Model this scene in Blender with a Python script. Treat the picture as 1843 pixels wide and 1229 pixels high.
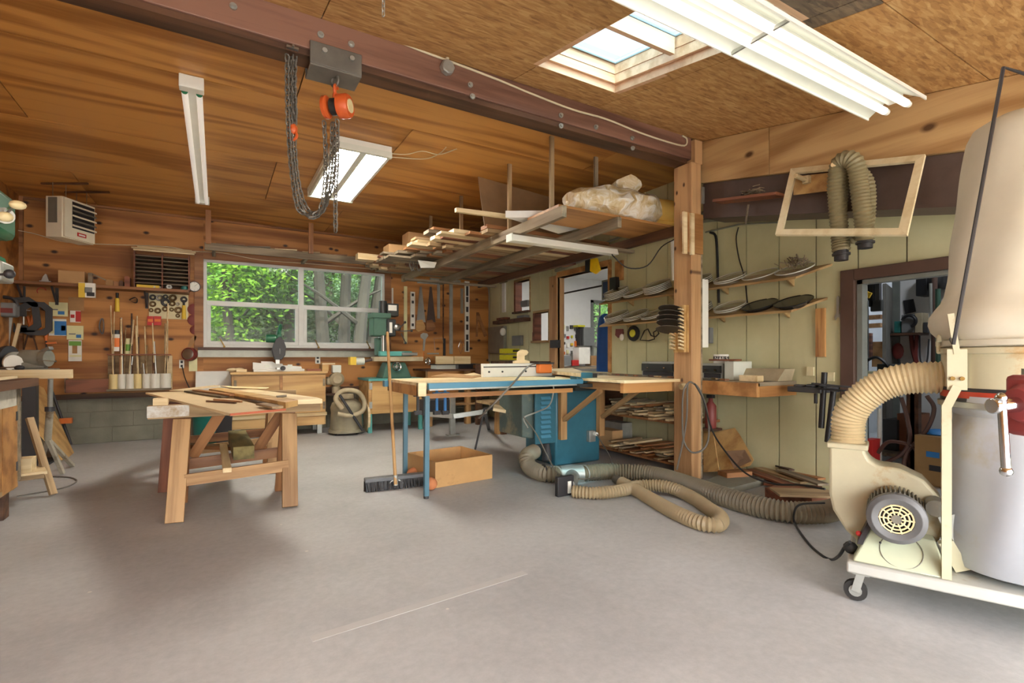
import bpy, bmesh, math, random
from mathutils import Vector as V, Matrix
random.seed(11)
SC = bpy.context.scene; COL = SC.collection
for o in list(bpy.data.objects): bpy.data.objects.remove(o)

# ------------------------------------------------------------------ camera
FPX, HOR, CXP, HC = 905.0, 642.0, 921.5, 1.05
YAW = math.atan2(531.5, FPX)
FW = V((math.sin(YAW), math.cos(YAW), 0)); RT = V((math.cos(YAW), -math.sin(YAW), 0)); UP = V((0, 0, 1))
cd = bpy.data.cameras.new('camera'); cam = bpy.data.objects.new('camera', cd); COL.objects.link(cam)
cd.sensor_width = 36; cd.lens = 36*FPX/1843; cd.shift_y = (HOR-614.5)/1843; cd.clip_start = .05; cd.clip_end = 200
cam.location = (0, 0, HC); cam.rotation_euler = (math.pi/2, 0, -YAW); SC.camera = cam

# ------------------------------------------------------------------ world, sun, exposure
SC.view_settings.view_transform = 'Standard'; SC.view_settings.look = 'None'
SC.view_settings.gamma = 1; SC.view_settings.use_curve_mapping = False
SC.view_settings.exposure = 1.42
w = bpy.data.worlds.new('sky'); SC.world = w; w.use_nodes = True
nt = w.node_tree; bg = nt.nodes['Background']
sky = nt.nodes.new('ShaderNodeTexSky'); sky.sky_type = 'NISHITA'; sky.sun_disc = False
sky.sun_elevation = math.radians(52); sky.sun_rotation = math.radians(200); sky.air_density = 1.0; sky.dust_density = 3.0; sky.ozone_density = 1.0
hs = nt.nodes.new('ShaderNodeHueSaturation'); hs.inputs['Saturation'].default_value = .45
nt.links.new(sky.outputs[0], hs.inputs['Color']); nt.links.new(hs.outputs[0], bg.inputs[0]); bg.inputs[1].default_value = 0.7
sd = bpy.data.lights.new('sun', 'SUN'); sun = bpy.data.objects.new('sun', sd); COL.objects.link(sun)
sd.energy = 3.0; sd.angle = .01; sd.color = (1, .96, .9); sun.location = (0, -6, 9)
sun.rotation_euler = (math.radians(36), 0, math.radians(-20))

# ------------------------------------------------------------------ helpers
def ray(px, py): return FW + RT*((px-CXP)/FPX) + UP*((HOR-py)/FPX)
def P(px, py, X=None, Y=None, Z=None, D=None):
    """point of the place seen in direction (px,py) that lies on a known plane"""
    d = ray(px, py)
    if X is not None: t = X/d.x
    elif Y is not None: t = Y/d.y
    elif Z is not None: t = (Z-HC)/d.z
    else: t = D
    return V((d.x*t, d.y*t, HC+d.z*t))
def L(c):
    c = c/255.0
    return c/12.92 if c <= .04045 else ((c+.055)/1.055)**2.4
def rgb(r, g, b): return (L(r), L(g), L(b), 1)

MATS = {}
def nodes(name, rough, metal=0.0, spec=None):
    m = bpy.data.materials.new(name); m.use_nodes = True; t = m.node_tree
    b = t.nodes['Principled BSDF']; b.inputs['Roughness'].default_value = rough; b.inputs['Metallic'].default_value = metal
    if spec is not None: b.inputs['Specular IOR Level'].default_value = spec
    MATS[name] = m
    return m, t, b
def N(t, typ, **kw):
    n = t.nodes.new(typ)
    for k, v in kw.items():
        if k in n.inputs: n.inputs[k].default_value = v
        else: setattr(n, k, v)
    return n
def ramp(t, stops):
    r = t.nodes.new('ShaderNodeValToRGB'); e = r.color_ramp.elements
    while len(e) < len(stops): e.new(.5)
    for i, (p, c) in enumerate(stops): e[i].position = p; e[i].color = c
    return r
def bump(t, b, src, strength, dist=.01):
    n = N(t, 'ShaderNodeBump', Strength=strength, Distance=dist); t.links.new(src, n.inputs['Height']); t.links.new(n.outputs[0], b.inputs['Normal'])
def mapped(t, scale, coord='Object'):
    tc = t.nodes.new('ShaderNodeTexCoord'); mp = N(t, 'ShaderNodeMapping'); mp.inputs['Scale'].default_value = scale
    t.links.new(tc.outputs[coord], mp.inputs[0]); return mp
def rand_shift(t, mp, k=37.0):
    """each object gets its own cut of the pattern"""
    oi = t.nodes.new('ShaderNodeObjectInfo'); mu = N(t, 'ShaderNodeMath', operation='MULTIPLY'); mu.inputs[1].default_value = k
    t.links.new(oi.outputs['Random'], mu.inputs[0]); cb = t.nodes.new('ShaderNodeCombineXYZ')
    for i in range(3): t.links.new(mu.outputs[0], cb.inputs[i])
    t.links.new(cb.outputs[0], mp.inputs['Location']); return oi
def plain(name, c, rough=.55, metal=0.0, var=.12, scale=8.0, bmp=0.0, dirt=None, spec=None):
    """paint, plastic, metal: one colour with faint mottling, optionally patches of grime"""
    if name in MATS: return MATS[name]
    m, t, b = nodes(name, rough, metal, spec); c = rgb(*c)
    mp = mapped(t, (scale,)*3); rand_shift(t, mp)
    n = N(t, 'ShaderNodeTexNoise', Scale=1.0, Detail=5.0, Roughness=.6); t.links.new(mp.outputs[0], n.inputs['Vector'])
    lo = tuple(x*(1-var) for x in c[:3])+(1,); hi = tuple(min(1, x*(1+var)) for x in c[:3])+(1,)
    r = ramp(t, [(.3, lo), (.7, hi)]); t.links.new(n.outputs[0], r.inputs[0]); out = r.outputs[0]
    if dirt:
        n2 = N(t, 'ShaderNodeTexNoise', Scale=.45, Detail=6.0, Roughness=.7); t.links.new(mp.outputs[0], n2.inputs['Vector'])
        r2 = ramp(t, [(dirt[3], (0, 0, 0, 1)), (dirt[3]+.14, (1, 1, 1, 1))]); t.links.new(n2.outputs[0], r2.inputs[0])
        mx = N(t, 'ShaderNodeMixRGB'); t.links.new(r2.outputs[0], mx.inputs[0]); t.links.new(out, mx.inputs[1]); mx.inputs[2].default_value = rgb(*dirt[:3]); out = mx.outputs[0]
    t.links.new(out, b.inputs['Base Color'])
    if bmp: bump(t, b, n.outputs[0], bmp)
    return m
def wood(name, c1, c2, axis='X', fine=16.0, rings=5.0, rough=.6, knots=0.0, vary=.2, bmp=.15, kn=(60, 32, 14), figure=.13, kplane='XZ'):
    """sawn timber: streaks along one axis, cathedral figure, per-object tone"""
    if name in MATS: return MATS[name]
    m, t, b = nodes(name, rough); i = 'XYZ'.index(axis)
    c1, c2, kn = [tuple(.84*x+.16*(.3*c[0]+.59*c[1]+.11*c[2]) for x in c) for c in (c1, c2, kn)]
    s = [fine]*3; s[i] = fine*.055
    mp = mapped(t, tuple(s)); oi = rand_shift(t, mp)
    n = N(t, 'ShaderNodeTexNoise', Scale=1.0, Detail=5.0, Roughness=.65); t.links.new(mp.outputs[0], n.inputs['Vector'])
    s2 = [rings*.55]*3; s2[i] = rings*.09
    mp2 = mapped(t, tuple(s2)); rand_shift(t, mp2, 53.0)
    n2 = N(t, 'ShaderNodeTexNoise', Scale=1.0, Detail=2.0, Roughness=.45, Distortion=.25); t.links.new(mp2.outputs[0], n2.inputs['Vector'])
    mu = N(t, 'ShaderNodeMath', operation='MULTIPLY'); mu.inputs[1].default_value = 46.0; t.links.new(n2.outputs[0], mu.inputs[0])
    sn = N(t, 'ShaderNodeMath', operation='SINE'); t.links.new(mu.outputs[0], sn.inputs[0])
    ad = N(t, 'ShaderNodeMath', operation='MULTIPLY_ADD'); ad.inputs[1].default_value = figure; t.links.new(sn.outputs[0], ad.inputs[0]); t.links.new(n.outputs[0], ad.inputs[2])
    r = ramp(t, [(.28, rgb(*c2)), (.62, rgb(*c1))]); t.links.new(ad.outputs[0], r.inputs[0]); out = r.outputs[0]
    if knots:
        mk = mapped(t, tuple((1.0 if j == i else 1.6) for j in range(3))); rand_shift(t, mk, 19.0)
        sx_ = N(t, 'ShaderNodeSeparateXYZ'); cb = N(t, 'ShaderNodeCombineXYZ'); t.links.new(mk.outputs[0], sx_.inputs[0])
        for j, c in enumerate(kplane): t.links.new(sx_.outputs['XYZ'.index(c)], cb.inputs[j])
        vo = N(t, 'ShaderNodeTexVoronoi', Scale=knots, voronoi_dimensions='2D'); t.links.new(cb.outputs[0], vo.inputs['Vector'])
        rk = ramp(t, [(.035, (1, 1, 1, 1)), (.085, (0, 0, 0, 1))]); t.links.new(vo.outputs['Distance'], rk.inputs[0])
        mx = N(t, 'ShaderNodeMixRGB'); mx.inputs[2].default_value = rgb(*kn); t.links.new(rk.outputs[0], mx.inputs[0]); t.links.new(out, mx.inputs[1]); out = mx.outputs[0]
    hv = N(t, 'ShaderNodeHueSaturation'); ma = N(t, 'ShaderNodeMath', operation='MULTIPLY_ADD'); ma.inputs[1].default_value = vary*2; ma.inputs[2].default_value = 1-vary
    t.links.new(oi.outputs['Random'], ma.inputs[0]); t.links.new(ma.outputs[0], hv.inputs['Value']); t.links.new(out, hv.inputs['Color'])
    t.links.new(hv.outputs[0], b.inputs['Base Color']); bump(t, b, ad.outputs[0], bmp, .004)
    return m
def emit(name, c, s):
    if name in MATS: return MATS[name]
    m, t, b = nodes(name, .5); b.inputs['Base Color'].default_value = rgb(*c); b.inputs['Emission Color'].default_value = rgb(*c); b.inputs['Emission Strength'].default_value = s
    return m
def glassy(name, c, alpha, rough=.08):
    """thin clear sheet: mostly see-through with a glossy skin"""
    if name in MATS: return MATS[name]
    m, t, b = nodes(name, rough); tr = N(t, 'ShaderNodeBsdfTransparent'); tr.inputs[0].default_value = rgb(*c)
    b.inputs['Base Color'].default_value = rgb(*c)
    mx = N(t, 'ShaderNodeMixShader'); mx.inputs[0].default_value = alpha
    t.links.new(tr.outputs[0], mx.inputs[1]); t.links.new(b.outputs[0], mx.inputs[2]); t.links.new(mx.outputs[0], t.nodes['Material Output'].inputs[0])
    return m

WL = {}           # world position of every object origin
class MB:
    def __init__(s): s.v = []; s.f = []
    def add(s, vs, fs):
        n = len(s.v); s.v += [V(q) for q in vs]; s.f += [tuple(i+n for i in f) for f in fs]; return s
    def hexa(s, a, b):      # two quads a (bottom ring) b (top ring)
        return s.add(list(a)+list(b), [(3, 2, 1, 0), (4, 5, 6, 7), (0, 1, 5, 4), (1, 2, 6, 5), (2, 3, 7, 6), (3, 0, 4, 7)])
    def box(s, x0, x1, y0, y1, z0, z1):
        return s.hexa([(x0, y0, z0), (x1, y0, z0), (x1, y1, z0), (x0, y1, z0)], [(x0, y0, z1), (x1, y0, z1), (x1, y1, z1), (x0, y1, z1)])
    def bar(s, p0, p1, w, t, up=(0, 0, 1)):
        p0, p1 = V(p0), V(p1); x = (p1-p0).normalized(); y = V(up).cross(x)
        if y.length < 1e-4: y = V((0, 1, 0)).cross(x)
        y.normalize(); z = x.cross(y); y = y*w/2; z = z*t/2
        return s.hexa([p0-y-z, p1-y-z, p1+y-z, p0+y-z], [p0-y+z, p1-y+z, p1+y+z, p0+y+z])
    def cyl(s, p0, p1, r0, r1=None, n=14):
        return s.tube([p0, p1], r0, n, radii=[r0, r0 if r1 is None else r1])
    def tube(s, pts, r, n=8, radii=None, closed=False, caps=True):
        pts = [V(p) for p in pts]; k = len(pts); rings = []; up = None
        for i, p in enumerate(pts):
            if closed: d = pts[(i+1) % k]-pts[i-1]
            else: d = pts[min(i+1, k-1)]-pts[max(i-1, 0)]
            d.normalize()
            if up is None: up = d.orthogonal().normalized()
            up = up-d*up.dot(d)
            if up.length < 1e-5: up = d.orthogonal()
            up.normalize(); q = d.cross(up); rr = radii[i] if radii else r
            rings.append([p+up*(rr*math.cos(2*math.pi*j/n))+q*(rr*math.sin(2*math.pi*j/n)) for j in range(n)])
        vs = [q for ring in rings for q in ring]; fs = []
        for i in range(k if closed else k-1):
            a = i*n; b = ((i+1) % k)*n
            fs += [(a+j, a+(j+1) % n, b+(j+1) % n, b+j) for j in range(n)]
        if caps and not closed: fs += [tuple(range(n-1, -1, -1)), tuple(range((k-1)*n, k*n))]
        return s.add(vs, fs)
    def lathe(s, prof, o=(0, 0, 0), ax=(0, 0, 1), n=20):
        ax = V(ax).normalized(); u = ax.orthogonal().normalized(); q = ax.cross(u); o = V(o); vs = []; fs = []
        for r, h in prof: vs += [o+ax*h+u*(r*math.cos(2*math.pi*j/n))+q*(r*math.sin(2*math.pi*j/n)) for j in range(n)]
        for i in range(len(prof)-1): fs += [(i*n+j, i*n+(j+1) % n, (i+1)*n+(j+1) % n, (i+1)*n+j) for j in range(n)]
        if prof[0][0] > 1e-4: fs.append(tuple(range(n-1, -1, -1)))
        if prof[-1][0] > 1e-4: fs.append(tuple(range((len(prof)-1)*n, len(prof)*n)))
        return s.add(vs, fs)
    def prism(s, poly, o, ux, uy, d):
        o, ux, uy, d = V(o), V(ux), V(uy), V(d); k = len(poly)
        a = [o+ux*x+uy*y for x, y in poly]; b = [p+d for p in a]
        return s.add(a+b, [tuple(range(k-1, -1, -1)), tuple(range(k, 2*k))]+[(i, (i+1) % k, k+(i+1) % k, k+i) for i in range(k)])
    def plan(s, pts, d):
        """polygon given by 3D points, thickened by vector d"""
        pts = [V(p) for p in pts]; k = len(pts); d = V(d)
        return s.add(pts+[p+d for p in pts], [tuple(range(k-1, -1, -1)), tuple(range(k, 2*k))]+[(i, (i+1) % k, k+(i+1) % k, k+i) for i in range(k)])
    def ball(s, c, r, n=12, sc=(1, 1, 1)):
        c = V(c); vs = []; fs = []; h = n//2
        for i in range(h+1):
            a = math.pi*i/h
            vs += [c+V((sc[0]*r*math.sin(a)*math.cos(2*math.pi*j/n), sc[1]*r*math.sin(a)*math.sin(2*math.pi*j/n), sc[2]*r*math.cos(a))) for j in range(n)]
        for i in range(h): fs += [(i*n+j, (i+1)*n+j, (i+1)*n+(j+1) % n, i*n+(j+1) % n) for j in range(n)]
        return s.add(vs, fs)
    def torus(s, c, ax, R, r, n=20, m=6, a0=0, a1=2*math.pi, u=None):
        ax = V(ax).normalized(); u = V(u).normalized() if u else ax.orthogonal().normalized(); q = ax.cross(u); c = V(c)
        full = a1-a0 > 6.28; k = n if full else n+1
        return s.tube([c+u*(R*math.cos(a0+(a1-a0)*i/n))+q*(R*math.sin(a0+(a1-a0)*i/n)) for i in range(k)], r, m, closed=full)
    def build(s, name, mat, parent=None, bev=0, kind=None, smooth=True, org=None):
        me = bpy.data.meshes.new(name)
        if parent is not None: o0 = WL[parent.name]
        elif org is not None: o0 = V(org)
        else:
            lo = V([min(p[i] for p in s.v) for i in range(3)]); hi = V([max(p[i] for p in s.v) for i in range(3)]); o0 = (lo+hi)/2; o0.z = lo.z
        me.from_pydata([tuple(p-o0) for p in s.v], [], s.f); me.validate(); me.update()
        bm = bmesh.new(); bm.from_mesh(me); bmesh.ops.recalc_face_normals(bm, faces=bm.faces); bm.to_mesh(me); bm.free()
        if smooth:
            for p in me.polygons: p.use_smooth = True
            me.set_sharp_from_angle(angle=math.radians(38))
        me.materials.append(MATS[mat] if isinstance(mat, str) else mat)
        o = bpy.data.objects.new(name, me); COL.objects.link(o)
        if parent is not None: o.parent = parent
        else: o.location = o0
        WL[o.name] = o0.copy()
        if kind: o['kind'] = kind
        if bev:
            b = o.modifiers.new('bevel', 'BEVEL'); b.width = bev; b.segments = 2; b.limit_method = 'ANGLE'
        return o
def tag(o, label, cat, group=None):
    o['label'] = label; o['category'] = cat
    if group: o['group'] = group
    return o
def T(name, label, cat, loc=(0, 0, 0), group=None):
    o = bpy.data.objects.new(name, None); COL.objects.link(o); o.location = loc; o.empty_display_size = .05; WL[o.name] = V(loc)
    if label: tag(o, label, cat, group)
    return o
def board(name, p0, p1, w, t, mat, parent=None, up=(0, 0, 1), bev=0, kind=None):
    """a box with its long axis (and grain) on local X"""
    p0, p1 = V(p0), V(p1); ln = (p1-p0).length; x = (p1-p0)/ln; y = V(up).cross(x)
    if y.length < 1e-4: y = V((0, 1, 0)).cross(x)
    y.normalize(); z = x.cross(y)
    mb = MB().box(-ln/2, ln/2, -w/2, w/2, -t/2, t/2); o = mb.build(name, mat, None, bev, kind, org=(0, 0, 0))
    o.parent = parent; base = WL[parent.name] if parent is not None else V((0, 0, 0)); c = (p0+p1)/2
    o.matrix_local = Matrix.Translation(c-base) @ Matrix((x, y, z)).transposed().to_4x4()
    WL[o.name] = base.copy() if parent is not None else c
    return o
def copy_tree(o, parent=None):
    c = o.copy(); COL.objects.link(c); c.parent = parent
    WL[c.name] = WL[o.name].copy()
    for ch in list(o.children): copy_tree(ch, c)
    return c
def place(o, loc, rz=0, rx=0, ry=0, sc=None, label=None):
    o.location = loc; o.rotation_euler = (rx, ry, rz); WL[o.name] = V(loc)
    if sc: o.scale = (sc,)*3 if not isinstance(sc, tuple) else sc
    if label: o['label'] = label
    return o
def smooth_path(pts, k=6):
    """Catmull-Rom through points"""
    pts = [V(p) for p in pts]; out = []; q = [pts[0]*2-pts[1]]+pts+[pts[-1]*2-pts[-2]]
    for i in range(1, len(q)-2):
        a, b, c, d = q[i-1:i+3]
        for j in range(k):
            u = j/k; out.append(.5*((2*b)+(c-a)*u+(2*a-5*b+4*c-d)*u*u+(3*b-a-3*c+d)*u**3))
    out.append(pts[-1]); return out
R = random.uniform
# ------------------------------------------------------------------ materials of the shell
wood('ceiling_plywood', (214, 146, 62), (170, 104, 34), 'X', 13, 2.4, .42, vary=.07, bmp=.03, figure=.2)
wood('wall_plywood', (198, 128, 54), (144, 82, 26), 'X', 10, 2.6, .55, figure=.18, knots=2.0, vary=.08, bmp=.08, kn=(58, 28, 12))
wood('beam_wood', (142, 98, 78), (98, 62, 48), 'X', 14, 2.0, .45, vary=.05)
wood('header_wood', (212, 170, 108), (170, 122, 66), 'Y', 9, 3.4, .55, knots=1.7, kplane='YZ', vary=.1, kn=(96, 62, 30))
wood('post_wood', (206, 156, 100), (164, 114, 66), 'Z', 16, 2.6, .6, knots=3.4, kplane='YZ', vary=.05, kn=(78, 40, 16))
wood('pine', (230, 206, 156), (202, 170, 114), 'X', 20, 4, .6, vary=.14)
wood('pine_pale', (240, 226, 182), (224, 204, 152), 'X', 20, 4, .6, vary=.03)
wood('pine_dull', (178, 146, 100), (132, 102, 64), 'X', 22, 4, .7, vary=.2)
wood('grey_wood', (150, 132, 104), (98, 82, 60), 'X', 22, 4, .75, vary=.15)
wood('dark_wood', (104, 66, 40), (62, 36, 20), 'X', 18, 4, .6, vary=.15)
wood('red_wood', (150, 84, 52), (96, 48, 28), 'X', 18, 4, .55, vary=.15)
wood('oak_ply', (212, 166, 96), (178, 128, 64), 'X', 12, 2.6, .5, vary=.05)
wood('orange_ply', (196, 136, 70), (152, 96, 42), 'X', 10, 2.6, .5, vary=.06)
wood('shelf_wood', (166, 108, 58), (122, 72, 34), 'X', 16, 3, .55, vary=.06)
wood('fir_z', (204, 156, 92), (160, 110, 56), 'Z', 18, 4, .6, vary=.1)
plain('trim_brown', (84, 62, 52), .55, var=.1)
plain('dark_steel', (84, 68, 62), .5, var=.15)
plain('black', (26, 26, 28), .45, var=.2)
plain('rubber', (38, 36, 34), .7, var=.2)
plain('white_enamel', (232, 232, 222), .35, var=.03)
plain('white_paint', (222, 222, 216), .5, var=.04)
plain('cream_paint', (226, 216, 176), .45, var=.06, dirt=(176, 132, 74, .58))
plain('steel', (170, 170, 166), .35, 1.0, var=.1)
plain('galv', (176, 178, 172), .45, .7, var=.15)
plain('chrome', (210, 214, 216), .12, 1.0, var=.05)
plain('brass', (140, 112, 60), .4, .8)
plain('cable_white', (212, 200, 168), .5, var=.06)
plain('cable_black', (32, 31, 30), .5)
plain('cable_grey', (104, 98, 88), .55)
plain('cardboard', (190, 150, 102), .8, var=.06, dirt=(150, 112, 70, .68))
plain('pvc_white', (226, 222, 208), .4, var=.04)
plain('pvc_cream', (222, 200, 142), .45, var=.06)

def mat_floor():
    m, t, b = nodes('concrete_floor', .55)
    mp = mapped(t, (1, 1, 1)); n = N(t, 'ShaderNodeTexNoise', Scale=.9, Detail=8.0, Roughness=.6); t.links.new(mp.outputs[0], n.inputs['Vector'])
    r = ramp(t, [(.3, rgb(162, 162, 160)), (.5, rgb(178, 178, 176)), (.72, rgb(190, 190, 188))]); t.links.new(n.outputs[0], r.inputs[0])
    n2 = N(t, 'ShaderNodeTexNoise', Scale=26.0, Detail=4.0, Roughness=.7); t.links.new(mp.outputs[0], n2.inputs['Vector'])
    r2 = ramp(t, [(.3, (.86, .86, .86, 1)), (.7, (1.06, 1.06, 1.06, 1))]); t.links.new(n2.outputs[0], r2.inputs[0])
    mx = N(t, 'ShaderNodeMixRGB', blend_type='MULTIPLY'); mx.inputs[0].default_value = .8; t.links.new(r.outputs[0], mx.inputs[1]); t.links.new(r2.outputs[0], mx.inputs[2])
    vo = N(t, 'ShaderNodeTexVoronoi', Scale=3.2); t.links.new(mp.outputs[0], vo.inputs['Vector'])       # paint drips
    rk = ramp(t, [(.02, (1, 1, 1, 1)), (.035, (0, 0, 0, 1))]); t.links.new(vo.outputs['Distance'], rk.inputs[0])
    m2 = N(t, 'ShaderNodeMixRGB'); t.links.new(rk.outputs[0], m2.inputs[0]); t.links.new(mx.outputs[0], m2.inputs[1]); m2.inputs[2].default_value = rgb(206, 202, 192)
    t.links.new(m2.outputs[0], b.inputs['Base Color']); bump(t, b, n2.outputs[0], .03, .003)
mat_floor()
def mat_osb(name, cols):
    m, t, b = nodes(name, .7); outs = []
    for ang, k in ((.25, 0), (-.5, 5), (.9, 9)):
        tc = t.nodes.new('ShaderNodeTexCoord'); mp = N(t, 'ShaderNodeMapping'); mp.inputs['Rotation'].default_value = (0, 0, ang); mp.inputs['Scale'].default_value = (13, 58, 13); mp.inputs['Location'].default_value = (k, k, k)
        t.links.new(tc.outputs['Object'], mp.inputs[0]); vo = N(t, 'ShaderNodeTexVoronoi', Scale=1.0); t.links.new(mp.outputs[0], vo.inputs['Vector']); outs.append(vo.outputs['Color'])
    a = N(t, 'ShaderNodeMixRGB'); a.inputs[0].default_value = .5; t.links.new(outs[0], a.inputs[1]); t.links.new(outs[1], a.inputs[2])
    c = N(t, 'ShaderNodeMixRGB'); c.inputs[0].default_value = .35; t.links.new(a.outputs[0], c.inputs[1]); t.links.new(outs[2], c.inputs[2])
    bw = t.nodes.new('ShaderNodeRGBToBW'); t.links.new(c.outputs[0], bw.inputs[0])
    r = ramp(t, [(p, rgb(*c)) for p, c in zip((.2, .5, .82), cols)]); t.links.new(bw.outputs[0], r.inputs[0]); t.links.new(r.outputs[0], b.inputs['Base Color']); bump(t, b, bw.outputs[0], .2, .004)
mat_osb('strand_board', ((150, 106, 60), (186, 140, 84), (208, 168, 112))); mat_osb('strand_board_stained', ((78, 66, 54), (108, 92, 74), (136, 118, 94)))
def mat_siding():
    m, t, b = nodes('green_siding', .6)
    mp = mapped(t, (30, 30, 3)); n = N(t, 'ShaderNodeTexNoise', Scale=1.0, Detail=4.0); t.links.new(mp.outputs[0], n.inputs['Vector'])
    mp2 = mapped(t, (1.3, 1.3, 1.3)); n2 = N(t, 'ShaderNodeTexNoise', Scale=1.0, Detail=6.0, Roughness=.6); t.links.new(mp2.outputs[0], n2.inputs['Vector'])
    r = ramp(t, [(.3, rgb(182, 178, 136)), (.7, rgb(206, 202, 162))]); t.links.new(n2.outputs[0], r.inputs[0])
    t.links.new(r.outputs[0], b.inputs['Base Color']); bump(t, b, n.outputs[0], .35, .005)
mat_siding()
def mat_block():
    m, t, b = nodes('painted_block', .75)
    mp = mapped(t, (1, 1, 1)); n = N(t, 'ShaderNodeTexNoise', Scale=60.0, Detail=4.0); t.links.new(mp.outputs[0], n.inputs['Vector'])
    n2 = N(t, 'ShaderNodeTexNoise', Scale=3.0, Detail=5.0); t.links.new(mp.outputs[0], n2.inputs['Vector'])
    r = ramp(t, [(.3, rgb(112, 110, 96)), (.7, rgb(140, 138, 122))]); t.links.new(n2.outputs[0], r.inputs[0]); t.links.new(r.outputs[0], b.inputs['Base Color']); bump(t, b, n.outputs[0], .4, .006)
mat_block()
plain('mortar', (128, 124, 108), .85)
glassy('window_glass', (236, 242, 240), .07, .03)

# ------------------------------------------------------------------ the shell
XL, XG, YB, ZC = -1.95, 4.134, 7.84, 2.89
YF = -1.75                                              # open bay behind the camera
def st(o, label=None):
    o['kind'] = 'structure'
    if label: o['label'] = label
    return o
st(MB().box(XL-.2, 8.6, YF, 9.6, -.2, 0).build('floor', 'concrete_floor', org=(0, 0, 0)), 'grey worn concrete floor with paint drips')
fa, fb_ = P(560, 1150, Z=0), P(945, 1030, Z=0)
board('patch_strip', fa+V((0, 0, .0004)), fb_+V((0, 0, .0004)), .045, .0008, plain('patch_concrete', (182, 181, 177), .6, var=.05), bpy.data.objects['floor'])
apron = st(MB().box(-30, 40, YF-30, YF-.01, -.25, -.04).build('ground', plain('gravel', (190, 184, 172), .9, var=.12, scale=3)), 'unseen gravel yard outside the open bay, coloured pale to bounce sun inside')  # out of view; pale colour chosen to bounce sun up into the bay

# back wall: plywood above a low wall of painted block, with the window opening
WX0, WX1 = P(366, 500, Y=YB).x, P(692, 500, Y=YB).x
WZ0, WZ1 = P(366, 625, Y=YB).z, P(366, 466, Y=YB).z
ZBLK = P(200, 712, Y=YB).z
wb = T('wall_back', None, None, (0, YB, 0)); st(wb, 'stained plywood back wall above painted block')
def pl(name, x0, x1, z0, z1): MB().box(x0, x1, YB, YB+.04, z0, z1).build(name, 'wall_plywood', wb)
pl('plywood_sheet', XL, WX0, ZBLK, ZC); pl('plywood_sheet', WX1, XG+.1, ZBLK, ZC); pl('plywood_sheet', WX0, WX1, WZ1, ZC); pl('plywood_sheet', WX0, WX1, ZBLK, WZ0)
MB().box(XL, XG+.1, YB-.006, YB+.16, 0, ZBLK-.004).build('mortar_bed', 'mortar', wb)
bw_, bh = .42, ZBLK/3
for r_ in range(3):
    x = XL-(.21 if r_ % 2 else 0)
    while x < XG:
        a, c = max(x, XL)+.002, min(x+bw_, XG)-.002
        if c-a > .05: MB().box(a, c, YB-.012, YB+.1, r_*bh+.003, (r_+1)*bh-.006).build('concrete_block', 'painted_block', wb, bev=.003)
        x += bw_
MB().box(XL, XG, YB-.05, YB, ZBLK-.03, ZBLK+.03).build('sill_plate', 'dark_wood', wb)
# left wall
wl = st(MB().box(XL-.08, XL, YF, YB+.1, 0, ZC+.2).build('wall_left', 'wall_plywood'), 'stained plywood left wall')
# flat plywood ceiling behind the beam, in sheets
YBM0, YBM1 = 2.93, 3.07
cl = T('ceiling', None, None, (0, 3, ZC)); st(cl, 'varnished plywood ceiling in sheets')
sh = (YB-YBM1)/4+.02
for k in range(4):
    y1 = YB-k*1.307; y0 = max(y1-1.307, YBM0+.02); x = .49-2.62 if k % 2 else -1.25-2.62
    while x < XG+.5:
        a, c = max(x, XL)+.004, min(x+2.62, XG+.6)-.004
        if c > a: MB().box(a, c, y0+.004, y1-.004, ZC, ZC+.02).build('plywood_sheet', 'ceiling_plywood', cl)
        x += 2.62
MB().box(XL, XG+.6, YBM0+.02, YB+.1, ZC+.021, ZC+.06).build('ceiling_backing', 'black', cl)
# sloping strand-board roof on the camera's side, with the skylight opening
def zo(y): return 2.93+.192*(y-3.0)
def Posb(px, py):
    d = ray(px, py); t = (2.93-.576-HC)/(d.z-.192*d.y); return V((d.x*t, d.y*t, HC+d.z*t))
s0, s1, s2 = Posb(972.5, 116), Posb(1097.5, 166.7), Posb(1328, 87)
SX0, SX1, SY1 = s0.x, s1.x+.02, (s0.y+s1.y)/2
SY1 = s1.y; SX1 = s1.x; SY0 = s2.y-.35
SX1 = (s1.x+s2.x)/2; SY1 = (s0.y+s1.y)/2
XH = 3.62                                              # plane of the header beam and the post
xa = Posb(1062, 189).x; xb = Posb(1530, 28).x
cs = T('ceiling_slope', None, None, (1, 1, 2.5)); st(cs, 'sloping strand board ceiling around the skylight')
def sheet(x0, x1, y0, y1, nm='strand_board_sheet', m='strand_board', dz=0, th=.018):
    g = .003
    a = [(x0+g, y0+g, zo(y0)+dz), (x1-g, y0+g, zo(y0)+dz), (x1-g, y1-g, zo(y1)+dz), (x0+g, y1-g, zo(y1)+dz)]
    return MB().plan(a, (0, 0, th)).build(nm, m, cs)
YC = Posb(1595, 8).y; YE = 3.0
print('skylight', SX0, SX1, SY0, SY1, 'seams', xa, xb, YC, 'win', WX0, WX1, WZ0, WZ1, ZBLK)
for x0, x1 in ((XL, SX0-1.22*2), (SX0-1.22*2, SX0-1.22), (SX0-1.22, SX0), (SX1, xb), (xb, XG+.6)):
    if x0 == SX1:
        yq = Posb(1462, 53).y; sheet(x0, x1, yq, YE); sheet(x0, x1, YC, yq, m='strand_board_stained')
    else: sheet(x0, x1, YC, YE)
    sheet(x0, x1, YC-1.3, YC); sheet(x0, x1, YF-.3, YC-1.3)
sheet(SX0, SX1, SY1, YE); sheet(SX0, SX1, YC-1.3, SY0, m='strand_board_stained'); sheet(SX0, SX1, YF-.3, YC-1.3)
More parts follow.
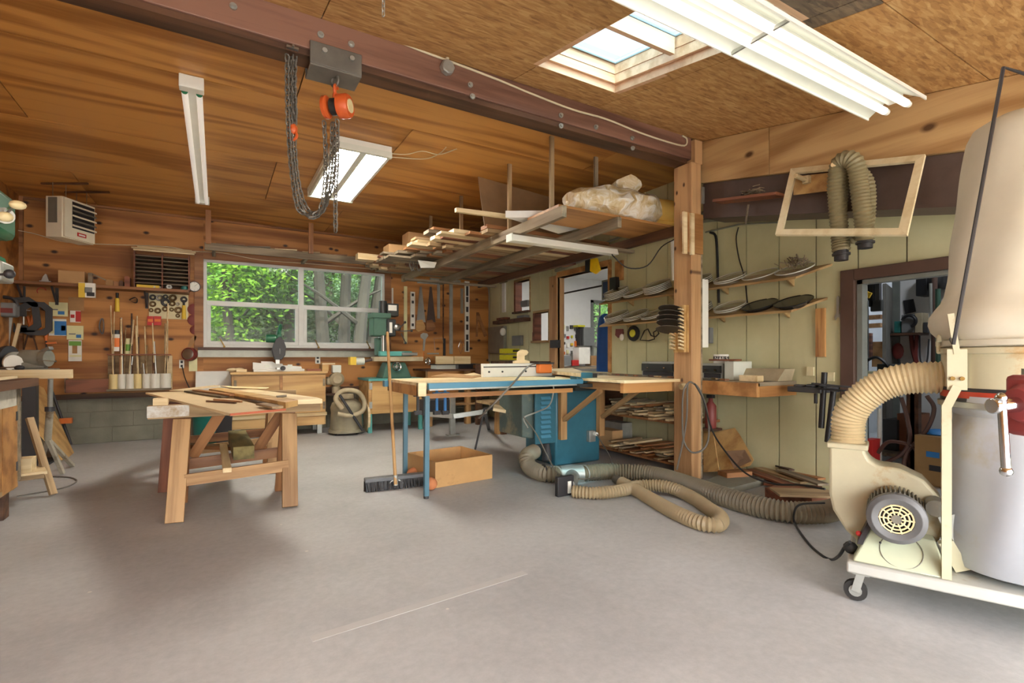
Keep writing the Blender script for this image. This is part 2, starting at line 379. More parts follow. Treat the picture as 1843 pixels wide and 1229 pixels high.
def slab(x0, x1, y0, y1):
    a = [(x0, y0, zo(y0)+.2), (x1, y0, zo(y0)+.2), (x1, y1, zo(y1)+.2), (x0, y1, zo(y1)+.2)]; return MB().plan(a, (0, 0, .05)).build('roof_deck', 'black', cs)
slab(XL-.1, SX0-.03, YF-.3, 3.2); slab(SX1+.03, XG+5, YF-.3, 3.2); slab(SX0-.03, SX1+.03, YF-.3, SY0-.03); slab(SX0-.03, SX1+.03, SY1+.03, 3.2)
MB().box(XL-.1, 8.6, 2.9, 9.7, 3.3, 3.35).build('roof_deck', 'black', cs)
MB().box(XL-.1, 8.6, 3.08, 3.12, ZC+.03, 3.34).build('roof_infill', 'black', cs)

# right wall of green grooved siding; openings: door, pass-through and two small windows
DY0, DY1, DZ = 0.98, P(1540, 600, X=XG).y, P(1545, 504, X=XG).z
OY0, OY1, OZ0, OZ1 = P(1096, 600, X=XG).y, P(1004, 600, X=XG).y, .86, P(1050, 489, X=XG).z
HOLES = [(DY0, DY1, 0, DZ), (OY0, OY1, OZ0, OZ1),
         (P(955, 550, X=XG).y, P(926, 550, X=XG).y, P(940, 560, X=XG).z, P(940, 505, X=XG).z),
         (P(989, 590, X=XG).y, P(960, 590, X=XG).y, P(975, 613, X=XG).z, P(975, 562, X=XG).z)]
wr = T('wall_right', None, None, (XG, 4, 0)); st(wr, 'green painted grooved siding wall')
gx = [1291, 1343.5, 1402, 1467, 1543, 1632]
ys = [P(g, 600, X=XG).y for g in gx]; step = (ys[0]-ys[-1])/5
cuts = sorted(set([round(ys[0]+step*k, 4) for k in range(-14, 20)]))
cuts = [c for c in cuts if YF < c < YB-.02]; cuts = [YF]+cuts+[YB]
for a, c in zip(cuts[:-1], cuts[1:]):
    yy = sorted(set([a, c]+[h[i] for h in HOLES for i in (0, 1) if a+.01 < h[i] < c-.01]))
    for y0, y1 in zip(yy[:-1], yy[1:]):
        ym = (y0+y1)/2; zz = [(0, ZC+.3)]
        for h in HOLES:
            if h[0] < ym < h[1]:
                nz = []
                for z0, z1 in zz:
                    if h[2] > z0: nz.append((z0, min(z1, h[2])))
                    if h[3] < z1: nz.append((max(z0, h[3]), z1))
                zz = nz
        for z0, z1 in zz:
            if z1-z0 > .02: MB().box(XG, XG+.03, y0+(.005 if y0 == a else 0), y1-(.005 if y1 == c else 0), z0, z1).build('siding_board', 'green_siding', wr)
plain('groove_dark', (84, 80, 60), .8)
for y0, y1, z0, z1 in ((YF, DY0, 0, ZC+.3), (DY0, DY1, DZ, ZC+.3), (DY1+.02, OY0-.02, 0, ZC+.3), (OY0, OY1, OZ1, ZC+.3), (OY0, OY1, 0, OZ0), (OY1+.02, HOLES[3][0], 0, ZC+.3), (HOLES[3][0], HOLES[3][1], 0, HOLES[3][2]), (HOLES[3][0], HOLES[3][1], HOLES[3][3], ZC+.3),
                       (HOLES[3][1], HOLES[2][0], 0, ZC+.3), (HOLES[2][0], HOLES[2][1], 0, HOLES[2][2]), (HOLES[2][0], HOLES[2][1], HOLES[2][3], ZC+.3), (HOLES[2][1], YB, 0, ZC+.3)):
    if y1 > y0+.005: MB().box(XG+.012, XG+.1, y0, y1, z0, z1).build('wall_core', 'groove_dark', wr)

# door trim on the right wall
d1 = T('door_1', None, None, (XG, DY1, 0)); st(d1, 'brown painted door frame in the green wall')
t_ = P(1515, 600, X=XG).y-DY1
MB().box(XG-.025, XG+.12, DY1, DY1+t_, 0, DZ+t_*.85).build('jamb', 'trim_brown', d1, bev=.004)
MB().box(XG-.025, XG+.12, DY0-t_, DY0, 0, DZ+t_*.85).build('jamb', 'trim_brown', d1, bev=.004)
MB().box(XG-.027, XG+.12, DY0, DY1, DZ, DZ+t_*.85).build('head', 'trim_brown', d1, bev=.004)
plain('grey_trim', (120, 124, 118), .5)
MB().box(XG+.02, XG+.1, DY1-.035, DY1, 0, DZ).build('door_stop', 'grey_trim', d1); MB().box(XG+.02, XG+.1, DY0, DY1, DZ-.03, DZ).build('door_stop', 'grey_trim', d1)

# back window: two aluminium sliders side by side
w1 = T('window_1', None, None, ((WX0+WX1)/2, YB, WZ0)); st(w1, 'white double window with four panes over the bench')
plain('window_white', (214, 216, 212), .4, var=.04); plain('alu', (150, 150, 140), .4, .5)
MID = P(542, 560, Y=YB).x; RAIL = P(450, 548, Y=YB).z
def fr(x0, x1, z0, z1, y0=YB-.01, y1=YB+.06, n='frame', m='window_white'): MB().box(x0, x1, y0, y1, z0, z1).build(n, m, w1, bev=.004)
fr(WX0, WX0+.04, WZ0, WZ1); fr(WX1-.04, WX1, WZ0, WZ1); fr(MID-.035, MID+.035, WZ0, WZ1); fr(WX0, WX1, WZ1-.035, WZ1, YB-.008); fr(WX0, WX1, WZ0, WZ0+.04, YB-.012)
for a, c in ((WX0+.04, MID-.035), (MID+.035, WX1-.04)):
    fr(a, c, RAIL-.035, RAIL+.03, YB, YB+.05, 'meeting_rail')
    fr(a, a+.045, WZ0+.04, RAIL-.035, YB+.002, YB+.045, 'sash_stile'); fr(c-.045, c, WZ0+.04, RAIL-.035, YB+.002, YB+.045, 'sash_stile'); fr(a, c, WZ0+.04, WZ0+.085, YB+.001, YB+.046, 'sash_rail')
    fr(a, c, RAIL+.03, WZ1-.035, YB+.03, YB+.034, 'pane', 'window_glass'); fr(a+.045, c-.045, WZ0+.085, RAIL-.035, YB+.02, YB+.024, 'pane', 'window_glass')
    for q in (a+.2, c-.2): MB().bar((q, YB-.03, WZ0+.02), (q-.05, YB-.04, WZ0+.12), .012, .012).cyl((q, YB-.045, WZ0+.01), (q, YB-.01, WZ0+.01), .014).build('latch', 'brass', w1)
MB().box(WX0-.06, WX1+.02, YB-.10, YB+.01, WZ0-.035, WZ0).build('window_sill', 'trim_brown', w1, bev=.003)
MB().box(WX0-.06, WX1+.02, YB-.05, YB, WZ0-.13, WZ0-.036).build('apron', 'alu', w1)
for a, c in ((WX0-.1, WX0), (WX1, WX1+.1)): MB().box(a, c, YB-.02, YB, WZ0-.02, WZ1+.1).build('casing', 'shelf_wood', w1)
MB().box(WX0, WX1, YB-.02, YB, WZ1, WZ1+.1).build('casing', 'shelf_wood', w1)
st(MB().box(XL, XL+.035, YB-.035, YB, ZBLK, ZC).build('trim_1', 'shelf_wood'), 'timber corner strip between the plywood walls')
st(MB().box(XL+.035, XG, YB-.03, YB, ZC-.025, ZC).build('trim_2', 'shelf_wood'), 'thin cove strip where plywood ceiling meets back wall')
# ------------------------------------------------------------------ overhead: beam, header, post, skylight, lamps, hoist, rack
bmz0, bmz1 = 2.70, 2.94
bm_ = T('ceiling_beam', 'long reddish brown bolted timber beam carrying the ceiling edge', 'beam', (1, 3, bmz0))
MB().box(XL, 3.50, 2.93, 3.0, bmz0+.035, bmz1).build('beam_ply', 'beam_wood', bm_, bev=.004)
MB().box(XL, 3.50, 3.0, 3.07, bmz0+.035, bmz1).build('beam_ply', 'beam_wood', bm_, bev=.004)
MB().box(XL, 3.46, 2.945, 3.075, bmz0, bmz0+.034).build('bottom_plate', 'dark_wood', bm_)
for px, py in ((577, 63), (632, 80), (846, 153), (850, 174), (1009, 208), (1009, 227), (1072, 229), (1137, 249), (1138, 267), (420, 12)):
    q = P(px, py, Y=2.928); MB().cyl(q, q+V((0, -.008, 0)), .018, n=10).cyl(q+V((0, -.008, 0)), q+V((0, -.02, 0)), .011, n=6).build('bolt', 'galv', bm_)
# blocking pieces and bright flashing between the beam top and the sloping roof
for i, (px, py) in enumerate(((735, 78), (880, 125), (933, 140), (1055, 190), (1165, 222), (1222, 246))):
    q = P(px, py, Y=2.97); MB().box(q.x-.02, q.x+.02, 2.94, 3.0, bmz1-.005, bmz1+.02).build('blocking', 'dark_wood', bm_)
for a, c in ((862, 890), (1010, 1045), (1085, 1130), (1180, 1208)):
    x0, x1 = P(a, 120, Y=2.95).x, P(c, 120, Y=2.95).x; MB().bar((x0, 2.945, bmz1-.004), (x1, 2.945, bmz1-.004), .05, .012).build('flashing', 'galv', bm_)
tag(MB().tube(smooth_path([P(px, py, Y=2.92) for px, py in ((500, 0), (560, 22), (640, 50), (700, 68), (760, 92), (830, 118), (900, 145), (960, 170), (1030, 197), (1090, 214), (1150, 238), (1200, 255), (1232, 262), (1236, 250), (1228, 244))], 4), .007, 6).build('electric_cable', 'cable_white'), 'cream electric cable running along the top of the ceiling beam', 'cable')
jb = T('junction_box', 'round grey metal junction box screwed to the ceiling beam', 'electrical box', P(803, 124, Y=2.9))
q = P(803, 124, Y=2.925); MB().lathe([(.044, 0), (.044, .035), (.038, .042)], q, (0, -1, 0), 8).build('box_body', 'galv', jb); MB().lathe([(.012, 0), (.012, .05)], q+V((0, -.02, .03)), (0, 0, 1), 8).tube([q+V((0, -.02, .07)), q+V((0, -.01, .13))], .006).build('connector', 'cable_white', jb)

# header over the lean-to side: two pieces of timber above a dark steel beam, and the corner post
hd = T('header_beam', 'wide knotty pine header timber under the sloping ceiling', 'beam', (XH, 1.2, 2.3))
def hz(px0, py0, px1, py1, y): a, b = P(px0, py0, X=XH), P(px1, py1, X=XH); return a.z+(b.z-a.z)*(y-a.y)/(b.y-a.y)
ysm = P(1384, 280, X=XH).y
for y0, y1 in ((ysm+.002, 2.93), (YF+.02, ysm-.002)):
    zb = [hz(1273, 328, 1750, 268, y) for y in (y0, y1)]; zt = [zo(y)-.002 for y in (y0, y1)]
    MB().hexa([(XH, y0, zb[0]), (XH+.09, y0, zb[0]), (XH+.09, y1, zb[1]), (XH, y1, zb[1])], [(XH, y0, zt[0]), (XH+.09, y0, zt[0]), (XH+.09, y1, zt[1]), (XH, y1, zt[1])]).build('header_plank', 'header_wood', hd, bev=.004)
sb = T('steel_beam', 'dark brown painted beam beneath the pine header', 'beam', (XH, 1.2, 2.2))
y0, y1 = YF+.02, 2.93; zt = [hz(1273, 328, 1750, 268, y)-.003 for y in (y0, y1)]; zb = [hz(1349, 383, 1729, 363, y) for y in (y0, y1)]
MB().hexa([(XH+.03, y0, zb[0]), (XH+.09, y0, zb[0]), (XH+.09, y1, zb[1]), (XH+.03, y1, zb[1])], [(XH+.03, y0, zt[0]), (XH+.09, y0, zt[0]), (XH+.09, y1, zt[1]), (XH+.03, y1, zt[1])]).build('web', 'dark_steel', sb)
MB().hexa([(XH+.03, y0, zb[0]-.02), (XH+.32, y0, zb[0]-.02), (XH+.32, y1, zb[1]-.02), (XH+.03, y1, zb[1]-.02)], [(XH+.03, y0, zb[0]), (XH+.32, y0, zb[0]), (XH+.32, y1, zb[1]), (XH+.03, y1, zb[1])]).build('flange', 'dark_steel', sb)
po = T('timber_post', 'square knotty timber post holding up the end of the ceiling beam', 'post', (3.5, 2.98, 0))
MB().box(3.45, 3.57, 2.885, 3.08, .003, 2.698).build('post_shaft', 'post_wood', po, bev=.008)
MB().box(3.574, 3.606, 2.90, 3.06, .003, 2.2).build('scab_board', 'grey_wood', po, bev=.004)
MB().box(3.505, 3.60, 2.90, 3.06, 2.7, 2.9).build('post_cap', 'post_wood', po)
MB().box(3.57, 3.60, 2.875, 2.89, 2.36, 2.5).build('strap', 'galv', po)

# skylight: curb boards, glazing bar, two panes
sk = T('skylight', None, None, ((SX0+SX1)/2, (SY0+SY1)/2, 2.7)); sk.name = 'window_2'; WL[sk.name] = WL['skylight']; st(sk, 'pale framed skylight with two panes in the sloping ceiling')
wood('curb_wood', (232, 182, 138), (204, 148, 102), 'X', 16, 3, .55, vary=.06)
def curb(x0, x1, y0, y1, a, b, inset):
    def q(x, y, h): return V((x, y, zo(y)+h))
    return MB().hexa([q(x0, y0, a), q(x1, y0, a), q(x1, y1, a), q(x0, y1, a)], [q(x0, y0, b), q(x1, y0, b), q(x1, y1, b), q(x0, y1, b)])
for k, (a, b, i) in enumerate(((0, .05, .0), (.052, .11, .022), (.112, .175, .026))):
    e = .035
    curb(SX0+i-e, SX0+i, SY0, SY1, a, b, i).build('curb_board', 'curb_wood', sk); curb(SX1-i, SX1-i+e, SY0, SY1, a, b, i).build('curb_board', 'curb_wood', sk)
    curb(SX0+i, SX1-i, SY1-i, SY1-i+e, a, b, i).build('curb_board', 'curb_wood', sk); curb(SX0+i, SX1-i, SY0+i-e, SY0+i, a, b, i).build('curb_board', 'curb_wood', sk)
ymid = Posb(1180, 108).y
curb(SX0+.04, SX1-.04, ymid-.018, ymid+.018, .07, .17, 0).build('glazing_bar', 'curb_wood', sk)
m, t, b = nodes('skylight_glass', .2); tl = N(t, 'ShaderNodeBsdfTranslucent'); tr = N(t, 'ShaderNodeBsdfTransparent'); tl.inputs[0].default_value = (.85, .93, .97, 1); tr.inputs[0].default_value = (.42, .56, .60, 1)
mx = N(t, 'ShaderNodeMixShader'); mx.inputs[0].default_value = .9; t.links.new(tr.outputs[0], mx.inputs[2]); t.links.new(tl.outputs[0], mx.inputs[1]); t.links.new(mx.outputs[0], t.nodes['Material Output'].inputs[0])
for y0, y1 in ((SY0+.04, ymid-.01), (ymid+.01, SY1-.04)):
    curb(SX0+.03, SX1-.03, y0+.0, y1-.0, .18, .186, 0).build('pane', 'skylight_glass', sk)
    for c in (curb(SX0, SX0+.03, y0, y1, .176, .2, 0), curb(SX1-.03, SX1, y0, y1, .176, .2, 0), curb(SX0+.03, SX1-.03, y0-.02, y0, .177, .2, 0), curb(SX0+.03, SX1-.03, y1, y1+.02, .177, .2, 0)): c.build('sash', 'alu', sk)

# lamps
TUBE = emit('tube_glow', (255, 247, 238), .45); emit('tube_dim', (255, 250, 240), .12); emit('troffer_glow', (255, 250, 244), 25.0)
plain('reflector', (220, 224, 212), .35, var=.03)
f1 = T('strip_light', 'slim white two tube strip light along the plywood ceiling', 'ceiling light', P(351, 150, Z=ZC))
a, b = P(345, 152, Z=ZC-.05), P(364, 362, Z=ZC-.05); xm = (a.x+b.x)/2
MB().box(xm-.03, xm+.03, a.y, b.y, ZC-.045, ZC-.002).build('housing', 'white_enamel', f1, bev=.004)
for s in (-1, 1):
    MB().cyl((xm+s*.042, a.y+.07, ZC-.075), (xm+s*.042, b.y-.03, ZC-.075), .019, n=12).build('tube', 'tube_dim', f1)
    MB().cyl((xm+s*.042, a.y+.062, ZC-.075), (xm+s*.042, a.y+.07, ZC-.075), .0195, n=12).build('tube_ring', plain('green_ring', (40, 120, 80), .5), f1)
for y in (a.y+.02, b.y-.005): MB().box(xm-.07, xm+.07, y-.045, y+.03, ZC-.085, ZC-.001).build('end_cap', 'white_enamel', f1, bev=.005)
f2 = T('troffer_light', 'glowing square fluorescent troffer hanging behind the hoist chains', 'ceiling light', P(625, 310, Z=2.80))
c0, c1, c2 = P(608, 264, Z=2.80), P(698, 285, Z=2.80), P(557, 352, Z=2.80); x0, x1, y0, y1 = c0.x, c1.x, c0.y, c2.y
MB().box(x0-.02, x1+.02, y0-.02, y1+.02, 2.835, 2.885).build('housing', 'white_enamel', f2)
for y in (y0, y1): MB().box(x0-.02, x1+.02, y-.03, y+.005, 2.785, 2.835).build('end_plate', 'reflector', f2)
for xx in (x0, x1): MB().box(xx-.012, xx+.012, y0, y1, 2.79, 2.835).build('side_plate', 'reflector', f2)
MB().box((x0+x1)/2-.028, (x0+x1)/2+.028, y0, y1, 2.795, 2.834).build('ballast_cover', 'reflector', f2)
for k in (.14, .36, .64, .86): xx = x0+(x1-x0)*k; MB().cyl((xx, y0+.01, 2.812), (xx, y1-.01, 2.812), .018, n=10).build('tube', 'troffer_glow', f2)
for k, pts in enumerate((((650, 273), (690, 275), (730, 278), (760, 272), (790, 278), (822, 268)), ((665, 279), (720, 284), (765, 285), (790, 277), (803, 265)))):
    pass
tag(MB().tube(smooth_path([P(px, py, Z=ZC-.01) for px, py in ((650, 273), (690, 275), (730, 278), (760, 272), (790, 278), (822, 268))], 5), .004, 5).build('lamp_wire', 'cable_white'), 'upper of the two loose cream wires from the troffer light', 'wire')
tag(MB().tube(smooth_path([P(px, py, Z=ZC-.012) for px, py in ((665, 279), (720, 284), (765, 286), (790, 277), (803, 265))], 5), .004, 5).build('lamp_wire', 'cable_white'), 'lower of the two loose cream wires from the troffer light', 'wire')

f3 = T('reflector_light', 'long white two tube fluorescent light hanging below the strand board', 'ceiling light', (2.1, 1.34, 2.45))
XE0, XE1, YL, ZL = .72, 3.27, 1.335, 2.47
def lp(y, z, x0=XE0, x1=XE1, yy=0, zz=0): return [(x0, y, z), (x1, y, z)]
wing = .135
for s in (-1, 1):
    ya, yb = YL+s*.035, YL+s*wing
    MB().hexa([(XE0, ya, ZL+.03), (XE1, ya, ZL+.03), (XE1, yb, ZL-.035), (XE0, yb, ZL-.035)], [(XE0, ya, ZL+.036), (XE1, ya, ZL+.036), (XE1, yb, ZL-.029), (XE0, yb, ZL-.029)]).build('reflector_wing', 'reflector', f3)
    MB().box(XE0, XE1, min(yb, yb+s*.006), max(yb, yb+s*.006), ZL-.047, ZL-.028).build('wing_lip', 'white_enamel', f3)
    MB().cyl((XE0-.02, YL+s*.052, ZL-.03), (XE1-.01, YL+s*.052, ZL-.03), .0195, n=14).build('tube', 'tube_glow', f3)
    MB().cyl((XE1-.012, YL+s*.052, ZL-.03), (XE1+.02, YL+s*.052, ZL-.03), .017, n=12).build('tube_socket', 'white_enamel', f3)
MB().box(XE0, XE1, YL-.036, YL+.036, ZL-.005, ZL+.06).build('housing', 'white_enamel', f3, bev=.004)
MB().box(2.02, 2.03, YL-.137, YL+.137, ZL-.045, ZL-.03).build('joint_clip', 'galv', f3)
for x in (1.1, 2.9): MB().cyl((x, YL, ZL+.06), (x, YL, zo(YL)), .004, n=6).build('hanger_wire', 'steel', f3)

# ceiling hook with a bit of chain at the very top
def chain(mb, pts, ln=.03, r=.0034, w=.0095):
    pts = [V(p) for p in pts]; seg = [0]
    for i in range(1, len(pts)): seg.append(seg[-1]+(pts[i]-pts[i-1]).length)
    d = 0; k = 0
    def at(s):
        s = min(s, seg[-1]-1e-6)
        for i in range(1, len(pts)):
            if s <= seg[i]: return pts[i-1].lerp(pts[i], (s-seg[i-1])/max(1e-9, seg[i]-seg[i-1]))
        return pts[-1]
    while d+ln < seg[-1]:
        a, b = at(d), at(d+ln); x = (b-a).normalized(); y = x.orthogonal().normalized(); y = V((1, .5, 0))-x*x.dot(V((1, .5, 0))); y.normalize()
        if k % 2: y = x.cross(y)
        c = (a+b)/2; h = (b-a).length/2+r*.6
        loop = [c+x*((h-w)*(1 if math.cos(t) > 0 else -1)+w*math.cos(t))+y*(w*math.sin(t)) for t in [math.pi*(j+.5)/4 for j in range(8)]]
        mb.tube(loop, r, 4, closed=True); d += ln*.8; k += 1
    return mb
q = Posb(690, -8)
hk = T('hook_chain', 'short chain end dangling from the strand board ceiling top edge', 'chain', q); chain(MB(), [q, P(690, 36, D=(q-V((0, 0, HC))).dot(FW))], .03, .003, .008).build('chain_links', 'galv', hk)

# chain hoist
plain('hoist_orange', (206, 92, 40), .45, var=.12); plain('chain_steel', (104, 100, 92), .45, .3, var=.2); plain('bracket_steel', (104, 100, 92), .5, .15, var=.2); plain('tag_cream', (224, 208, 160), .5)
YH = 2.99
hb = T('hoist_bracket', 'dark steel bolted bracket under the beam above the hoist', 'bracket', P(603, 120, Y=2.95))
a, b = P(558, 76, Y=2.915), P(651, 100, Y=2.915)
xa_, xb_ = a.x, P(651, 110, Y=2.915).x
MB().box(xa_, xb_, 2.912, 2.928, 2.655, 2.775).build('front_plate', 'bracket_steel', hb, bev=.003); MB().box(xa_, xb_, 2.915, 3.09, 2.645, 2.657).build('base_plate', 'bracket_steel', hb, bev=.003); MB().box(xa_, xb_, 3.076, 3.09, 2.655, 2.775).build('rear_plate', 'bracket_steel', hb)
for k in (.27, .8): x = xa_+(xb_-xa_)*k; MB().cyl((x, 2.912, 2.735), (x, 2.9, 2.735), .014, n=8).build('bolt', 'galv', hb)
ho = T('chain_hoist', 'orange hand chain hoist with draped chains under the beam', 'hoist', P(605, 195, Y=YH))
ec = P(603, 146, Y=YH); MB().torus(ec, RT*.6+FW*.8, .032, .007, 18, 6).cyl(ec+V((0, 0, .03)), (ec.x, ec.y, 2.645), .008).build('eye_bolt', 'bracket_steel', ho)
hp = P(605, 163, Y=YH); MB().torus(hp, RT, .028, .009, 14, 6, 0, 4.9).box(hp.x-.018, hp.x+.018, hp.y-.014, hp.y+.014, hp.z-.05, hp.z-.02).build('top_hook', 'hoist_orange', ho)
bc = P(606, 192, Y=YH); sp = RT*.9-FW*.1; sp.normalize()
MB().lathe([(.06, -.005), (.066, .0), (.066, .05), (.058, .062)], bc+sp*.018, sp, 22).build('gear_cover', 'hoist_orange', ho)
MB().lathe([(.038, 0), (.038, .004)], bc+sp*.08, sp, 18).build('name_plate', 'tag_cream', ho)
MB().lathe([(.058, 0), (.062, .004), (.062, .022), (.05, .03)], bc-sp*.075, sp, 20).build('hand_wheel_cover', 'hoist_orange', ho); MB().lathe([(.046, 0), (.046, .045)], bc-sp*.03, sp, 18).build('chain_wheel', 'rubber', ho)
def Q(px, py, dy=0): return P(px, py, Y=YH+dy)
MB().ball(Q(527, 232), .026, 10, (1, .7, 1.2)).torus(Q(527, 244), FW, .022, .008, 14, 6, -1.0, 4.2).build('load_hook', 'hoist_orange', ho)
strands = [[(517, 98), (517, 160), (519, 230), (524, 300), (535, 372), (548, 385), (562, 388), (576, 378), (584, 340), (586, 280), (583, 216)],
           [(522, 98), (522, 170), (524, 240), (530, 310), (540, 370), (556, 390), (572, 388), (584, 372), (592, 330), (597, 270), (598, 216)],
           [(527, 98), (526, 170), (529, 240), (534, 310), (545, 360), (560, 383), (578, 380), (592, 352), (600, 300), (603, 215)],
           [(531, 98), (530, 160), (532, 215)], [(525, 98), (528, 150), (531, 228)],
           [(607, 215), (607, 290), (604, 340), (604, 418)]]
for i, s in enumerate(strands): chain(MB(), smooth_path([Q(px, py, .015*((i*2) % 5-2)) for px, py in s], 5), .036, .0046, .0118).build('chain', 'chain_steel', ho)
q = Q(524, 97); MB().bar((q.x-.03, 2.93, 2.71), (q.x+.03, 2.93, 2.71), .02, .012).cyl((q.x, 2.9, q.z-.0), (q.x, 2.99, q.z), .006).build('chain_peg', 'steel', ho)

# ---------------- overhead lumber rack
RX = (2.38, 2.98, 3.64); RZ = 2.25
rk = T('lumber_rack', 'hanging lumber rack of three long joists below the plywood ceiling', 'rack', (2.9, 5, RZ))
for x, y0 in zip(RX, (3.23, 3.25, 3.20)): board('joist', (x, y0, RZ-.045), (x, 7.25, RZ-.045), .045, .09, 'grey_wood' if x < 3.2 else 'dark_wood', rk, bev=.003)
for px, py, y in ((1015, 308, 3.45), (918, 288, 4.15), (817, 358, 5.25), (760, 390, 6.2)):
    x = RX[0]+.03; board('hanger', (x, y, RZ-.08), (x, y, ZC-.002), .038, .022, 'pine_dull', rk, up=(0, 1, 0))
for y in (3.6, 5.2, 6.6): board('hanger', (RX[1]+.03, y, RZ-.08), (RX[1]+.03, y, ZC-.002), .038, .022, 'grey_wood', rk, up=(0, 1, 0))
board('cross_tie', (RX[0]-.1, 3.9, RZ-.105), (3.75, 3.9, RZ-.106), .07, .03, 'grey_wood', rk); board('cross_tie', (RX[0]-.1, 6.9, RZ-.105), (3.75, 6.9, RZ-.105), .07, .03, 'grey_wood', rk)
random.seed(5)
ORD = 'first second third fourth fifth sixth seventh eighth ninth tenth eleventh twelfth thirteenth fourteenth fifteenth sixteenth seventeenth eighteenth nineteenth twentieth twenty-first twenty-second twenty-third twenty-fourth twenty-fifth'.split()
TONE = {'pine_dull': 'dull tan', 'pine': 'pale', 'shelf_wood': 'brown', 'red_wood': 'reddish', 'grey_wood': 'grey', 'dark_wood': 'dark'}
GB = 'rough sawn boards stacked on the lumber rack'; y = 4.35; n = 0
while y < 7.1:
    w_ = R(.07, .17); hgt = 0; layers = 2 if y < 4.9 else (5 if y < 6.0 else 3)
    for k in range(layers):
        t_ = R(.02, .038); xl = R(1.88, 2.34)-(.12 if y > 6 else 0); hgt += t_+.003
        o = board('lumber_board', (xl, y+R(-.003, .003), RZ+hgt-t_/2), (R(3.75, 4.05), y+R(-.003, .003), RZ+hgt-t_/2), w_, t_, random.choice(['pine_dull', 'pine', 'shelf_wood', 'red_wood', 'grey_wood']))
        tag(o, '%s sawn board in the %s layer of the rack pile, %s from the beam' % (TONE[o.data.materials[0].name], ('bottom', 'second', 'third', 'fourth', 'top')[k], ORD[n]), 'board', GB)
    y += w_+.012; n += 1
def one(name, mb, mat, label, cat, group=None, bev=0): return tag(mb.build(name, mat, bev=bev), label, cat, group)
def oneb(name, p0, p1, w, t, mat, label, cat, up=(0, 0, 1), group=None): return tag(board(name, p0, p1, w, t, mat, None, up), label, cat, group)
# named pieces on the rack
a = P(642, 462, Y=6.75); oneb('fascia_board', (a.x, 6.75, RZ+.12), (3.2, 6.75, RZ+.12), .14, .08, 'pine', 'thick pale planed beam jutting out left of the rack towards the window', 'board')
oneb('pallet_block', (a.x+.35, 6.9, RZ+.03), (a.x+.9, 6.9, RZ+.03), .12, .05, 'pine', 'rough pale plank under the thick planed beam', 'board')
a = P(820, 378, Y=4.0); oneb('closet_pole', a, (P(950, 393, Y=4.0).x+.2, 4.0, P(950, 393, Y=4.0).z), .04, .035, 'pine', 'pale square pole lying level in front of the cardboard tubes', 'pole')
a, c = P(908, 340, Y=4.25), P(1022, 340, Y=4.25)
one('hardboard_sheet', MB().plan([(2.22, 4.3, RZ+.06), (3.1, 4.32, RZ+.02), (3.1, 4.42, RZ+.5), (2.2, 4.4, RZ+.56)], (0, .008, 0)), plain('hardboard', (128, 100, 70), .6, var=.15, scale=4), 'brown hardboard sheet standing upright on the rack', 'sheet')
one('foam_sheet', MB().plan([(2.20, 3.86, RZ+.03), (2.75, 3.52, RZ+.03), (3.05, 3.62, RZ+.03), (2.95, 4.1, RZ+.03)], (0, 0, .06)), plain('foam_white', (236, 234, 226), .7, var=.03), 'white foam slab lying at the front of the rack', 'foam')
one('particle_board', MB().box(2.36, 3.0, 3.28, 3.75, RZ+.001, RZ+.022), 'orange_ply', 'tan particle board panel under the white foam slab', 'panel')
one('particle_board', MB().box(3.01, 3.85, 3.28, 3.8, RZ+.001, RZ+.022), 'orange_ply', 'tan particle board panel below the plastic bag of foam', 'panel')
for k, (px0, py0, w_, h_, mt, lb) in enumerate(((735, 432, .3, .22, 'cardboard', 'tan cardboard carton standing behind the board ends'), (700, 447, .32, .12, 'cardboard', 'low cardboard carton at the window end of the rack'), (985, 400, .2, .1, 'cardboard', 'small flattened carton beside the hardboard sheet'))):
    q = P(px0, py0, Y=6.3 if k < 2 else 4.8); one('carton', MB().box(q.x, q.x+w_, q.y, q.y+.25, q.z-h_/2, q.z+h_/2), mt, lb, 'carton')
for k, (px, py, y, ln) in enumerate(((880, 375, 4.55, .5), (893, 392, 4.75, .55))):
    q = P(px, py, Y=y); one('cardboard_roll', MB().lathe([(.045, 0), (.075, 0), (.075, ln), (.045, ln), (.045, 0)], q, (1, .05, 0), 16), 'cardboard', ['upper', 'lower'][k]+' brown cardboard roll left of the hardboard sheet', 'roll')
q = P(880, 400, Y=5.0); mb = MB()
for k in range(22): c = q+V((R(0, .6), R(-.1, .12), R(-.12, .05))); d = V((R(.8, 1), R(-.15, .15), R(-.15, .15)))*R(.2, .4); mb.bar(c, c+d, R(.015, .04), .008)
o = one('kindling_bundle', mb, 'pine_dull', 'bundle of thin pale offcut sticks below the cardboard rolls', 'sticks'); o['kind'] = 'stuff'
mb = MB(); q = P(748, 455, Y=6.1)
for k in range(9): c = q+V((R(-.05, .06), R(-.05, .05), .05)); mb.tube(smooth_path([c, c+V((R(-.05, .05), -.02, -.1)), c+V((R(-.05, .05), 0, -.2)), c+V((R(-.03, .03), 0, -.28))], 4), .006, 5)
one('wire_bundle', mb, 'cable_grey', 'dark bundle of wires hanging off the rack lumber', 'wire')
one('paint_tray', MB().hexa([P(757, 482, Y=6.0), P(782, 482, Y=6.0), P(782, 482, Y=5.8), P(757, 482, Y=5.8)], [P(752, 468, Y=6.0), P(786, 472, Y=6.0), P(786, 472, Y=5.75), P(752, 468, Y=5.75)]), 'white_enamel', 'small white tray hanging at the rack board ends', 'tray')
